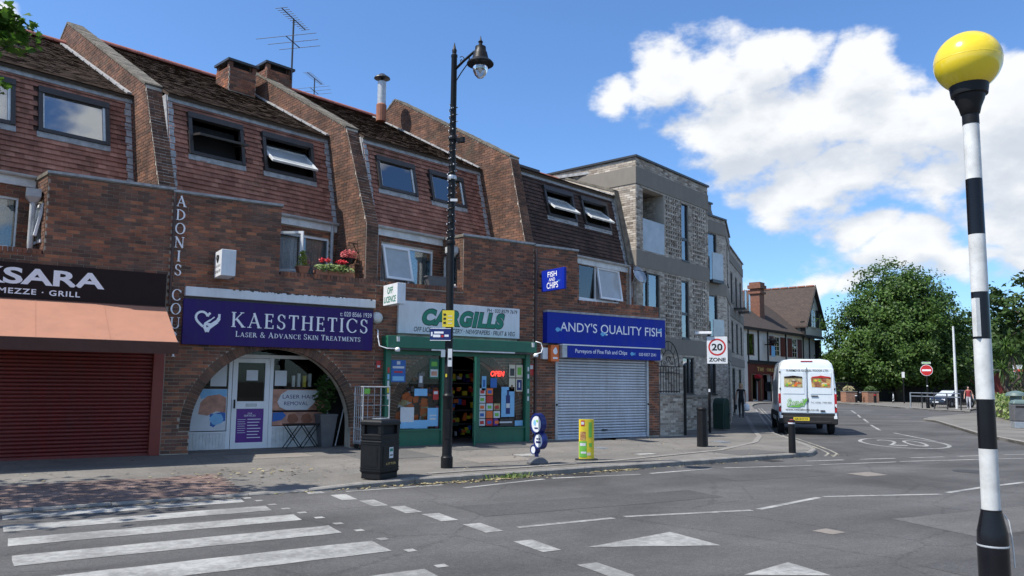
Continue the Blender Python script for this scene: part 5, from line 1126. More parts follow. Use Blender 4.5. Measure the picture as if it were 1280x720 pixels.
# awning
aw = thing('awning', 'sloping salmon cloth awning with brown valance over the maroon shutter', 'awning', S.p(.4, .1, 3.14)[:])
mb = MB(); n = 1
P_ = lambda a, t: S.p(a, .12+1.63*t, 3.13-.82*t)
for k in range(n):
    for j in range(1):
        a0, a1 = -1.95, 2.77; mb.poly([P_(a0, 0), P_(a0, 1), P_(a1, 1), P_(a1, 0)])
cl = mb.build('canopy_cloth', 'awning', aw); n = 24; so_ = cl.modifiers.new('solid', 'SOLIDIFY'); so_.thickness = .006
for a in (-.75, .45, 1.62):
    q_ = [P_(a-.006, 0), P_(a-.006, 1), P_(a+.006, 1), P_(a+.006, 0)]; m_ = MB(); m_.prism([p+Vector((0, 0, .001)) for p in q_], [p+Vector((0, 0, .006)) for p in q_]); m_.build('cloth_seam', 'awning', aw)
P1('front_bar', 'awning_dark', aw, S, (-1.96, 2.78, 1.73, 1.78, 2.25, 2.33), bevel=.01)
mb = MB()
for k in range(n):
    a0, a1 = -1.96+4.74*k/n, -1.96+4.74*(k+1)/n; w0, w1 = .012*sin(k*1.3), .012*sin((k+1)*1.3); mb.poly([S.p(a0, 1.79, 2.30), S.p(a1, 1.79, 2.30), S.p(a1, 1.78+w1, 2.10), S.p(a0, 1.78+w0, 2.10)])
vl = mb.build('valance', 'awning_dark', aw); so_ = vl.modifiers.new('solid', 'SOLIDIFY'); so_.thickness = .006
for a in (-1.9, .4, 2.70): MB().tube([S.p(a, .1, 2.45), S.p(a, .9, 2.3), S.p(a, 1.74, 2.28)], .02, 8).build('folding_arm', 'steel', aw)
P1('back_box', 'awning_dark', aw, S, (-1.96, 2.78, .0, .14, 3.06, 3.139))
# projecting signs
def projecting(name, label, a, z0, z1, reach, th, face, trim, b0=.12, group=None):
    o = thing(name, label, 'shop sign', S.p(a, .1, z0)[:], group); g = Fr(S.p(a-th/2, 0, 0)[:], -90)     # a' runs outwards, face looks left
    P1('panel', face, o, g, (b0, b0+reach, -th, 0, z0, z1), bevel=.008)
    for z in (z0+.12, z1-.12): MB().tube([S.p(a, 0, z), S.p(a, b0+.02, z)], .018, 8).build('bracket', 'black', o)
    return o, g
o, g = projecting('projecting_sign', 'blue projecting sign reading fish and chips', 12.50, 4.17, 4.76, 1.05, .08, 'blue', None)
for t_, x0, x1, z0, z1 in (('FISH', .42, .84, 4.55, 4.70), ('AND', .48, .76, 4.43, 4.52), ('CHIPS', .38, .90, 4.23, 4.40)): lettering(t_, g, x0, x1, z0, z1, .004, 'white_letter', o, offset=.008)
lettering('FRY', g, .88, 1.0, 4.39, 4.43, .004, 'blue2', o)
o, g = projecting('projecting_sign', 'white light-box sign with black heart emblem on the brick wall', 3.86, 3.82, 4.38, .62, .30, 'white_sign', None)
heart(g, .43, 4.22, .18, .004, 'dark_letter', o); lettering('KAESTHETICS', g, .18, .70, 4.02, 4.07, .004, 'steel', o); lettering('020 8566 1939', g, .20, .70, 3.90, 3.96, .004, 'dark_letter', o)
o, g = projecting('projecting_sign', 'white light-box sign reading off licence in green', 7.80, 3.47, 3.97, .80, .22, 'white_sign', None)
lettering('OFF', g, .35, .66, 3.74, 3.90, .004, 'green_letter', o, offset=.012, shear=.12); lettering('LICENCE', g, .18, .84, 3.53, 3.68, .004, 'green_letter', o, offset=.012, shear=.12)
o = thing('payment_sign', 'small orange box sign with white symbol beside the galvanised shutter', 'sign', S.p(12.85, .05, 2.3)[:]); g = Fr(S.p(12.74, 0, 0)[:], -90)
P1('backing_box', 'white_sign', o, S, (12.52, 12.70, .0, .12, 2.30, 2.62)); P1('panel', 'orange', o, S, (12.74, 13.02, .05, .22, 2.24, 2.70), bevel=.01)
flat('symbol', 'white_letter', o, [(12.82, 2.48), (12.80, 2.54), (12.86, 2.62), (12.90, 2.64), (12.94, 2.58), (12.96, 2.50), (12.92, 2.44), (12.85, 2.44)], .222); flat('symbol_bar', 'white_letter', o, [(12.80, 2.31), (12.96, 2.31), (12.96, 2.36), (12.80, 2.36)], .222)
# small fittings on the fronts
def bulkhead(label, a, b, z, r): 
    o = thing('bulkhead_lamp', label, 'lamp', S.p(a, 0, z)[:], 'bulkhead lamps on the shop fronts'); g = [[S.p(a+rr*cos(2*pi*k/18), bb, z+rr*sin(2*pi*k/18)) for k in range(18)] for rr, bb in ((r, 0), (r, b*.4), (r*.85, b*.8), (r*.4, b), (.01, b*1.02))]
    MB().loft(g).build('lamp_cover', 'upvc_old', o, smooth=True); gg = [[S.p(a+rr*cos(2*pi*k/18), bb, z+rr*sin(2*pi*k/18)) for k in range(18)] for rr, bb in ((r*1.12, 0), (r*1.12, b*.25), (r*.98, b*.3))]; MB().loft(gg).build('rim', 'galv', o)
bulkhead('round bulkhead lamp at right end of the purple sign', 7.58, .16, 3.18, .13); bulkhead('white bulkhead lamp at right end of the narrow blue sign', 16.96, .2, 2.46, .13)
o = thing('satellite_dish', 'grey satellite dish at the corner below the dark tiled roof', 'satellite dish', f3.p(5.0, .1, 4.9)[:]); c = f3.p(5.0, .34, 5.18); ax = Vector((.15, -.92, .35)).normalized(); xx = ax.orthogonal().normalized(); yy = ax.cross(xx)
MB().loft([[c+(xx*cos(2*pi*k/24)+yy*sin(2*pi*k/24))*r+ax*h for k in range(24)] for r, h in ((.02, -.02), (.16, 0), (.30, .07), (.31, .075), (.16, .012), (.02, -.005))], cap=True).build('dish', 'steel', o, smooth=True)
MB().tube([c, c-ax*.14, f3.p(5.05, .05, 4.95), f3.p(5.05, .05, 4.5)], .02, 8).build('mount', 'galv', o); MB().tube([c-yy*.28+ax*.02, c+ax*.30], .01, 6).build('feed_arm', 'black', o); P1('receiver', 'black', o, Fr((c+ax*.30)[:], 0), (-.03, .03, -.03, .03, -.03, .03))
# window-box plants over the purple sign
def leaves(mb, c, r, n, s, flat_=1.0, t=None):
    for _ in range(n):
        d = Vector((R.gauss(0, 1), R.gauss(0, 1), R.gauss(0, 1)*flat_)).normalized()*(R.random()**.4); p = Vector(c)+Vector((d.x*r[0], d.y*r[1], d.z*r[2])); a = R.uniform(0, 6.28); w = Vector((cos(a), sin(a), R.uniform(-.6, .6))).normalized()*s*R.uniform(.6, 1.2); v = w.orthogonal().normalized()*s*.5
        mb.poly([p-w, p-v, p+w, p+v], R.random()*.999+.0005)
o = thing('window_box', 'window box of variegated leaves and red flowers on the brick ledge', 'window box', S.p(6.5, -.10, 4.12)[:])
P1('trough', 'terracotta', o, S, (6.02, 6.95, -.20, .0, 4.125, 4.24)); mb = MB(); leaves(mb, S.p(6.5, -.05, 4.30), (.52, .17, .13), 420, .045); mb.build('foliage', 'leaf_pale', o)
for a in (6.18, 6.32, 6.60, 6.72): mb = MB(); leaves(mb, S.p(a, -.05, 4.48), (.09, .07, .06), 60, .03); mb.build('flower_head', 'petal_red', o)
o = thing('potted_shrub', 'small yellow-green conifer in a terracotta pot on the brick ledge', 'potted plant', S.p(5.72, -.10, 4.12)[:])
b = MB(); b.loft([[S.p(5.72+sx*w, -.10+sy*w, z) for sx, sy in ((-1, -1), (1, -1), (1, 1), (-1, 1))] for w, z in ((.09, 4.125), (.13, 4.26), (.14, 4.26), (.14, 4.29))]); b.build('pot', 'terracotta', o)
mb = MB()
for k in range(7): leaves(mb, S.p(5.72, -.10, 4.32+.05*k), (.16-.016*k, .16-.016*k, .07), 60, .03)
mb.build('foliage', 'leaf_yellow', o)
o = thing('plant_trough', 'empty grey plastic trough on the ledge by the lamp post', 'plant trough', S.p(9.3, -.1, 4.10)[:]); b = MB(); b.loft([[S.p(9.28+sx*w, -.1+sy*w*.35, z) for sx, sy in ((-1, -1), (1, -1), (1, 1), (-1, 1))] for w, z in ((.26, 4.105), (.32, 4.32), (.34, 4.32), (.34, 4.35), (.30, 4.35), (.28, 4.2))]); b.build('trough', 'bin_grey', o)
o = thing('hanging_basket', 'hanging basket of pink flowers on the brick party wall', 'hanging basket', f2.p(-.36, -.3, 4.4)[:]); c = f2.p(-.62, -.12, 4.62)
MB().lathe([(.02, -.16), (.12, -.12), (.17, -.02), (.18, 0), (.02, -.01)], c, 16).build('basket', 'black', o); mb = MB(); leaves(mb, c+Vector((0, 0, .10)), (.22, .20, .13), 300, .035); mb.build('flowers', 'petal_pink', o)
MB().tube([f2.p(-.36, -.12, 5.02), f2.p(-.64, -.12, 5.02)], .012, 6).build('bracket', 'black', o)
mb = MB()
for q in range(3): mb.tube([f2.p(-.62, -.12, 5.02), c+Vector((.16*cos(q*2.1), .16*sin(q*2.1), 0))], .005, 5)
mb.tube([f2.p(-.38, -.12, 4.82), f2.p(-.5, -.12, 5.0)], .01, 6); mb.build('chain', 'black', o)
# television aerials
def aerial(label, base, h, yaw, s):
    o = thing('television_aerial', label, 'aerial', base, 'aerials on the chimneys'); B = Vector(base); MB().tube([B, B+Vector((0, 0, h))], .022*s, 8).build('mast', 'anthracite', o)
    d = Vector((cos(yaw), sin(yaw), .0)); p = Vector((-sin(yaw), cos(yaw), 0))
    def yagi(z, L, n, el, tilt, nm):
        q = (d*cos(tilt)+Vector((0, 0, 1))*sin(tilt)); c = B+Vector((0, 0, z)); mb = MB(); mb.tube([c-q*L*.5, c+q*L*.5], .013*s, 6)
        for k in range(n):
            e = c+q*(L*(k/(n-1)-.5)); l = el*(1-.3*k/(n-1)); mb.tube([e-p*l/2, e+p*l/2], .007*s, 5)
        mb.build(nm, 'anthracite', o)
    yagi(h, 1.1*s, 12, .30*s, rad(0), 'upper_yagi'); yagi(h*.62, .62*s, 3, 1.5*s, 0, 'lower_dipole')
aerial('large television aerial on the second chimney', f2.p(.50, -5.15, 10.9)[:], 1.95, rad(43.5), 1.35); aerial('small television aerial on the ridge beyond the chimneys', f2.p(2.2, -6.6, 10.7)[:], 1.15, rad(43.5), .95)
# things inside and beside the arch
o = thing('tall_planter', 'tall tapered grey planter with a leafy plant inside the arch', 'planter', S.p(6.55, -.45, .06)[:])
b = MB(); b.loft([[S.p(6.55+sx*w, -.45+sy*w, z) for sx, sy in ((-1, -1), (1, -1), (1, 1), (-1, 1))] for w, z in ((.13, .064), (.21, .80), (.22, .80), (.22, .84), (.19, .84), (.18, .76))]); b.build('pot', 'bin_grey', o, bevel=.01); mb = MB()
leaves(mb, S.p(6.5, -.45, 1.35), (.26, .22, .5), 260, .08); mb.build('foliage', 'leaf_dark', o); MB().tube([S.p(6.55, -.45, .76), S.p(6.52, -.45, 1.6)], .02, 6).build('stem', 'bark', o)
for k, a in enumerate((5.55, 5.95)):
    o = thing('folding_table', ('small folded black table in front of the shop window under the arch', 'second small black folding table beside the grey planter')[k], 'table', S.p(a+.2, -.5, .06)[:], 'folding tables in the arch')
    P1('table_top', 'black', o, S, (a, a+.42, -.62, -.30, .60, .625)); 
    for q in (-.58, -.34): MB().tube([S.p(a+.02, q, .064), S.p(a+.40, q, .60)], .011, 6).build('leg', 'black', o); MB().tube([S.p(a+.40, q+.01, .064), S.p(a+.02, q+.01, .60)], .011, 6).build('leg', 'black', o)
o = tag(MB().tube([S.p(6.82, -.5, .07), S.p(7.05, -.62, .95)], .016, 8).build('broom_handle', 'upvc_old'), 'pale broom handle leaning inside the arch', 'broom handle')
# cage trolley
o = thing('cage_trolley', 'galvanised wire cage trolley against the brick pier', 'trolley', S.p(7.35, .35, .05)[:]); x0, x1, b0, b1, z1 = 7.02, 7.68, .16, .66, 1.50
mb = MB(); 
for x in (x0, x1):
    for b_ in (b0, b1): mb.tube([S.p(x, b_, .17), S.p(x, b_, z1)], .016, 8)
for z in (.22, z1):
    mb.tube([S.p(x0, b0, z), S.p(x1, b0, z), S.p(x1, b1, z), S.p(x0, b1, z), S.p(x0, b0, z)], .016, 8)
mb.build('frame', 'galv', o)
for z in (.5, .78, 1.06, 1.3):
    m2 = MB(); m2.tube([S.p(x0, b0, z), S.p(x1, b0, z)], .010, 6); m2.tube([S.p(x0, b0, z), S.p(x0, b1, z)], .010, 6); m2.tube([S.p(x1, b0, z), S.p(x1, b1, z)], .010, 6); m2.build('rail', 'galv', o)
m2 = MB()
for k in range(1, 4): m2.tube([S.p(x0+(x1-x0)*k/4, b0, .22), S.p(x0+(x1-x0)*k/4, b0, z1)], .008, 6); m2.tube([S.p(x0, b0+(b1-b0)*k/4, .22), S.p(x0, b0+(b1-b0)*k/4, z1)], .007, 6)
m2.build('bars', 'galv', o); P1('base', 'galv', o, S, (x0, x1, b0, b1, .17, .20)); P1('label_plate', 'leafgreen', o, S, (x0+.02, x0+.16, b1, b1+.01, 1.34, 1.46))
for x in (x0+.05, x1-.05):
    for b_ in (b0+.05, b1-.05): MB().loft([[S.p(x+.06*cos(2*pi*k/12), b_+e, .112+.06*sin(2*pi*k/12)) for k in range(12)] for e in (-.02, .02)]).build('castor', 'rubber', o)
# ------------------------------------------------------------------ modern flats on the corner
MF = Fr((17.35, 18.8), 15.5)
wb = dict(c1=(.56, .50, .42), c2=(.25, .205, .165), mortar=(.42, .385, .33))
MT['wbrick'] = brick_tex_mat('buff_grey_brick', dirang=rad(15.5), **wb); MT['wbrick_side'] = brick_tex_mat('buff_grey_brick_side', dirang=rad(105.5), **wb); MT['wbrick_road'] = brick_tex_mat('buff_grey_brick_road', dirang=rad(36), **wb)
MT['wb_piece'] = tintmat('buff_brick_piece', [(.56, .50, .42), (.27, .22, .175), (.62, .56, .48), (.19, .155, .125), (.47, .41, .34), (.36, .31, .25)], grime=.25)
fb = thing('apartment_building', 'modern three-storey flats of pale brick with taupe bands on the corner', 'building', (20, 19.6, .05))
L1 = 5.18
openings = [(.42, 1.86, 6.14, 8.30), (3.10, 3.62, 6.14, 8.28), (.40, 1.50, 3.92, 5.42), (3.05, 3.60, 3.30, 5.40), (3.08, 3.92, 1.30, 2.63)]
lat = [(1.90, 3.06, 6.16, 8.30), (3.88, 5.04, 6.16, 8.30), (1.82, 2.98, 3.30, 5.48), (3.84, 5.02, 3.30, 5.48)]
MT['wb_mortar'] = pm('pale_mortar', (.40, .37, .32), .95, var=.2, scale=4)
mb = MB(); walls(mb, MF, 0, L1, 0, 9.26, -.35, 0, openings+lat); fw_ = mb.build('front_wall', 'wb_mortar', fb)
b = MB(); lay(b, MF, brick_cells(0, L1, .05, 9.25, openings+lat+[(-1, 9, 8.36, 8.94), (-1, 9, 5.54, 6.10), (-1, 9, 2.70, 3.26)]), 0); b.build('brickwork', 'wb_piece', fw_, kind='stuff')
for (z0, z1) in ((8.36, 8.94), (5.54, 6.10), (2.70, 3.26)): P1('render_band', 'render_grey', fb, MF, (-.02, L1+.02, -.1, .03, z0, z1))
P1('parapet_coping', 'anthracite', fb, MF, (-.06, L1+.05, -.42, .07, 9.26, 9.33))
# hit-and-miss brick lattice: projecting and recessed headers
for (a0, a1, z0, z1) in lat:
    P1('lattice_backing', 'dark_frame', fw_, MF, (a0, a1, -.30, -.12, z0, z1)); b = MB(); nr = int((z1-z0)/.15)
    for r in range(nr):
        za = z0+(z1-z0)*r/nr; h = (z1-z0)/nr
        nc = int((a1-a0)/.15); w_ = (a1-a0)/nc
        for c in range(nc):
            x = a0+w_*c; b.box(MF, x+.004, x+w_-.004, -.12, .004+R.uniform(-.003, .004), za+.004, za+h*.46, R.random()*.999+.0005)
            b.box(MF, x+w_*.04, x+w_*.54, -.12, .004+R.uniform(-.003, .004), za+h*.5, za+h*.96, R.random()*.999+.0005)
    b.build('brick_lattice', 'wb_piece', fw_, kind='stuff')
def mwin(f, a0, a1, z0, z1, mull=(), rail=(), par=fb, back='curtain', b=-.05):
    fr = MB(); e = .05; xs = [a0]+list(mull)+[a1]; zs = [z0]+list(rail)+[z1]
    walls(fr, f, a0, a1, z0, z1, b-.06, b+.02, [(xs[i]+e, xs[i+1]-e, zs[j]+e, zs[j+1]-e) for i in range(len(xs)-1) for j in range(len(zs)-1)]); w = fr.build('window', 'anthracite', par)
    for i in range(len(xs)-1):
        for j in range(len(zs)-1): P1('pane', 'glass_sky', w, f, (xs[i]+e, xs[i+1]-e, b-.03, b-.02, zs[j]+e, zs[j+1]-e))
    P1('room_behind', 'dark_room', w, f, (a0, a1, b-.34, b-.30, z0, z1))
    if back: P1('curtain', back, w, f, (a0+e, a0+(a1-a0)*.46, b-.12, b-.11, z0+e, z1-e)); P1('curtain', back, w, f, (a1-(a1-a0)*.40, a1-e, b-.12, b-.11, z0+e, z1-e))
    P1('sill', 'anthracite', w, f, (a0-.02, a1+.02, -.15, .05, z0-.05, z0-.003)); return w
mwin(MF, 3.10, 3.62, 6.14, 8.28, (), (6.95,)); mwin(MF, .40, 1.50, 3.92, 5.42, (.78,)); mwin(MF, 3.05, 3.60, 3.30, 5.40, (), (4.2,)); mwin(MF, 3.08, 3.92, 1.30, 2.63, (3.62,))
# recessed corner balcony
bal = [(.42, 1.86, -1.7, -1.6, 6.14, 8.30)]
P1('balcony_back_wall', 'wbrick', fb, MF, *bal); P1('balcony_side_wall', 'wbrick_side', fb, MF, (1.86, 1.96, -1.7, -.35, 6.14, 8.30), (.32, .42, -1.7, -.35, 6.14, 8.30)); P1('balcony_floor', 'render_grey', fb, MF, (.3, 1.96, -1.7, -.35, 6.0, 6.135)); P1('balcony_ceiling', 'render_grey', fb, MF, (.3, 1.96, -1.7, -.35, 8.305, 8.4))
P1('balcony_door', 'anthracite', fb, MF, (.55, 1.3, -1.6, -1.57, 6.14, 8.1)); P1('glass_balustrade', 'glass_frost', fb, MF, (.42, 1.86, -.02, .0, 6.15, 7.24)); P1('wall_lamp', 'anthracite', fb, MF, (1.5, 1.58, -1.6, -1.52, 7.5, 7.7))
# left flank towards the terrace
SFk = Fr(MF.p(0, 0, 0)[:], 15.5-90); mb = MB(); mb.box(SFk, -9, 0, -.35, -.001, 0, 9.26); _fk = mb.build('flank_wall', 'wb_mortar', fb); b = MB(); lay(b, SFk, brick_cells(-7, -.01, 3.0, 9.25, [(-20, 9, 8.36, 8.94), (-20, 9, 5.54, 6.10)]), 0); b.build('brickwork', 'wb_piece', _fk, kind='stuff'); P1('render_band', 'render_grey', fb, SFk, (-9, .02, -.1, .03, 8.36, 8.94)); P1('parapet_coping', 'anthracite', fb, SFk, (-9, .06, -.42, .07, 9.262, 9.332)); P1('render_band', 'render_grey', fb, SFk, (-9, .02, -.1, .029, 5.54, 6.10))
P1('roof_vent', 'anthracite', fb, MF, (-.9, -.8, -6, -5.9, 9.3, 9.7))
mb = MB(); mb.prism([MF.p(.3, -.35, 9.0), MF.p(L1, -.35, 9.0), MF.p(L1+8, -12, 9.0), MF.p(-2, -12, 9.0)], [MF.p(.3, -.35, 9.1), MF.p(L1, -.35, 9.1), MF.p(L1+8, -12, 9.1), MF.p(-2, -12, 9.1)]); mb.build('flat_roof', 'lead', fb)
# low plinth ledge
P1('plinth_ledge', 'render_grey', fb, MF, (1.0, L1+.02, .0, .08, 1.18, 1.27)); 
P1('return_wall', 'wbrick_side', fb, Fr(MF.p(L1, 0, 0)[:], 15.5+90), (.0, 1.2, -.3, -.002, 0, 9.26))
# second bay
S2 = Fr((22.75, 20.75), 13); L2_ = 1.70
mb = MB(); op2 = [(.28, .98, 5.75, 7.70), (.28, .98, 3.45, 5.2), (.2, .78, 1.3, 2.6)]; walls(mb, S2, 0, L2_, 0, 8.36, -.35, 0, op2); mb.build('bay_wall', 'wbrick', fb)
mwin(S2, *op2[0], (), ()); mwin(S2, *op2[1], (), ()); mwin(S2, *op2[2], (), ())
for (z0, z1) in ((7.72, 8.2), (5.22, 5.7), (2.68, 3.2)): P1('render_band', 'render_grey', fb, S2, (-.02, L2_+.02, -.1, .03, z0, z1))
P1('parapet_coping', 'anthracite', fb, S2, (-.03, L2_+.06, -.42, .07, 8.36, 8.43))
for z0, z1, nm in ((5.78, 6.85, 'glass_balustrade'), (3.48, 4.2, 'glass_balustrade')): P1(nm, 'glass_frost', fb, S2, (.2, 1.06, .22, .24, z0, z1)); P1('balcony_slab', 'anthracite', fb, S2, (.18, 1.08, .0, .26, z0-.12, z0-.01))
P1('terrace_screen', 'glass_frost', fb, S2, (.0, .9, -.7, -.68, 8.44, 9.1)); P1('terrace_parapet', 'render_grey', fb, S2, (.9, L2_, -.9, -.6, 8.44, 9.15)); P1('parapet_coping', 'anthracite', fb, S2, (-.5, L2_+.06, -.95, -.55, 9.15, 9.22))
p0 = S2.p(L2_, 0, 0); d_ = Vector((27.4, 23.5, 0))-p0; S2b = Fr(p0[:], math.degrees(math.atan2(d_.y, d_.x))); Lb = d_.length
mb = MB(); opb = [(1.2, 2.2, 3.5, 5.2), (1.2, 2.2, 5.9, 7.6), (.9, 2.6, .1, 2.6)]; walls(mb, S2b, 0, Lb, 0, 8.36, -.35, -.002, opb); mb.build('bay_wall', 'wbrick_road', fb)
for (z0, z1) in ((7.72, 8.2), (5.22, 5.7), (2.68, 3.2)): P1('render_band', 'render_grey', fb, S2b, (.04, Lb, -.1, .03, z0, z1))
P1('parapet_coping', 'anthracite', fb, S2b, (.07, Lb, -.42, .07, 8.362, 8.432)); mwin(S2b, *opb[0]); mwin(S2b, *opb[1]); P1('entrance', 'dark_room', fb, S2b, (.9, 2.6, -.5, -.36, .05, 2.6)); P1('terrace_parapet', 'render_grey', fb, S2b, (.3, Lb, -.9, -.6, 8.44, 9.15))
# third bay
p0 = Vector((32.2, 27.7, 0)); d_ = Vector((38.4, 31.9, 0))-p0; S3_ = Fr(p0[:], math.degrees(math.atan2(d_.y, d_.x))); L3_ = d_.length
mb = MB(); op3 = [(a, a+.9, z, z+1.7) for a in (1.0, 3.3, 5.6) for z in (3.5, 6.2)]+[(1.0, 2.4, .1, 2.6), (4.2, 5.6, .6, 2.6)]; walls(mb, S3_, 0, L3_, 0, 9.2, -.35, -.002, op3); mb.build('bay_wall', 'wbrick_road', fb)
for h in op3: mwin(S3_, *h, back=None)
for (z0, z1) in ((8.4, 8.9), (5.4, 5.9), (2.72, 3.2)): P1('render_band', 'render_grey', fb, S3_, (-.02, L3_+.02, -.1, .03, z0, z1))
for a in (2.2, 4.5): P1('glass_balustrade', 'glass_frost', fb, S3_, (a, a+.9, .6, .62, 6.0, 7.0)); P1('balcony_slab', 'anthracite', fb, S3_, (a-.02, a+.92, 0, .64, 5.9, 5.99))
P1('parapet_coping', 'anthracite', fb, S3_, (-.05, L3_+.05, -.42, .07, 9.2, 9.27)); g = Fr(p0[:], S3_.deg-90); mb = MB(); mb.box(g, -6, 0, -.35, -.004, 0, 9.2); mb.build('flank_wall', 'wbrick_side', fb); P1('parapet_coping', 'anthracite', fb, g, (-6, .05, -.42, .07, 9.202, 9.272))
mb = MB(); mb.box(Fr(S2b.p(Lb, 0, 0)[:], S2b.deg), 0, 7, -.6, -.3, 0, 8.36); mb.build('link_wall', 'wbrick_road', fb)
# ------------------------------------------------------------------ garden wall and iron gate panel
gw = thing('garden_wall', 'low pale brick wall beside the galvanised shutter', 'wall', (17.6, 17.55, .05)); P1('wall', 'wbrick', gw, S, (17.10, 18.12, -.25, .0, 0, 1.32)); b = MB(); lay(b, S, brick_cells(17.10, 18.12, .05, 1.30), 0); b.build('brickwork', 'wb_piece', gw, kind='stuff'); P1('coping', 'concrete', gw, S, (17.08, 18.14, -.28, .03, 1.32, 1.37))
g2 = Fr(S.p(18.12, 0, 0)[:], 50); P1('return_wall', 'wbrick_road', gw, g2, (.0, 1.2, -.25, .0, 0, 1.30))
ig = thing('iron_gate', 'black iron railing panel with arched scroll top on the pale wall', 'gate', (17.6, 17.6, 1.37))
mb = MB()
for k in range(9): mb.tube([S.p(17.14+k*.117, -.12, 1.37), S.p(17.14+k*.117, -.12, 2.20)], .011, 6)
mb.build('bars', 'black', ig, kind='stuff')
for z in (1.42, 2.0, 2.20): MB().tube([S.p(17.12, -.12, z), S.p(18.1, -.12, z)], .015, 6).build('rail', 'black', ig)
MB().tube([S.p(17.6-.47*cos(pi*k/20), -.12, 2.20+.80*sin(pi*k/20)) for k in range(21)], .015, 6).build('arch', 'black', ig); mb = MB(); mb.tube([S.p(17.6-.30*cos(pi*k/20), -.12, 2.20+.52*sin(pi*k/20)) for k in range(21)], .011, 6); mb.build('arch', 'black', ig)
mb = MB()
for k in range(1, 8): t = pi*k/8; mb.tube([S.p(17.6-.30*cos(t), -.12, 2.20+.52*sin(t)), S.p(17.6-.47*cos(t), -.12, 2.20+.80*sin(t))], .009, 5)
for sx in (-1, 1):
    mb.tube([S.p(17.6+sx*(.03+.12*q/14*cos(q*.75)), -.12, 2.38+.12*q/14*sin(q*.75)+.05) for q in range(15)], .009, 5); mb.tube([S.p(17.6+sx*(.16+.07*q/12*cos(q*.8)), -.12, 2.30+.07*q/12*sin(q*.8)) for q in range(13)], .008, 5)
mb.build('scrolls', 'black', ig, kind='stuff'); 
gp = tag(MB().tube([S.p(18.14, .06, .05), S.p(18.14, .06, 2.25)], .045, 8).build('gate_post', 'black'), 'black iron post at the right end of the pale wall', 'post')
# ------------------------------------------------------------------ Belisha beacon (near right)
bx, by = 3.62, 1.69; bc = thing('belisha_beacon', 'black and white striped beacon pole with yellow globe at right', 'beacon', (bx, by, 0))
MT['beacon_white'] = pm('weathered_white_band', (.58, .585, .57), .55, var=.2, scale=14, streak=.3); MT['globe'] = pm('yellow_globe', (.78, .585, .018), .2, var=.07, scale=5, coat=.35, streak=.06)
MB().lathe([(.061, 0), (.061, .93), (.059, .985), (.041, 1.07), (.041, 1.08)], (bx, by, 0), 32).build('pole_base', 'black_gloss', bc, smooth=True, autosmooth=30)
MB().lathe([(.0618, .925), (.0626, .928), (.0618, .933)], (bx, by, 0), 32).build('base_joint', 'galv', bc)
zz = [1.08, 1.34, 1.555, 1.82, 2.03, 2.29, 2.545, 2.805]
for k in range(7): 
    MB().lathe([(.0368-.0005*k, zz[k]), (.0367-.0005*(k+.9), zz[k+1])], (bx, by, 0), 28).build('pole_band', 'beacon_white' if k % 2 == 0 else 'black_gloss', bc, smooth=True, autosmooth=40)
zt = [2.60, 2.665]
MB().lathe([(.0345, 2.80), (.0345, 2.845), (.039, 2.85), (.046, 2.88), (.060, 2.915), (.064, 2.935), (.075, 2.938), (.081, 2.985), (.074, 2.99)], (bx, by, 0), 28).build('globe_collar', 'black', bc, smooth=True, autosmooth=35)
MB().lathe([(.0382, 2.50), (.0383, 2.60)], (bx, by, 0), 28).build('pole_band', 'black_gloss', bc) if False else None
MB().lathe([(.075+0*0, 2.945)]+[(.151*sin(pi-a), 3.075+.138*-cos(pi-a)*-1) for a in [pi*k/24 for k in range(5, 25)]] if False else [(max(.002, .1405*sin(t)), 3.096-.138*cos(t)) for t in [rad(32)+(pi-rad(32))*k/26 for k in range(27)]], (bx, by, 0), 40).build('globe', 'globe', bc, smooth=True)
mb = MB(); pts = [Vector((bx+.035, by-.035, 1.06)), Vector((bx+.048, by-.048, 1.03)), Vector((bx+.053, by-.053, .97)), Vector((bx+.055, by-.056, .9)), Vector((bx+.055, by-.058, .84))]; mb.tube(pts, .003, 6); mb.build('cable_tie', 'upvc_old', bc)
MB().lathe([(.1402, 3.094), (.1412, 3.096), (.1402, 3.098)], (bx, by, 0), 40).build('globe_seam', 'yellow', bc)
# a pale notice plate on the pole's left edge
MB().box(Fr((bx, by), -33.4), -.040, -.022, .0, .032, 1.83, 2.0).build('notice_plate', 'beacon_white', bc)
# ------------------------------------------------------------------ lamp post with string lights
lx, ly = 7.17, 13.05; lp = thing('street_lamp', 'tall black lamp post with hooded lantern and string lights', 'street lamp', (lx, ly, .0))
MB().lathe([(.115, 0), (.115, .20), (.10, .22), (.094, .25), (.094, 1.30), (.105, 1.33), (.105, 1.37), (.082, 1.40), (.078, 1.42), (.070, 4.5), (.058, 8.10), (.066, 8.12), (.066, 8.16), (.04, 8.19), (.05, 8.26), (.03, 8.30), (.006, 8.42)], (lx, ly, 0), 20).build('post', 'black', lp, smooth=True, autosmooth=35)
ld = Vector((.30, -.95, 0)).normalized(); C0 = Vector((lx, ly, 0)); arm = [C0+Vector((0, 0, 7.84)), C0+ld*.25+Vector((0, 0, 7.97)), C0+ld*.52+Vector((0, 0, 8.08)), C0+ld*.70+Vector((0, 0, 8.12))]
MB().tube(arm, .026, 8).build('arm', 'black', lp, smooth=True); mb = MB(); mb.tube([C0+Vector((0, 0, 7.55)), C0+ld*.2+Vector((0, 0, 7.75)), C0+ld*.38+Vector((0, 0, 7.9)), C0+ld*.42+Vector((0, 0, 8.03))], .012, 6)
mb.tube([C0+ld*(.2+.09*k/12*cos(k*.7))+Vector((0, 0, 8.0+.09*k/12*sin(k*.7))) for k in range(13)], .008, 5); mb.build('scroll_bracket', 'black', lp)
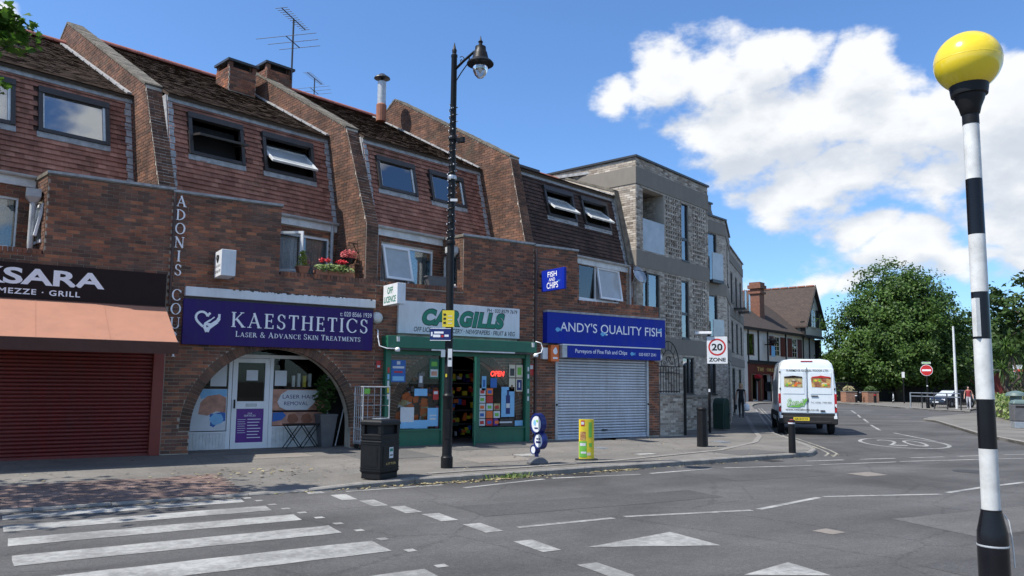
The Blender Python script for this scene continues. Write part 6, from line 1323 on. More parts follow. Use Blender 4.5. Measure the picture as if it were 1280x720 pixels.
h = C0+ld*.70-Vector((0, 0, 0)); LZ = -.20; mb = MB(); mb.lathe([(.26, 7.98), (.265, 8.0), (.235, 8.04), (.165, 8.09), (.14, 8.19), (.13, 8.23), (.11, 8.26), (.105, 8.34), (.04, 8.36), (.035, 8.42), (.05, 8.44), (.02, 8.48), (.005, 8.56)], (h.x, h.y, LZ), 24); mb.build('lantern_hood', 'black', lp, smooth=True, autosmooth=40)
MT['lantern'] = glassmat('lantern_glass', (.9, .92, .9), .08, .22); MB().lathe([(.14, 8.0), (.15, 7.92), (.14, 7.84), (.10, 7.76), (.05, 7.71), (.01, 7.70)], (h.x, h.y, LZ), 18, cap=False).build('lantern_bowl', 'lantern', lp, smooth=True); MB().lathe([(.03, 7.98), (.04, 7.86), (.01, 7.8)], (h.x, h.y, LZ), 10).build('bulb', 'poster_white', lp)
mb = MB(); sp = []
for k in range(330):
    z = 4.35+k*.0085; a = k*.37; sp.append(Vector((lx+.079*cos(a), ly+.079*sin(a), z)))
mb.tube(sp, .007, 5); wr = mb.build('light_string', 'black', lp); mb = MB()
for k in range(0, 330, 3):
    p = sp[min(329, max(0, k+R.randint(-1, 1)))]; p = p+(p-Vector((lx, ly, p.z))).normalized()*.008; q = R.uniform(.004, .009); mb.box(Fr(p[:], R.uniform(0, 90)), -q, q, -q, q, -q*1.4, q*1.4)
mb.build('light_bulbs', 'poster_white', wr, kind='stuff')
for z in (4.3, 5.6, 6.4): MB().lathe([(.085, z), (.09, z+.02), (.09, z+.06), (.085, z+.08)], (lx, ly, 0), 16).build('band_clamp', 'steel' if z == 5.6 else 'black', lp)
cf = Fr((lx, ly), math.degrees(math.atan2(-.555, .832)))     # faces the camera side
P1('cable_box', 'black', lp, cf, (.06, .22, -.04, .06, 6.36, 6.44)); MB().lathe([(.05, -.05), (.05, .05)], cf.p(.2, .05, 6.40), 10).build('socket', 'black', lp)
P1('cable_clip', 'poster_white', lp, cf, (-.02, .12, .06, .085, 5.15, 5.2))
o = P1('notice', 'yellow', lp, cf, (-.13, .10, .085, .09, 2.68, 3.00)); 
for k in range(3): P1('printed_line', 'dark_letter', o, cf, (-.11, -.06, .091, .093, 2.74+.08*k, 2.78+.08*k)); P1('printed_line', 'cream', o, cf, (-.02, .06, .091, .092, 2.74+.07*k, 2.76+.07*k))
o = P1('notice_board', 'navy', lp, cf, (-.36, .04, .095, .105, 2.43, 2.64)); P1('border', 'white_letter', o, cf, (-.36, .04, .0945, .1045, 2.645, 2.655), (-.36, .04, .0945, .1045, 2.415, 2.425))
for q, (x0, x1, z0, z1) in enumerate(((-.28, -.10, 2.55, 2.59), (-.30, -.16, 2.48, 2.53), (-.08, -.0, 2.49, 2.53), (-.34, -.31, 2.5, 2.58))): P1('printed_line', 'white_letter', o, cf, (x0, x1, .1055, .107, z0, z1))
flat('printed_dot', 'red', o, blob(-.12, 2.50, .025, .025, 12, 0), .1072, cf)
o = P1('sticker', 'poster_white', lp, cf, (-.01, .07, .082, .086, 1.92, 2.26)); P1('printed_line', 'dark_letter', o, cf, (.0, .06, .0865, .088, 2.05, 2.09)); P1('timer_box', 'steel', lp, cf, (-.14, -.06, .03, .10, 2.1, 2.24)); P1('sticker', 'yellow', lp, cf, (-.05, -.02, .078, .084, 1.72, 1.78)); P1('access_door', 'black', lp, cf, (-.05, .05, .07, .098, .55, 1.1), bevel=.005)
# ------------------------------------------------------------------ litter bin
bn = thing('litter_bin', 'black square litter bin with green and white label on the pavement', 'litter bin', (5.42, 12.25, .0)); bf = Fr((5.33, 11.98, -.005), 29); bw, bd = .52, .42
def bring(z, g, par=None): return [bf.p(g, -g, z), bf.p(bw-g, -g, z), bf.p(bw-g, -bd+g, z), bf.p(g, -bd+g, z)]
mb = MB(); mb.loft([bring(z, g) for z, g in ((0, .015), (.10, .015), (.11, .0), (.62, .0), (.63, .005), (.70, .005), (.71, 0), (.74, 0))]); mb.build('bin_body', 'black', bn, bevel=.012)
for z in (.13, .17, .57, .61, .66): mb = MB(); mb.loft([bring(z, -.006), bring(z+.012, -.006)]); mb.build('rib', 'black', bn)
for sx, sy in ((0, 0), (1, 0), (1, 1), (0, 1)): x, y = sx*bw, -sy*bd; P1('hood_post', 'black', bn, bf, (min(x, x+(.07 if sx == 0 else -.07)), max(x, x+(.07 if sx == 0 else -.07)), min(y, y+(-.07 if sy == 0 else .07)), max(y, y+(-.07 if sy == 0 else .07)), .74, .89), bevel=.008)
mb = MB(); mb.loft([bring(z, g) for z, g in ((.89, -.015), (.95, -.015), (.975, .01), (.99, .06))]); mb.build('hood', 'black', bn, bevel=.012); mb = MB(); mb.loft([bring(.74, .06), bring(.89, .06)]); mb.build('liner', 'dark_room', bn); P1('ash_plate', 'steel', bn, bf, (.14, .38, -.30, -.12, .99, 1.0))
P1('front_panel', 'black', bn, bf, (.07, .45, .0, .006, .20, .54)); lb = P1('label', 'poster_white', bn, bf, (.23, .34, .007, .010, .34, .52)); P1('label_print', 'green_letter', lb, bf, (.245, .325, .0105, .012, .45, .50)); P1('label_print', 'dark_letter', lb, bf, (.245, .325, .0105, .012, .38, .40))
lettering('LITTER', bf, .16, .42, .235, .27, .008, 'gold', bn, space=1.2); g = Fr(bf.p(0, 0, 0)[:], 29-90); P1('side_panel', 'black', bn, g, (-.34, -.08, .0, .006, .22, .52)); P1('side_frame', 'black', bn, g, (-.36, -.06, .0, .004, .20, .54))
# ------------------------------------------------------------------ pavement signs
ps = thing('pavement_sign', 'navy three-disc swing sign on a round grey base', 'sign', (9.15, 12.86, .01)); g = Fr((9.15, 12.86, 0), -90)   # discs face left
MB().lathe([(.22, .01), (.22, .04), (.17, .09), (.10, .13), (.05, .14)], (9.15, 12.86, 0), 26).build('base', 'bin_grey', ps, smooth=True, autosmooth=40)
for k, (y, z, r) in enumerate(((.02, .80, .215), (.10, .47, .175), (-.08, .28, .10))):
    ring = lambda rr, e: [g.p(y+rr*cos(2*pi*q/32), e, z+rr*sin(2*pi*q/32)) for q in range(32)]
    d = MB(); d.loft([ring(r*.96, -.06), ring(r, -.05), ring(r, .05), ring(r*.96, .06), ring(r*.80, .06), ring(r*.78, .045)]); dd = d.build('disc', 'navy', ps, smooth=True, autosmooth=40); d = MB(); d.loft([ring(r*.77, .046), ring(r*.765, .05)]); d.build('disc_face', 'white_sign', dd)
    if k == 0: flat('emblem', 'poster_sky', dd, blob(y-.05, z+.02, .045, .06), .051, g); flat('emblem', 'leafgreen', dd, blob(y+.03, z+.06, .03, .025), .051, g); P1('printed_line', 'navy', dd, g, (y-.06, y+.06, .051, .053, z-.10, z-.07))
    if k == 1: P1('printed_line', 'navy', dd, g, (y-.07, y+.0, .051, .053, z+.02, z+.05), (y+.02, y+.06, .051, .053, z+.02, z+.05), (y-.08, y+.08, .051, .053, z-.05, z-.01))
P1('neck', 'navy', ps, g, (-.06, .0, -.03, .03, .12, .22))
tt = thing('totem_sign', 'yellow pillar advertising sign with red and green print in front of the shutter', 'sign', (10.55, 13.02, .0)); tf = Fr((10.55, 13.02, 0), -28)
mb = MB(); lens = [( .165*cos(t), .055*sin(t)) for t in [2*pi*k/24 for k in range(24)]]; mb.loft([[tf.p(x, y, z) for x, y in lens] for z in (.03, .86)]); mb.build('pillar', 'yellow', tt, smooth=True, autosmooth=30)
mb = MB(); mb.loft([[tf.p(x*1.5, y*2.6, z) for x, y in lens] for z in (.0, .03)]); mb.build('base', 'anthracite', tt)
def lens_patch(mat, t0, t1, z0, z1, name='print_panel', e=.0025):
    m = MB(); n = 8; q = [rad(t0+(t1-t0)*k/n) for k in range(n+1)]
    for k in range(n): m.poly([tf.p((.165+e)*cos(a), (.055+e)*sin(a), z) for a, z in ((q[k], z0), (q[k+1], z0), (q[k+1], z1), (q[k], z1))])
    return m.build(name, mat, tt)
lens_patch('red', 108, 140, .72, .84); lens_patch('poster_food2', 100, 150, .42, .60); lens_patch('leafgreen', 50, 78, .48, .80); lens_patch('leafgreen', 92, 165, .06, .40); lens_patch('poster_white', 100, 150, .30, .36, e=.004); lens_patch('poster_white', 96, 140, .14, .18, e=.004); lens_patch('leafgreen', 48, 76, .28, .36); lens_patch('poster_white', 112, 136, .75, .81, e=.004); lens_patch('cream', 60, 90, .10, .16)
# ------------------------------------------------------------------ bollards, sign post, cabinet
def bollard(label, loc, h, r, band=None):
    o = lthing('bollard', label, 'bollard', 'black bollards on the corner'); MB().lathe([(r*1.02, 0), (r, .05), (r*.92, h*.93), (r*1.0, h*.94), (r*1.0, h*.985), (r*.9, h), (.01, h*1.01)], (0, 0, 0), 8 if band is None else 16).build('post', 'black', o, bevel=.006)
    if band:
        MB().lathe([(r*1.005, h*.945), (r*.93, h*.99), (.02, h*1.015)], (0, 0, 0), 16).build('cap', 'red', o); MB().lathe([(r*.965, h*.88), (r*.96, h*.92)], (0, 0, 0), 16).build('reflector_band', 'poster_white', o)
    return place(o, loc)
bollard('large black octagonal bollard on the corner pavement', (15.5, 14.3, .01), 1.02, .145); bollard('short round black bollard with red reflective cap at the kerb nose', (16.15, 12.02, .0), .80, .085, True)
zs = thing('speed_zone_sign', 'white square 20 zone sign on a black post by the flats', 'road sign', (20.1, 18.2, .04)); zf = Fr((20.1, 18.2, 0), 39-90)
MB().tube([(20.1, 18.2, .03), (20.1, 18.2, 3.32)], .045, 10).build('post', 'black', zs); P1('plate', 'white_sign', zs, zf, (-.06, .62, .05, .065, 2.36, 3.28)); P1('plate_border', 'black', zs, zf, (-.075, .635, .045, .052, 2.345, 3.295))
rg = lambda r, e: [zf.p(.28+r*cos(2*pi*k/36), e, 2.92+r*sin(2*pi*k/36)) for k in range(36)]
d = MB(); r0, r1 = rg(.29, .068), rg(.235, .068)
for k in range(36): d.poly([r0[k], r0[(k+1) % 36], r1[(k+1) % 36], r1[k]])
d.build('red_ring', 'red', zs); lettering('20', zf, .10, .46, 2.80, 3.04, .068, 'dark_letter', zs, offset=.03); lettering('ZONE', zf, .0, .56, 2.43, 2.56, .068, 'dark_letter', zs, offset=.03)
P1('sign_light', 'upvc', zs, zf, (-.45, .12, .0, .16, 3.36, 3.45), bevel=.015); P1('light_bracket', 'black', zs, zf, (-.03, .03, -.03, .03, 3.3, 3.36)); P1('sticker', 'poster_white', zs, zf, (-.03, .03, .046, .048, 1.4, 1.5))
kb = thing('utility_cabinet', 'dark green rounded cabinet against the pale brick flats', 'cabinet', (21.9, 19.35, .05)); kf = Fr((21.75, 19.55, 0), 15.5)
mb = MB(); pf_ = [(0, .05), (.52, .05), (.52, .98), (.48, 1.08), (.38, 1.15), (.26, 1.17), (.14, 1.15), (.04, 1.08), (0, .98)]; mb.prism([kf.p(a, .0, z) for a, z in pf_], [kf.p(a, .42, z) for a, z in pf_]); mb.build('cabinet_body', 'bin_green', kb, bevel=.015); P1('cabinet_door', 'bin_green', kb, kf, (.05, .47, .42, .432, .15, .95)); P1('door_handle', 'black', kb, kf, (.4, .43, .433, .45, .5, .62))
# ------------------------------------------------------------------ white delivery van
vn = lthing('delivery_van', 'white high-roof delivery van parked with its rear doors towards us', 'van')
def vring(x, w, zb, zt, tw=.86): return [Vector((x, y, z)) for y, z in ((-w*.97, zb), (-w, zb+.25), (-w*1.0, 1.35), (-w*.97, 1.75), (-w*(tw+.05), zt-.32), (-w*tw, zt-.14), (-w*(tw-.10), zt-.04), (-w*.5, zt), (w*.5, zt), (w*(tw-.10), zt-.04), (w*tw, zt-.14), (w*(tw+.05), zt-.32), (w*.97, 1.75), (w*1.0, 1.35), (w, zb+.25), (w*.97, zb))]
mb = MB(); mb.loft([vring(.0, .965, .48, 2.60), vring(.04, .99, .46, 2.68), vring(.35, 1.0, .44, 2.72), vring(3.4, 1.0, .44, 2.74), vring(4.05, .99, .44, 2.66, .84), vring(4.45, .97, .42, 2.25, .80), vring(4.85, .95, .42, 1.75, .82), vring(5.5, .90, .42, 1.42, .86), vring(5.75, .78, .42, 1.05, .9)]); vb = mb.build('body', 'van', vn, smooth=True, autosmooth=38)
VR = Fr((0, 0, 0), -90)
P1('rear_bumper', 'rubber', vn, VR, (-.99, .99, -.05, .10, .38, .66), bevel=.03); P1('bumper_step', 'rubber', vn, VR, (-.55, .75, .10, .16, .40, .50), bevel=.02); P1('rear_sill', 'rubber', vn, VR, (-.9, .9, -.02, .01, .66, .76))
for s_ in (-1, 1):
    a0, a1 = sorted((s_*.035, s_*.90)); dr = P1('rear_door', 'van', vn, VR, (a0, a1, .002, .016, .78, 2.36), bevel=.012, seg=3)
    b0_, b1_ = sorted((s_*.10, s_*.82)); P1('window_panel', 'van', dr, VR, (b0_, b1_, .017, .027, 1.45, 2.22), bevel=.009, seg=3)
    c0, c1 = sorted((s_*.16, s_*.78)); pts = [(c0, 1.70), (c1, 1.68), (c1+.03*(s_ > 0), 2.05), ((c0+c1)/2, 2.10+.02*s_), (c0-.03*(s_ > 0), 2.04)] ; flat('food_picture', 'poster_food' if s_ < 0 else 'poster_food2', dr, pts, .030, VR)
    for q_ in range(16): flat('food_shape', R.choice(('yellow', 'orange', 'leafgreen', 'cream', 'red', 'poster_food', 'terracotta')), dr, blob(R.uniform(c0+.08, c1-.08), R.uniform(1.74, 1.98), R.uniform(.03, .08), R.uniform(.02, .05), 9, .2), .0335+.0005*q_, VR)
    flat('picture_edge', 'sign_brown' if s_ < 0 else 'red', dr, [(c0, 2.03), (c1, 2.03), (c1, 2.07), ((c0+c1)/2, 2.11), (c0, 2.07)], .043, VR)
    l0, l1 = sorted((s_*.90, s_*.985)); tl = P1('tail_light', 'lamp_red', vn, VR, (l0, l1, -.06, .02, .80, 1.46), bevel=.015); P1('reverse_lens', 'lamp_clear', tl, VR, (l0+.012, l1-.012, .021, .024, .98, 1.10))
    q0, q1 = sorted((s_*.86, s_*.97)); P1('fog_light', 'lamp_clear', vn, VR, (q0, q1, .10, .115, .58, .68), bevel=.006)
    for x in (.95, 4.55):
        wh = MB(); rg = lambda r, y: [Vector((x+r*cos(2*pi*k/22), y, .345+r*sin(2*pi*k/22))) for k in range(22)]; ys = s_*.76, s_*.78, s_*.96, s_*.98
        wh.loft([rg(.30, ys[0]), rg(.345, ys[1]), rg(.345, ys[2]), rg(.30, ys[3]), rg(.20, ys[3])]); w_ = wh.build('wheel', 'rubber', vn, smooth=True, autosmooth=40); h = MB(); h.loft([rg(.20, s_*.965), rg(.06, s_*.985), rg(.01, s_*.985)]); h.build('rim', 'steel', w_)
        ar = MB(); ar.loft([[Vector((x+r*cos(t), s_*yy, .345+r*sin(t))) for t in [pi*k/12 for k in range(13)]] for r, yy in ((.42, 1.003), (.42, .93))], cap=True); ar.build('wheel_arch', 'rubber', vn)
    P1('side_rub_strip', 'rubber', vn, Fr((0, 0, 0), 0), (.1, 4.2, *sorted((-s_*1.0, -s_*1.02)), .62, .80))
    m = MB(); m.box(Fr((4.1, 0, 0), 0), -.05, .08, *sorted((-s_*1.04, -s_*1.24)), 1.5, 1.9); m.build('wing_mirror', 'rubber', vn, bevel=.03)
    sw = MB(); sw.poly([Vector((x, s_*1.004, z)) for x, z in ((3.35, 1.5), (4.05, 1.5), (4.0, 2.1), (3.4, 2.15))]); sw.build('side_window', 'black_gloss', vn)
for s_ in (-1, 1):
    for z_ in (.95, 1.6, 2.2): P1('door_hinge', 'rubber', vn, VR, (*sorted((s_*.895, s_*.945)), .0, .028, z_, z_+.07), bevel=.008)
    P1('panel_gap', 'dark_frame', vn, VR, (*sorted((s_*.902, s_*.908)), .0, .006, .78, 2.38))
P1('side_lining', 'steel', vn, Fr((0, 0, 0), 0), (.5, 3.1, -1.004, -1.0, 1.05, 1.95))
np_ = P1('number_plate', 'yellow', vn, VR, (-.50, .04, .101, .107, .50, .62)); lettering('GB18 KYX', VR, -.46, .0, .525, .595, .109, 'dark_letter', np_, offset=.02)
P1('door_handle', 'black', vn, VR, (.12, .36, .03, .045, 1.36, 1.40), bevel=.008); P1('door_lock', 'black', vn, VR, (.0, .03, .02, .035, 1.18, 1.32)); P1('badge', 'dark_letter', vn, VR, (.42, .58, .03, .034, .83, .88)); P1('brake_light', 'lamp_red', vn, VR, (-.20, .20, -.02, .01, 2.61, 2.65)); P1('door_gap', 'dark_frame', vn, VR, (-.008, .008, .003, .0185, .78, 2.4))
lettering('SUREMOVE GLOBAL FOODS LTD', VR, -.70, .72, 2.43, 2.50, -.0, 'dark_letter', vn, offset=.01) if False else lettering('SUREMOVE GLOBAL FOODS LTD', VR, -.70, .72, 2.26, 2.33, .030, 'dark_letter', vn, offset=.012)
lettering('Swadi', VR, -.72, -.12, 1.0, 1.28, .031, 'leafgreen', vn, offset=.05, shear=.2, name='logo'); lettering('Swadi', VR, -.70, -.14, 1.02, 1.26, .033, 'poster_white', vn, offset=.0, shear=.2, name='logo'); flat('logo_swoosh', 'leafgreen', vn, [(-.72, .98), (-.3, .97), (-.1, 1.08), (.0, 1.25), (-.06, 1.30), (-.16, 1.14), (-.4, 1.04)], .030, VR)
lettering('Tel: 0208 1788 888', VR, .10, .80, 1.13, 1.18, .031, 'dark_letter', vn); lettering('www.swadifoods.co.uk', VR, -.76, .38, .86, .93, .031, 'dark_letter', vn, offset=.012)
place(vn, (24.25, 17.35, -.1), rad(41))
# ------------------------------------------------------------------ people
def figure(name, label, cat, J, edges, matfn, mats, loc, rz, root='pelvis'):
    names = list(J); me = bpy.data.meshes.new('sk'); me.from_pydata([J[n][0] for n in names], [(names.index(a), names.index(b)) for a, b in edges], [])
    ob = bpy.data.objects.new('sk', me); COL.objects.link(ob); ob.modifiers.new('s', 'SKIN'); ss = ob.modifiers.new('d', 'SUBSURF'); ss.levels = 2; ss.render_levels = 2
    for i, n in enumerate(names):
        r = J[n][1]; r = r if isinstance(r, tuple) else (r, r); me.skin_vertices[0].data[i].radius = r
        me.skin_vertices[0].data[i].use_root = (n == root)
    dg = bpy.context.evaluated_depsgraph_get(); m2 = bpy.data.meshes.new_from_object(ob.evaluated_get(dg)); bpy.data.objects.remove(ob)
    m2.materials.clear()
    for m in mats: m2.materials.append(MT[m])
    for p in m2.polygons: p.material_index = matfn(p.center); p.use_smooth = True
    r = lthing(name, label, cat); m2.name = 'body'; b = bpy.data.objects.new('body', m2); COL.objects.link(b); setp(b, r); return r
def skeleton(h, gait, arms, heavy=1.0):
    k = h/1.70; V = lambda x, y, z: (x*k, y*k, z*k); J = {}; E_ = []
    J['pelvis'] = (V(0, 0, .93), (.135*k*heavy, .10*k*heavy)); J['waist'] = (V(0, .01, 1.08), (.12*k*heavy, .09*k*heavy)); J['chest'] = (V(0, .01, 1.28), (.145*k*heavy, .10*k*heavy)); J['collar'] = (V(0, 0, 1.41), (.08*k, .07*k)); J['neck'] = (V(0, .01, 1.48), .048*k); J['chin'] = (V(0, .03, 1.545), (.058*k, .07*k)); J['head'] = (V(0, .02, 1.61), (.072*k, .088*k)); J['crown'] = (V(0, .0, 1.675), (.05*k, .06*k)); J['nose'] = (V(0, .115, 1.585), .014*k)
    E_ += [('pelvis', 'waist'), ('waist', 'chest'), ('chest', 'collar'), ('collar', 'neck'), ('neck', 'chin'), ('chin', 'head'), ('head', 'crown'), ('head', 'nose')]
    for s, sd in ((-1, 'l'), (1, 'r')):
        J['sh'+sd] = (V(s*.175, 0, 1.385), .056*k); el, wr = arms[sd]; J['el'+sd] = (V(*el), .040*k); J['wr'+sd] = (V(*wr), .027*k); w = Vector(wr); d = (w-Vector(el)).normalized(); hp = w+d*.07; J['ha'+sd] = (V(*hp), (.034*k, .018*k)); E_ += [('collar', 'sh'+sd), ('sh'+sd, 'el'+sd), ('el'+sd, 'wr'+sd), ('wr'+sd, 'ha'+sd)]
        for q in range(4):
            n1 = hp+d*.05+Vector((0, (q-1.5)*.02, 0)); n2 = n1+d*(.03-.004*abs(q-1.5))+Vector((-s*.012, 0, 0)); J[f'f{q}'+sd] = (V(*n1), .0085*k); J[f'g{q}'+sd] = (V(*n2), .0075*k); E_ += [('ha'+sd, f'f{q}'+sd), (f'f{q}'+sd, f'g{q}'+sd)]
        t1 = w+d*.045+Vector((-s*.01, .035, 0)); J['th'+sd] = (V(*t1), .010*k); E_ += [('wr'+sd, 'th'+sd)]
        kn, an, to = gait[sd]; J['hip'+sd] = (V(s*.085, 0, .87), .088*k*heavy); J['kn'+sd] = (V(*kn), .058*k); J['cf'+sd] = (V(*((Vector(kn)*.6+Vector(an)*.4)-Vector((0, .02, 0)))), .054*k); J['an'+sd] = (V(*an), .037*k); J['to'+sd] = (V(*to), (.038*k, .026*k)); E_ += [('pelvis', 'hip'+sd), ('hip'+sd, 'kn'+sd), ('kn'+sd, 'cf'+sd), ('cf'+sd, 'an'+sd), ('an'+sd, 'to'+sd)]
    return J, E_, k
walk = {'l': ((-.085, .10, .49), (-.08, .13, .08), (-.085, .27, .03)), 'r': ((.085, .0, .48), (.08, -.26, .13), (.085, -.14, .03))}
J, E_, k = skeleton(1.68, walk, {'l': ((-.22, -.03, 1.12), (-.22, .04, .88)), 'r': ((.23, -.03, 1.12), (.24, .02, .87))})
def wm(c):
    z = c.z/k
    if z > 1.44: return 0
    if z < .07: return 2
    if abs(c.x)/k > .165 and z < 1.33: return 0
    return 1
pw = figure('person', 'person in black walking along the pavement carrying a white bag', 'person', J, E_, wm, ['skin', 'cloth_black', 'black'], 0, 0)
def hair(par, mat, k, long_):
    mb = MB(); pr = [(.012, 1.735), (.05, 1.725), (.085, 1.68), (.096, 1.62), (.092, 1.56), (.085, 1.50)]+([(.09, 1.44), (.07, 1.38)] if long_ else [])
    rings = []
    for r, z in pr: rings.append([Vector((r*cos(t)*k, (-.012+(r*1.05 if sin(t) < .0 else r*(.92 if z > 1.655 else .35))*sin(t))*k, z*k)) for t in [2*pi*q/18 for q in range(18)]])
    mb.loft(rings); mb.build('hair', mat, par, smooth=True)
    for s in (-1, 1): MB().lathe([(.001, -.008), (.009, 0), (.001, .008)], (s*.032*k, .10*k, 1.615*k), 8).build('eye', 'dark_letter', par)
    MB().box(Fr((0, 0, 0), 0), -.024*k, .024*k, -.108*k, -.10*k, 1.545*k, 1.553*k).build('mouth', 'terracotta', par)
hair(pw, 'hair_blond', k, True); place(pw, (31.0, 26.0, .04), rad(41+90))
bg_ = thing('carrier_bag', 'white plastic carrier bag held by the person in black', 'bag', (0, 0, 0)); bg_.location = (0, 0, 0); WM[bg_.name] = Matrix.Identity(4)
mb = MB(); mb.loft([[Vector((x*w+.01*sin(7*x), y*w2, z)) for x, y in ((-1, -.5), (0, -.7), (1, -.5), (1.1, .3), (0, .7), (-1.1, .3))] for w, w2, z in ((.10, .10, -.38), (.15, .14, -.30), (.14, .11, -.12), (.06, .05, .0))]); mb.build('bag_body', 'upvc', bg_, smooth=True); mb = MB(); mb.tube([(-.05, 0, -.02), (-.02, 0, .08), (.02, 0, .08), (.05, 0, -.02)], .008, 6); mb.build('handle', 'upvc', bg_)
wmx = Matrix.Translation((31.0, 26.0, .04)) @ Matrix.Rotation(rad(131), 4, 'Z'); bg_.location = wmx @ Vector((-.23, .06, .78)) if False else wmx @ Vector((.245, .04, .73)); bg_.rotation_euler = (0, 0, rad(131))
hb = thing('handbag', 'dark handbag held by the person in black', 'bag', (0, 0, 0)); WM[hb.name] = Matrix.Identity(4); MB().box(Fr((0, 0, 0), 0), -.05, .05, -.14, .14, -.30, -.06).build('bag_body', 'cloth_black', hb, bevel=.03); mb = MB(); mb.tube([(0, -.1, -.07), (0, -.04, .06), (0, .04, .06), (0, .1, -.07)], .009, 6); mb.build('handle', 'cloth_black', hb); hb.location = wmx @ Vector((-.225, .06, .75)); hb.rotation_euler = (0, 0, rad(131))
J, E_, k = skeleton(1.76, {'l': ((-.09, .12, .49), (-.085, .17, .08), (-.09, .31, .03)), 'r': ((.09, -.02, .48), (.085, -.24, .12), (.09, -.12, .03))}, {'l': ((-.27, -.06, 1.13), (-.30, .06, .90)), 'r': ((.25, -.02, 1.13), (.27, .10, .90))}, 1.12)
k2 = k
def mm_(c):
    z = c.z/k2
    if z > 1.43: return 0
    if z < .07: return 3
    if abs(c.x)/k2 > .185 and z < 1.40: return 0
    return 2 if z < .95 else 1
pm_ = figure('person', 'person in a maroon vest and pale trousers walking beside the parked car', 'person', J, E_, mm_, ['skin', 'cloth_red', 'cloth_pale', 'rubber'], 0, 0); hair(pm_, 'hair_dark', k, False); place(pm_, (62.4, 30.35, .0), rad(205+90-180+0))
pm_.rotation_euler = (0, 0, math.atan2(-.44, -.9)-pi/2); pw.rotation_euler = (0, 0, math.atan2(-.62, -.78)-pi/2); bg_.rotation_euler = hb.rotation_euler = pw.rotation_euler
wmx = Matrix.Translation(pw.location) @ Matrix.Rotation(pw.rotation_euler.z, 4, 'Z'); bg_.location = wmx @ Vector((-.235, .05, .72)); hb.location = wmx @ Vector((.25, .03, .71))
# ------------------------------------------------------------------ parked car
cr_ = lthing('parked_car', 'dark blue hatchback parked behind the guard rail', 'car')
def cring(x, w, zb, zm, zt): return [Vector((x, y, z)) for y, z in ((-w*.9, zb), (-w, zb+.15), (-w, zm), (-w*.93, zt-.03), (-w*.8, zt), (w*.8, zt), (w*.93, zt-.03), (w, zm), (w, zb+.15), (w*.9, zb))]
mb = MB(); mb.loft([cring(2.08, .68, .28, .50, .60), cring(2.0, .80, .24, .58, .74), cring(1.7, .87, .22, .68, .86), cring(1.1, .89, .2, .75, .95), cring(0, .89, .2, .78, .97), cring(-1.4, .89, .2, .8, 1.0), cring(-1.95, .84, .25, .75, .98), cring(-2.08, .74, .35, .65, .85)]); mb.build('body', 'car_blue', cr_, smooth=True, autosmooth=40)
mb = MB(); mb.loft([[Vector((x, s*w, z)) for s, w, z in ((-1, w0, z0), (-1, w1, z1), (1, w1, z1), (1, w0, z0))] for x, w0, z0, w1, z1 in ((1.15, .80, .93, .78, .95), (.35, .82, .95, .64, 1.42), (-.2, .83, .96, .66, 1.50), (-1.2, .83, .98, .64, 1.46), (-1.9, .78, .97, .62, 1.05))]); cb = mb.build('cabin', 'car_blue', cr_)
CFr = Fr((0, 0, 0), 90); mb = MB(); mb.poly([Vector((1.12, -.72, .965)), Vector((1.12, .72, .965)), Vector((.40, .58, 1.405)), Vector((.40, -.58, 1.405))]); ws = mb.build('windscreen', 'glass_frost', cr_); ws.location = (.012, 0, .012)
for s in (-1, 1):
    mb = MB(); mb.poly([Vector((.8, s*.815, 1.0)), Vector((.28, s*.68, 1.38)), Vector((-.9, s*.685, 1.42)), Vector((-1.3, s*.83, 1.02))]); w_ = mb.build('side_window', 'black_gloss', cr_); w_.location = (0, s*.015, .01)
    P1('headlight', 'lamp_clear', cr_, CFr, (*sorted((s*.48, s*.80)), 1.93, 2.03, .58, .72), bevel=.02); P1('wing_mirror', 'car_blue', cr_, CFr, (*sorted((s*.86, s*1.04)), .75, .9, .92, 1.06), bevel=.02)
    for x in (1.3, -1.3):
        rg = lambda r, y: [Vector((x+r*cos(2*pi*q/20), y, .31+r*sin(2*pi*q/20))) for q in range(20)]; wh = MB(); wh.loft([rg(.27, s*.70), rg(.31, s*.72), rg(.31, s*.88), rg(.27, s*.90), rg(.19, s*.895)]); w2_ = wh.build('wheel', 'rubber', cr_); h = MB(); h.loft([rg(.19, s*.89), rg(.05, s*.905), rg(.01, s*.905)]); h.build('rim', 'steel', w2_)
CFf = Fr((2.06, 0, 0), 90)  # outward +x
P1('grille', 'black', cr_, CFf, (-.48, .48, -.02, .035, .56, .66)); P1('grille_bar', 'steel', cr_, CFf, (-.5, .5, .036, .045, .615, .635)); P1('badge', 'steel', cr_, CFf, (-.07, .07, .046, .055, .58, .67)); P1('number_plate', 'poster_white', cr_, CFf, (-.26, .26, .03, .05, .40, .51)); P1('lower_grille', 'black', cr_, CFf, (-.6, .6, -.05, .03, .28, .38))
place(cr_, (67.9, 34.4, 0), rad(172))
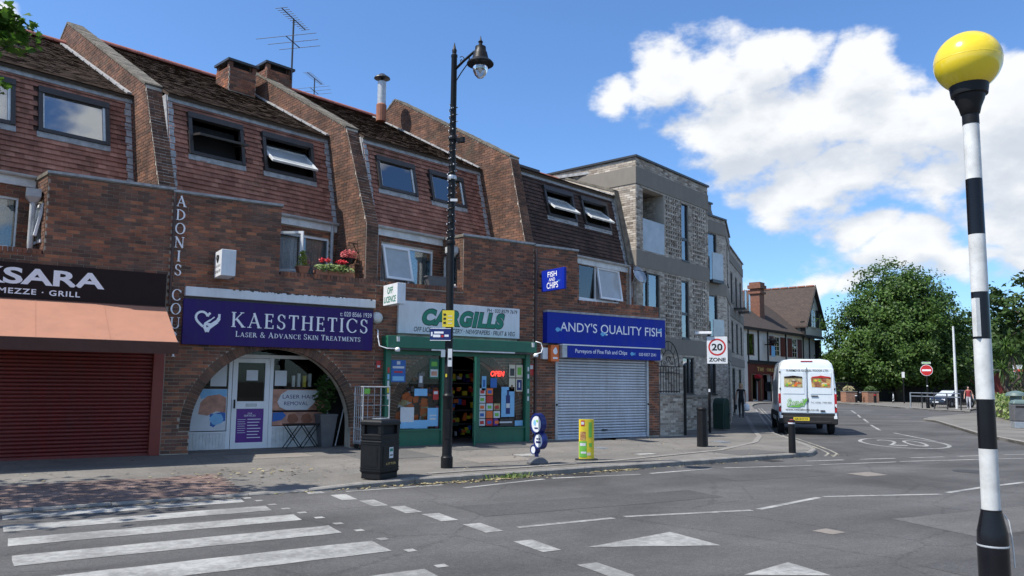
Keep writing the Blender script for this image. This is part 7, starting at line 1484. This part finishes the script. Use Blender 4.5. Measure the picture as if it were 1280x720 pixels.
# ------------------------------------------------------------------ public house
pbf = Fr((66.7, 54.85, 0), 15); pb = thing('public_house', 'black and white timbered pub with brown roofs behind the van', 'building', (70, 56.5, 0))
MT['pub_roof'] = brick_tex_mat('brown_clay_roof', (.065, .046, .038), (.046, .036, .031), (.03, .022, .018), dirang=rad(15), bw=.4, rh=.16, ms=.02); MT['pub_roof2'] = brick_tex_mat('brown_clay_roof_side', (.080, .054, .043), (.056, .042, .036), (.035, .025, .02), dirang=rad(105), bw=.4, rh=.16, ms=.02); MT['pub_brick'] = brick_tex_mat('orange_chimney_brick', (.23, .085, .048), (.17, .07, .042), (.18, .13, .10), dirang=rad(15))
PL_ = 19.5
walls_holes = [(-.3, 1.6, 5.0, 7.3), (7.0, 8.4, 5.1, 7.3), (12.2, 13.6, 5.1, 7.3)]
mb = MB(); walls(mb, pbf, -3, PL_, 0, 8.0, -.4, 0, [(.6, 2.2, .1, 2.9), (3.4, 5.6, .1, 2.9), (6.8, 9.4, .6, 2.9)]+walls_holes); mb.build('front_wall', 'pub_white', pb)
for q_ in ((-.2, .6, .0, .08, .0, 2.95), (2.2, 3.4, .0, .08, .0, 2.95), (5.6, 6.8, .0, .08, .0, 2.95), (9.4, PL_, .0, .08, 0, 2.95), (6.8, 9.4, .0, .08, 0, .6)): P1('ground_floor_panel', 'pub_red', pb, pbf, q_)
P1('fascia', 'pub_red', pb, pbf, (-.2, PL_, .0, .16, 2.95, 4.05)); serif('THE FORESTER', pbf, 1.8, 8.2, 3.28, .45, .17, 'gold', pb, gap=.2, small=.85)
P1('fascia_cornice', 'pub_timber', pb, pbf, (-.3, PL_+.1, .0, .30, 4.05, 4.25))
for a in (.2, 2.6, 6.2): P1('pilaster', 'wood', pb, pbf, (a, a+.3, .08, .18, 0, 2.95))
P1('interior', 'dark_room', pb, pbf, (0, PL_, -3, -2.9, 0, 8))
for a0, a1 in ((.6, 2.2), (6.8, 9.4)): P1('pane', 'glass', pb, pbf, (a0, a1, -.1, -.09, .6 if a0 > 5 else .1, 2.9))
P1('door', 'pub_red', pb, pbf, (3.5, 4.4, -.3, -.25, .1, 2.5)); 
w_ = upvc_window(pb, pbf, -.3, 1.6, 5.0, 7.3, -.1, [(-.3, 1.6)], mat='pub_red', curtain='curtain')
for a in (7.0, 12.2):
    upvc_window(pb, pbf, a, a+1.4, 5.1, 7.3, -.06, [(a, a+.7), (a+.7, a+1.4)], mat='cream', curtain=None)
    for q in range(3): P1('glazing_bar', 'cream', pb, pbf, (a+.05, a+1.35, -.09, -.03, 5.7+q*.5, 5.75+q*.5))
    P1('shutter_leaf', 'pub_red', pb, pbf, (a-1.5, a-.2, .0, .05, 5.1, 7.3)); P1('shutter_leaf', 'pub_red', pb, pbf, (a+1.6, a+2.9, .0, .05, 5.1, 7.3))
for (a0, a1, z0, z1) in ((-.1, .1, 4.25, 8), (2.4, 2.7, 4.25, 8), (4.9, 5.2, 4.25, 8), (10.0, 10.3, 4.25, 8), (15.4, 15.7, 4.25, 8), (17.4, 17.7, 4.25, 8), (-.1, PL_, 4.26, 4.45), (-.1, PL_, 7.8, 8.0)): P1('timber', 'pub_timber', pb, pbf, (a0, a1, .0, .07 if a1-a0 < 1 else .06, z0, z1))
mb = MB(); q = [(0.55, 7.95), (-4.6, 11.9), (-4.6, 11.7), (.45, 7.8)]; mb.prism([pbf.p(-3.5, b, z) for b, z in q], [pbf.p(15.6, b, z) for b, z in q]); mb.build('roof', 'pub_roof', pb); mb = MB(); q = [(-4.6, 11.9), (-10, 8), (-10, 7.8), (-4.6, 11.7)]; mb.prism([pbf.p(-3.5, b, z) for b, z in q], [pbf.p(15.6, b, z) for b, z in q]); mb.build('roof', 'pub_roof', pb)
P1('eaves_board', 'pub_timber', pb, pbf, (-3.5, 15.6, .36, .5, 7.66, 7.86)); P1('valley_flashing', 'terracotta', pb, pbf, (4.6, 4.9, .1, .2, 8.0, 8.1))
# cross wing with the jettied gable
GA, GB_, AP = 14.8, 20.6, 17.7; gz, gt = 9.6, 14.1; mb = MB(); gp_ = [(GA, 7.9), (GB_, 7.9), (GB_, gz), (AP, gt), (GA, gz)]; mb.prism([pbf.p(a, -8, z) for a, z in gp_], [pbf.p(a, .55, z) for a, z in gp_]); mb.build('gable_wall', 'pub_white', pb)
for sgn, a_ in ((-1, GA-.45), (1, GB_+.45)):
    ez = gz-.45*(gt-gz)/(AP-GA); q = [(AP, gt+.08), (a_, ez+.08), (a_, ez-.12), (AP, gt-.12)]; mb = MB(); mb.prism([pbf.p(a, -13, z) for a, z in q], [pbf.p(a, .95, z) for a, z in q]); mb.build('wing_roof', 'pub_roof2', pb)
    q = [(AP, gt+.02), (a_, ez+.02), (a_, ez-.36), (AP, gt-.40)]; mb = MB(); mb.prism([pbf.p(a, .96, z) for a, z in q], [pbf.p(a, 1.04, z) for a, z in q]); mb.build('bargeboard', 'pub_timber', pb)
for k in range(12): P1('ridge_tile', 'terracotta', pb, pbf, (AP-.14, AP+.14, .9-k*1.1, 1.9-k*1.1-.06 if k else .95, gt+.05, gt+.2))
g = Fr(pbf.p(0, .55, 0)[:], 15); upvc_window(pb, g, AP-.7, AP+.7, 9.0, 11.2, .02, [(AP-.7, AP), (AP, AP+.7)], mat='cream', curtain=None)
for a0 in (AP-1.8, AP+.85): P1('shutter_leaf', 'pub_timber', pb, g, (a0, a0+.95, .0, .06, 9.0, 11.2))
flat('gable_plaque', 'pub_red', pb, blob(AP, 12.3, .4, .3, 16, 0), .01, g); P1('jetty_beam', 'pub_timber', pb, pbf, (GA-.1, GB_+.1, .5, .68, 7.6, 7.95)); P1('wing_lower_wall', 'pub_timber', pb, pbf, (GA, GB_, -8, -.45, 4.2, 7.9), (GB_-.3, GB_, -.45, .4, 0, 7.6)); P1('wing_ground_wall', 'pub_brick', pb, pbf, (GA, GB_, -8, -.42, 0, 4.2))
P1('corner_bracket', 'pub_timber', pb, pbf, (GA-.2, GA+.2, .1, .6, 7.8, 9.6))
ch = P1('chimney', 'pub_brick', pb, pbf, (6.9, 8.2, -2.8, -1.6, 8.6, 13.0), bevel=.05); P1('chimney_band', 'pub_brick', ch, pbf, (6.75, 8.35, -2.95, -1.45, 12.4, 12.65)); P1('chimney_band', 'pub_brick', ch, pbf, (6.7, 8.4, -3.0, -1.4, 13.0, 13.4)); P1('chimney_band', 'pub_brick', ch, pbf, (6.85, 8.25, -2.85, -1.55, 13.4, 13.75))
P1('flank_wall', 'pub_white', pb, pbf, (-3, -2.6, -9.5, -.4, 0, 9.3))
o = thing('pub_sign', 'hanging pictorial pub sign on a black bracket with flowers above', 'pub sign', pbf.p(3.8, .1, 6)[:]); P1('sign_board', 'poster_sky', o, pbf, (3.9, 4.8, .9, .98, 4.9, 6.1), bevel=.1); P1('bracket', 'black', o, pbf, (4.2, 4.3, .07, .98, 6.2, 6.32)); mb = MB(); leaves(mb, pbf.p(4.3, .9, 6.6), (.6, .4, .5), 160, .14); mb.build('ironwork', 'black', o)
for k, (a, lab) in enumerate(((1.2, 'hanging basket of red flowers left of the pub door'), (5.9, 'hanging basket of red flowers right of the pub door'))):
    o = thing('hanging_basket', lab, 'hanging basket', pbf.p(a, .5, 2.3)[:], 'baskets on the pub'); MB().lathe([(.05, -.3), (.3, -.1), (.35, 0), (.1, .02)], pbf.p(a, .5, 2.45), 12).build('basket', 'black', o); mb = MB(); leaves(mb, pbf.p(a, .5, 2.65), (.5, .4, .3), 240, .09); mb.build('flowers', 'petal_red', o); MB().tube([pbf.p(a, .08, 3.0), pbf.p(a, .5, 3.0), pbf.p(a, .5, 2.5)], .02, 5).build('bracket', 'black', o)
o = thing('potted_shrub', 'potted palm-like shrub beside the pub door', 'potted plant', pbf.p(4.9, .7, .05)[:]); MB().lathe([(.2, .06), (.32, .7), (.34, .75), (.2, .7)], pbf.p(4.9, .7, 0), 14).build('pot', 'bin_grey', o); mb = MB(); leaves(mb, pbf.p(4.9, .7, 1.5), (.6, .6, .6), 260, .16); mb.build('foliage', 'leaf', o)
# ------------------------------------------------------------------ trees
def limb(mb, a, b, r0, r1, wob=.15, n=5):
    a, b = Vector(a), Vector(b); L = (b-a).length; pts = [a.lerp(b, k/n)+Vector((R.gauss(0, 1), R.gauss(0, 1), R.gauss(0, .4)))*(wob*L*.12 if 0 < k < n else 0) for k in range(n+1)]; mb.tube(pts, [r0+(r1-r0)*k/n for k in range(n+1)], 8); return pts[-1]
def leaf_quad(mb, p, s, nrm=None):
    d = Vector((R.gauss(0, 1), R.gauss(0, 1), R.gauss(0, .6))).normalized() if nrm is None else (nrm+Vector((R.gauss(0, .55), R.gauss(0, .55), R.gauss(0, .55)))).normalized()
    x = d.orthogonal().normalized(); a = R.uniform(0, 6.28); y = d.cross(x); u = (x*cos(a)+y*sin(a))*s*R.uniform(.55, 1.5); v = (y*cos(a)-x*sin(a))*s*R.uniform(.45, .75)
    mb.poly([p-u, p-v*1.0, p+u, p+v], R.random()*.999+.0005)
def tree(name, label, base, height, lobes, n_cl, per, leaf, mat, trunk_r, trunk_top, cat='tree', group=None, clr=.9, low=None):
    """lobes: (dx, dy, z, rx, rz) balls of crown; clumps of small leaves sit mostly near their surface"""
    o = thing(name, label, cat, base, group); B = Vector(base); tb = MB(); top = limb(tb, B, B+Vector((R.uniform(-.3, .3), R.uniform(-.3, .3), trunk_top)), trunk_r, trunk_r*.62, .3)
    tot = sum(l[3]**2*1.0 for l in lobes); mb = MB()
    for (dx, dy, z, rx, rz) in lobes:
        c = B+Vector((dx, dy, z)); limb(tb, top-Vector((0, 0, trunk_top*R.uniform(0, .25))), c+Vector((0, 0, -rz*.2)), trunk_r*.42, trunk_r*.10, .7, 6)
        for q in range(3): d = Vector((R.gauss(0, 1), R.gauss(0, 1), R.uniform(-.2, 1))).normalized(); limb(tb, c+Vector((0, 0, -rz*.3)), c+Vector((d.x*rx, d.y*rx, d.z*rz))*.85 if False else c+Vector((d.x*rx*.85, d.y*rx*.85, d.z*rz*.85)), trunk_r*.16, trunk_r*.03, .7)
        n = max(6, int(n_cl*rx**2/tot))
        for _ in range(n):
            d = Vector((R.gauss(0, 1), R.gauss(0, 1), R.gauss(0, 1))).normalized(); f = R.uniform(.62, 1.04) if R.random() < .85 else R.uniform(.25, .62); cc = c+Vector((d.x*rx*f, d.y*rx*f, d.z*rz*f))
            if low is not None and cc.z < low: continue
            cr = clr*R.uniform(.6, 1.25); up_ = (d+Vector((0, 0, .5))).normalized()
            for _ in range(int(per*R.uniform(.6, 1.3))):
                e = Vector((R.gauss(0, 1), R.gauss(0, 1), R.gauss(0, .7)))*cr*.5; leaf_quad(mb, cc+e, leaf, up_)
    tb.build('trunk', 'bark', o, smooth=True); mb.build('crown', mat, o); return o
tree('horse_chestnut', 'large spreading broadleaf tree beyond the van', (88.9, 51.0, 0), 17, [(0, 0, 9.5, 6.2, 6.0), (-.8, .6, 12.7, 4.4, 4.4), (2.6, -2.0, 8.4, 5.0, 4.6), (-3.0, 2.2, 8.0, 4.6, 4.8), (-1.8, -1.6, 7.0, 5.0, 4.4), (1.8, -1.0, 12.2, 4.2, 3.8), (3.8, -3.0, 6.2, 4.0, 3.2), (-3.8, 2.6, 5.2, 3.6, 2.4), (-.8, -2.6, 4.8, 4.4, 2.4), (-2.6, .2, 3.8, 4.2, 2.2), (2.6, -3.4, 4.0, 4.2, 2.2)], 1450, 58, .175, 'leaf', .55, 5.5, low=1.9, clr=1.0)
tree('background_tree', 'dark tree behind the white pole', (103, 50, 0), 12, [(0, 0, 7, 4.8, 4.4), (3, -2.5, 6, 3.8, 3.6), (-3, 2, 5, 3.4, 3.0)], 170, 46, .30, 'leaf_dark', .35, 3.5, group='trees along the far side', low=1.5)
tree('background_tree', 'tall tree rising right of the striped pole', (80, 33.6, 0), 14, [(0, 0, 9.2, 3.6, 3.6), (2.4, -1.6, 7.0, 3.6, 3.2), (-1.6, 1.2, 6.2, 3.0, 2.8), (1.0, -2.5, 11.0, 2.2, 2.0), (5.5, -3.5, 8.5, 3.4, 4.0)], 210, 46, .24, 'leaf_dark', .35, 4.2, group='trees along the far side', low=2.5)
tree('background_tree', 'low tree between the pub and the large tree', (97, 64, 0), 9, [(0, 0, 4.2, 3.6, 3.0), (-4, 2, 3.6, 3.0, 2.4)], 90, 40, .32, 'leaf_dark', .3, 2.2, group='trees along the far side')
tree('background_tree', 'broad dark tree filling the gap under the large tree', (101, 58.5, 0), 9, [(0, 0, 4.2, 4.4, 3.6), (4.5, -3, 3.8, 4.0, 3.4), (-4.5, 3, 3.8, 4.0, 3.2)], 150, 42, .32, 'leaf_dark', .3, 2.0, group='trees along the far side')
tree('background_tree', 'dark tree beside the red painted building', (110, 46, 0), 9, [(0, 0, 4.6, 4.6, 4.0), (5, -3, 4.2, 4.2, 3.6)], 110, 42, .34, 'leaf_dark', .3, 2.4, group='trees along the far side')
tree('background_tree', 'tree at the far right behind the hedge', (92, 33, 0), 9, [(0, 0, 4.6, 3.8, 3.8), (3.5, -2.5, 4.0, 3.8, 3.4)], 110, 42, .3, 'leaf_dark', .3, 2.2, group='trees along the far side')
# hedge and planting on the right
def hedge(label, p0, p1, w, h, n, leaf, mat, name='hedge'):
    o = thing(name, label, 'hedge', tuple((Vector(p0)+Vector(p1))/2)); mb = MB(); a, b = Vector(p0), Vector(p1); d = (b-a).normalized(); q = Vector((-d.y, d.x, 0))
    for _ in range(n):
        t = R.random(); hh = h*(.78+.3*R.random()); z = R.random()**.6*hh; s = R.uniform(-1, 1)*w*(1-.3*z/h); leaf_quad(mb, a.lerp(b, t)+q*s+Vector((0, 0, z)), leaf)
    mb.build('foliage', mat, o); core = MB(); core.box(Fr(a[:], math.degrees(math.atan2(d.y, d.x))), 0, (b-a).length, -w*.5, w*.5, 0, h*.7); core.build('stems', 'bark', o)
hedge('clipped dark hedge behind the low stone wall', (72, 31.5, 0), (60, 21.8, 0), .9, 3.1, 4200, .14, 'leaf_dark'); hedge('dark hedge along the wall under the large tree', (82, 56.0, 0), (99, 47.2, 0), .8, 2.6, 3600, .18, 'leaf_dark')
hedge('low leafy planting along the stone wall', (55.5, 26.0, 0), (42.5, 18.3, 0), .55, 1.25, 2600, .10, 'leaf_pale', 'border_planting')
cd = thing('cabbage_palm', 'spiky cabbage palm above the hedge at right', 'palm', (57.5, 25.0, 0)); tb = MB(); mb = MB()
for (dx, dy, z) in ((0, 0, 4.0), (.7, -.5, 3.4), (-.6, .4, 3.0), (.3, .5, 4.6), (1.4, -.9, 3.0)):
    c = Vector((57.5+dx, 25.0+dy, z)); limb(tb, (57.5+dx*.3, 25.0+dy*.3, 0), c, .12, .07, .4)
    for _ in range(110):
        d = Vector((R.gauss(0, 1), R.gauss(0, 1), R.gauss(.15, .8))).normalized(); L = R.uniform(.7, 1.15); s = d.cross(Vector((0, 0, 1))); s = s.normalized()*.028 if s.length > .01 else Vector((.028, 0, 0)); m_ = c+d*L*.55; t_ = c+d*L+Vector((0, 0, -.22*L))
        mb.poly([c-s*.6, c+s*.6, m_+s, m_-s], R.random()*.999+.0005); mb.poly([m_-s, m_+s, t_], R.random()*.999+.0005)
tb.build('trunk', 'bark', cd); mb.build('fronds', 'leaf', cd)
# low stone wall: single stones
sw = thing('stone_wall', 'low stone wall edging the planting at right', 'wall', (48, 21.6, 0)); wa, wb_ = Vector((55, 25.2, 0)), Vector((41.6, 17.6, 0)); dw = (wb_-wa).normalized(); wf = Fr(wa[:], math.degrees(math.atan2(dw.y, dw.x))); Lw = (wb_-wa).length
P1('wall_core', 'concrete', sw, wf, (0, Lw, -.2, .2, 0, .5))
for r in range(4):
    a = R.uniform(0, .2)
    while a < Lw-.3:
        l = R.uniform(.24, .42); mb = MB(); e = R.uniform(.0, .03); mb.box(wf, a, a+l-.02, -.21-e, .21+e, .02+r*.135, .14+r*.135); o_ = mb.build('stone', 'stone', sw, bevel=.02, seg=1); a += l
# ------------------------------------------------------------------ right-hand street furniture
b2 = thing('dual_litter_bin', 'grey litter bin with domed green hood at the right edge', 'litter bin', (35.3, 15.4, 0)); f = Fr((35.2, 15.05, 0), -52)
P1('bin_body', 'bin_grey', b2, f, (-.36, .36, -.30, .30, .28, .98), bevel=.04); P1('bin_base', 'steel', b2, f, (-.35, .35, -.29, .29, .0, .28), bevel=.02); P1('slot', 'dark_room', b2, f, (-.28, .28, .295, .305, .84, .93)); MT['hood_green'] = pm('grey_green_hood', (.10, .15, .14), .5); mb = MB(); mb.loft([[f.p(x*w, y*w, z) for x, y in ((-.36, -.3), (.36, -.3), (.36, .3), (-.36, .3))] for w, z in ((1.02, .98), (1.02, 1.02), (.9, 1.12), (.5, 1.17))]); mb.build('hood', 'hood_green', b2, bevel=.03)
b3 = thing('litter_bin', 'green domed litter bin behind the grey bin at right', 'litter bin', (41.6, 18.0, 0)); MB().lathe([(.30, 0), (.32, .1), (.32, .95), (.26, .98), (.26, 1.25), (.46, 1.28), (.40, 1.42), (.12, 1.52), (.01, 1.53)], (41.6, 18.0, 0), 18).build('bin_body', 'hood_green', b3, smooth=True, autosmooth=35)
def bol(label, loc, h, r, top):
    o = lthing('bollard', label, 'bollard', 'bollards on the far pavements'); MB().lathe([(r, 0), (r, h*.9), (r*.8, h*.97), (.01, h)], (0, 0, 0), 12).build('post', 'black', o); MB().lathe([(r*1.03, h*.78), (r*1.03, h*.88)], (0, 0, 0), 12).build('reflector_band', top, o); place(o, loc)
bol('black bollard in front of the low stone wall', (44.5, 18.9, 0), 1.0, .11, 'poster_white'); bol('dark red bollard before the left brick planter', (76.3, 48.6, 0), .9, .12, 'poster_white'); bol('dark red bollard before the right brick planter', (78.0, 47.5, 0), 1.0, .14, 'red'); bol('grey bollard between the two brick planters', (78.2, 49.3, 0), 1.3, .12, 'steel')
MT['far_brick'] = brick_tex_mat('planter_brick', (.36, .17, .10), (.26, .12, .075), (.26, .20, .16), dirang=rad(-31)); 
for k, (x, y) in enumerate(((77.0, 49.9), (79.1, 48.7))):
    o = thing('brick_planter', ('square brick planter nearest the van with dry grasses', 'square brick planter beside the parked bicycle')[k], 'planter', (x, y, 0), 'brick planters under the tree'); g = Fr((x, y, 0), -31); P1('box', 'far_brick', o, g, (-.62, .62, -.62, .62, 0, 1.15)); P1('rim', 'concrete', o, g, (-.66, .66, -.66, .66, 1.15, 1.2)); mb = MB(); leaves(mb, (x, y, 1.4), (.6, .6, .4), 300, .14); mb.build('foliage', 'dry' if k == 0 else 'leaf_dark', o)
# bicycle
bk = lthing('bicycle', 'bicycle parked in front of the dark hedge', 'bicycle')
for x in (-.52, .52):
    rg = [[Vector((x+(.33+.02*cos(t))*cos(2*pi*q/26), .02*sin(t), .34+(.33+.02*cos(t))*sin(2*pi*q/26))) for t in [2*pi*j/6 for j in range(6)]] for q in range(27)]; w_ = MB(); w_.loft(rg, cap=False); wl = w_.build('wheel', 'rubber', bk); s_ = MB()
    for q in range(9): t = pi*q/9; s_.tube([(x-.32*cos(t), 0, .34-.32*sin(t)), (x+.32*cos(t), 0, .34+.32*sin(t))], .004, 4)
    s_.build('spokes', 'steel', wl)
mb = MB(); A, Bv, Cc, D, E1 = (-.52, 0, .34), (-.12, 0, .30), (-.22, 0, .86), (.36, 0, .84), (.52, 0, .34)
for p, q in ((A, Bv), (Bv, Cc), (Cc, A), (Cc, D), (D, Bv), (D, E1)): mb.tube([p, q], .018, 6)
mb.build('frame', 'poster_white', bk); MB().tube([(.36, 0, .84), (.33, 0, 1.0), (.30, -.25, 1.02)], .013, 6).tube([(.33, 0, 1.0), (.30, .25, 1.02)], .013, 6).build('handlebar', 'black', bk); MB().box(W, -.36, -.1, -.07, .07, .92, .97).build('saddle', 'black', bk, bevel=.02); MB().tube([(-.22, 0, .86), (-.23, 0, .93)], .014, 6).build('seat_post', 'steel', bk)
bk.scale = (1.15, 1.15, 1.15); place(bk, (80.6, 47.0, 0), rad(25))
# no-entry sign
ne = thing('no_entry_sign', 'round red no entry sign on a dark post by the guard rail', 'road sign', (62.4, 33.5, 0)); nfm = Fr((62.4, 33.5, 0), 28-90); MB().tube([(62.4, 33.5, 0), (62.4, 33.5, 3.6)], .06, 8).build('post', 'black', ne); MB().lathe([(.14, 0), (.14, 1.0), (.07, 1.1)], (62.4, 33.5, 0), 10).build('post_base', 'black', ne)
rg = lambda r, e: [nfm.p(r*cos(2*pi*k/30), e, 3.05+r*sin(2*pi*k/30)) for k in range(30)]
d = MB(); d.loft([rg(.42, .065), rg(.42, .08)]); d.build('disc', 'red', ne); d = MB(); d.loft([rg(.45, .06), rg(.45, .072)]); d.build('disc_rim', 'white_letter', ne); P1('white_bar', 'white_letter', ne, nfm, (-.32, .32, .081, .086, 2.98, 3.12)); P1('supplementary_plate', 'poster_white', ne, nfm, (-.32, .32, .06, .07, 3.56, 3.72)); P1('plate_print', 'leafgreen', ne, nfm, (-.28, .28, .071, .073, 3.6, 3.68)); P1('small_sticker', 'poster_white', ne, nfm, (-.05, .05, .06, .07, 1.75, 1.85))
# guard rail
grr = thing('guard_rail', 'grey metal pedestrian guard rail beside the no entry sign', 'railing', (61.5, 32.5, 0)); ga, gb = Vector((62.9, 35.2, 0)), Vector((59.3, 29.4, 0)); mb = MB()
for k in range(5): p = ga.lerp(gb, k/4); MB().tube([p, p+Vector((0, 0, 1.25))], .05, 8).build('rail_post', 'anthracite' if k else 'steel', grr)
for z in (1.22, .95): MB().tube([ga+Vector((0, 0, z)), gb+Vector((0, 0, z))], .035, 8).build('rail', 'steel', grr)
for k in range(26): p = ga.lerp(gb, (k+.5)/26); mb.tube([p+Vector((0, 0, .15)), p+Vector((0, 0, .95))], .008, 5)
mb.build('infill_bars', 'anthracite', grr)
wp = tag(MB().tube([(63.9, 32.0, 0), (63.9, 32.0, 4.0), (63.9, 32.0, 6.6)], [.11, .09, .07], 10).build('white_pole', 'upvc_old'), 'tall plain white pole in front of the large tree', 'pole')
o = thing('notice_post', 'dark post with a small pale notice under the large tree', 'post', (79.9, 45.4, 0)); MB().tube([(79.9, 45.4, 0), (79.9, 45.4, 3.4)], .07, 8).build('post', 'black', o); P1('notice', 'upvc_old', o, Fr((79.9, 45.4, 0), -60), (-.14, .14, .07, .09, 2.7, 3.3))
# dark boundary wall, maroon hoarding and red building
o = thing('boundary_wall', 'dark boundary wall behind the brick planters', 'wall', (86, 55, 0)); bwf = Fr((76.5, 58.5, 0), -29); P1('wall', 'pub_timber', o, bwf, (0, 22, -.3, 0, 0, 2.1)); P1('wall_coping', 'anthracite', o, bwf, (-.1, 22.1, -.35, .05, 2.1, 2.2))
o = tag(P1('hoarding', 'pub_red', None, bwf, (3.2, 5.4, .06, .14, 2.3, 2.95), (3.3, 3.4, .0, .06, 1.5, 2.9), (5.2, 5.3, .0, .06, 1.5, 2.9)), 'dark red board above the boundary wall beside the van', 'board')
rb = thing('red_building', 'low red painted building with grey roof behind the parked car', 'building', (97, 50, 0)); rf_ = Fr((94.0, 52.6, 0), -34); mb = MB(); wh_ = [(6.4, 7.4, 1.0, 2.6), (9.2, 10.2, 1.0, 2.6), (12.6, 13.6, 1, 2.6)]; walls(mb, rf_, 4.6, 17, 0, 3.7, -.3, 0, wh_); mb.build('front_wall', 'red_wall', rb)
for h in wh_: upvc_window(rb, rf_, *h, -.08, [(h[0], h[1])], curtain='blind')
P1('end_wall', 'red_wall', rb, rf_, (4.6, 4.9, -7, -.3, 0, 3.7)); P1('fascia', 'upvc_old', rb, rf_, (4.4, 17.2, -.1, .14, 3.7, 3.9)); mb = MB(); q = [(.35, 3.88), (-7.4, 4.9), (-7.4, 4.75), (.35, 3.76)]; mb.prism([rf_.p(4.2, b, z) for b, z in q], [rf_.p(17.4, b, z) for b, z in q]); mb.build('roof', 'slate', rb)
o = thing('banner_board', 'small red and white board on posts above the hedge', 'sign', (70.5, 30.3, 0)); bf2 = Fr((70.0, 30.4, 0), -60); P1('board', 'poster_white', o, bf2, (0, 1.1, .0, .05, 3.0, 3.6)); P1('board_print', 'red', o, bf2, (.05, 1.05, .051, .055, 3.05, 3.25)); 
for a in (.1, 1.0): MB().tube([bf2.p(a, -.02, 0), bf2.p(a, -.02, 3.5)], .04, 6).build('post', 'steel', o)
# houses closing the far right
for k, (x, y, w_, h_, lab) in enumerate(((118, 36, 14, 6.5, 'brown-roofed house half hidden behind the trees at right'), (128, 62, 16, 6.5, 'brown-roofed house behind the red painted building'), (92, 84, 16, 7, 'house behind the pub and the low trees'))):
    o = thing('house', lab, 'building', (x, y, 0), 'houses beyond the trees'); g = Fr((x, y, 0), -40); P1('wall', 'pub_white', o, g, (-w_/2, w_/2, -4, 4, 0, h_)); mb = MB(); q = [(4.5, h_-.1), (0, h_+3.4), (-4.5, h_-.1)]; mb.prism([g.p(-w_/2-.4, b, z) for b, z in q], [g.p(w_/2+.4, b, z) for b, z in q]); mb.build('roof', 'pub_roof', o)
    for a in (-4, 0, 4): P1('window', 'black_gloss', o, g, (a-.7, a+.7, 4.0, 4.04, 1.2, 2.6)); P1('window', 'black_gloss', o, g, (a-.7, a+.7, 4.0, 4.04, 4.0, 5.4))
# ------------------------------------------------------------------ street tree at the left edge: only its branch tips reach into view
nt_ = thing('plane_tree', 'broadleaf street tree whose branch tips hang in at top left', 'tree', (-4.6, 13.4, 0)); tb = MB(); top = limb(tb, (-4.6, 13.4, 0), (-4.5, 13.3, 4.0), .19, .13, .3); mb = MB()
LEAF = [(0, -.5), (.12, -.28), (.42, -.30), (.34, -.06), (.52, .12), (.26, .18), (.22, .36), (0, .62), (-.22, .36), (-.26, .18), (-.52, .12), (-.34, -.06), (-.42, -.30), (-.12, -.28)]
def lobed(p, s):
    d = Vector((R.gauss(0, .6), R.gauss(0, .6), 1)).normalized(); x = d.orthogonal().normalized(); y = d.cross(x); a = R.uniform(0, 6.28); u = x*cos(a)+y*sin(a); v = y*cos(a)-x*sin(a); mb.poly([p+u*(q[0]*s)+v*(q[1]*s)-d*(abs(q[0])*s*.25) for q in LEAF], R.random()*.999+.0005)
tips = []
for k in range(46):
    a = R.uniform(0, 6.28); e = R.uniform(-.15, 1.1); L = R.uniform(1.5, 3.2); t_ = Vector((-4.3+cos(a)*cos(e)*L*1.05, 13.3+sin(a)*cos(e)*L*.62, 5.6+sin(e)*L*.8))
    if t_.x > -.75: t_.x = -.75
    tips.append(t_)
tips += [Vector(p) for p in ((-.38, 13.0, 6.72), (-.22, 13.0, 6.86), (-.05, 13.0, 6.74), (-.30, 12.9, 6.48), (-.12, 13.05, 6.55), (-.38, 12.95, 5.86), (-.42, 13.0, 6.98))]
for i_, t_ in enumerate(tips):
    near = i_ >= 46; p = limb(tb, top+Vector((R.uniform(-.1, .1), R.uniform(-.1, .1), R.uniform(-.5, .4))), t_, .035 if not near else .03, .006, .5, 6)
    for _ in range(42 if not near else 34):
        sp_ = .42 if not near else .11; f_ = R.random(); q = t_+Vector((R.gauss(0, sp_), R.gauss(0, sp_), R.gauss(-.05, sp_*.6))); lobed(q, R.uniform(.10, .17) if near else R.uniform(.12, .2))
tb.build('trunk', 'bark', nt_, smooth=True); mb.build('crown', 'leaf_near', nt_)
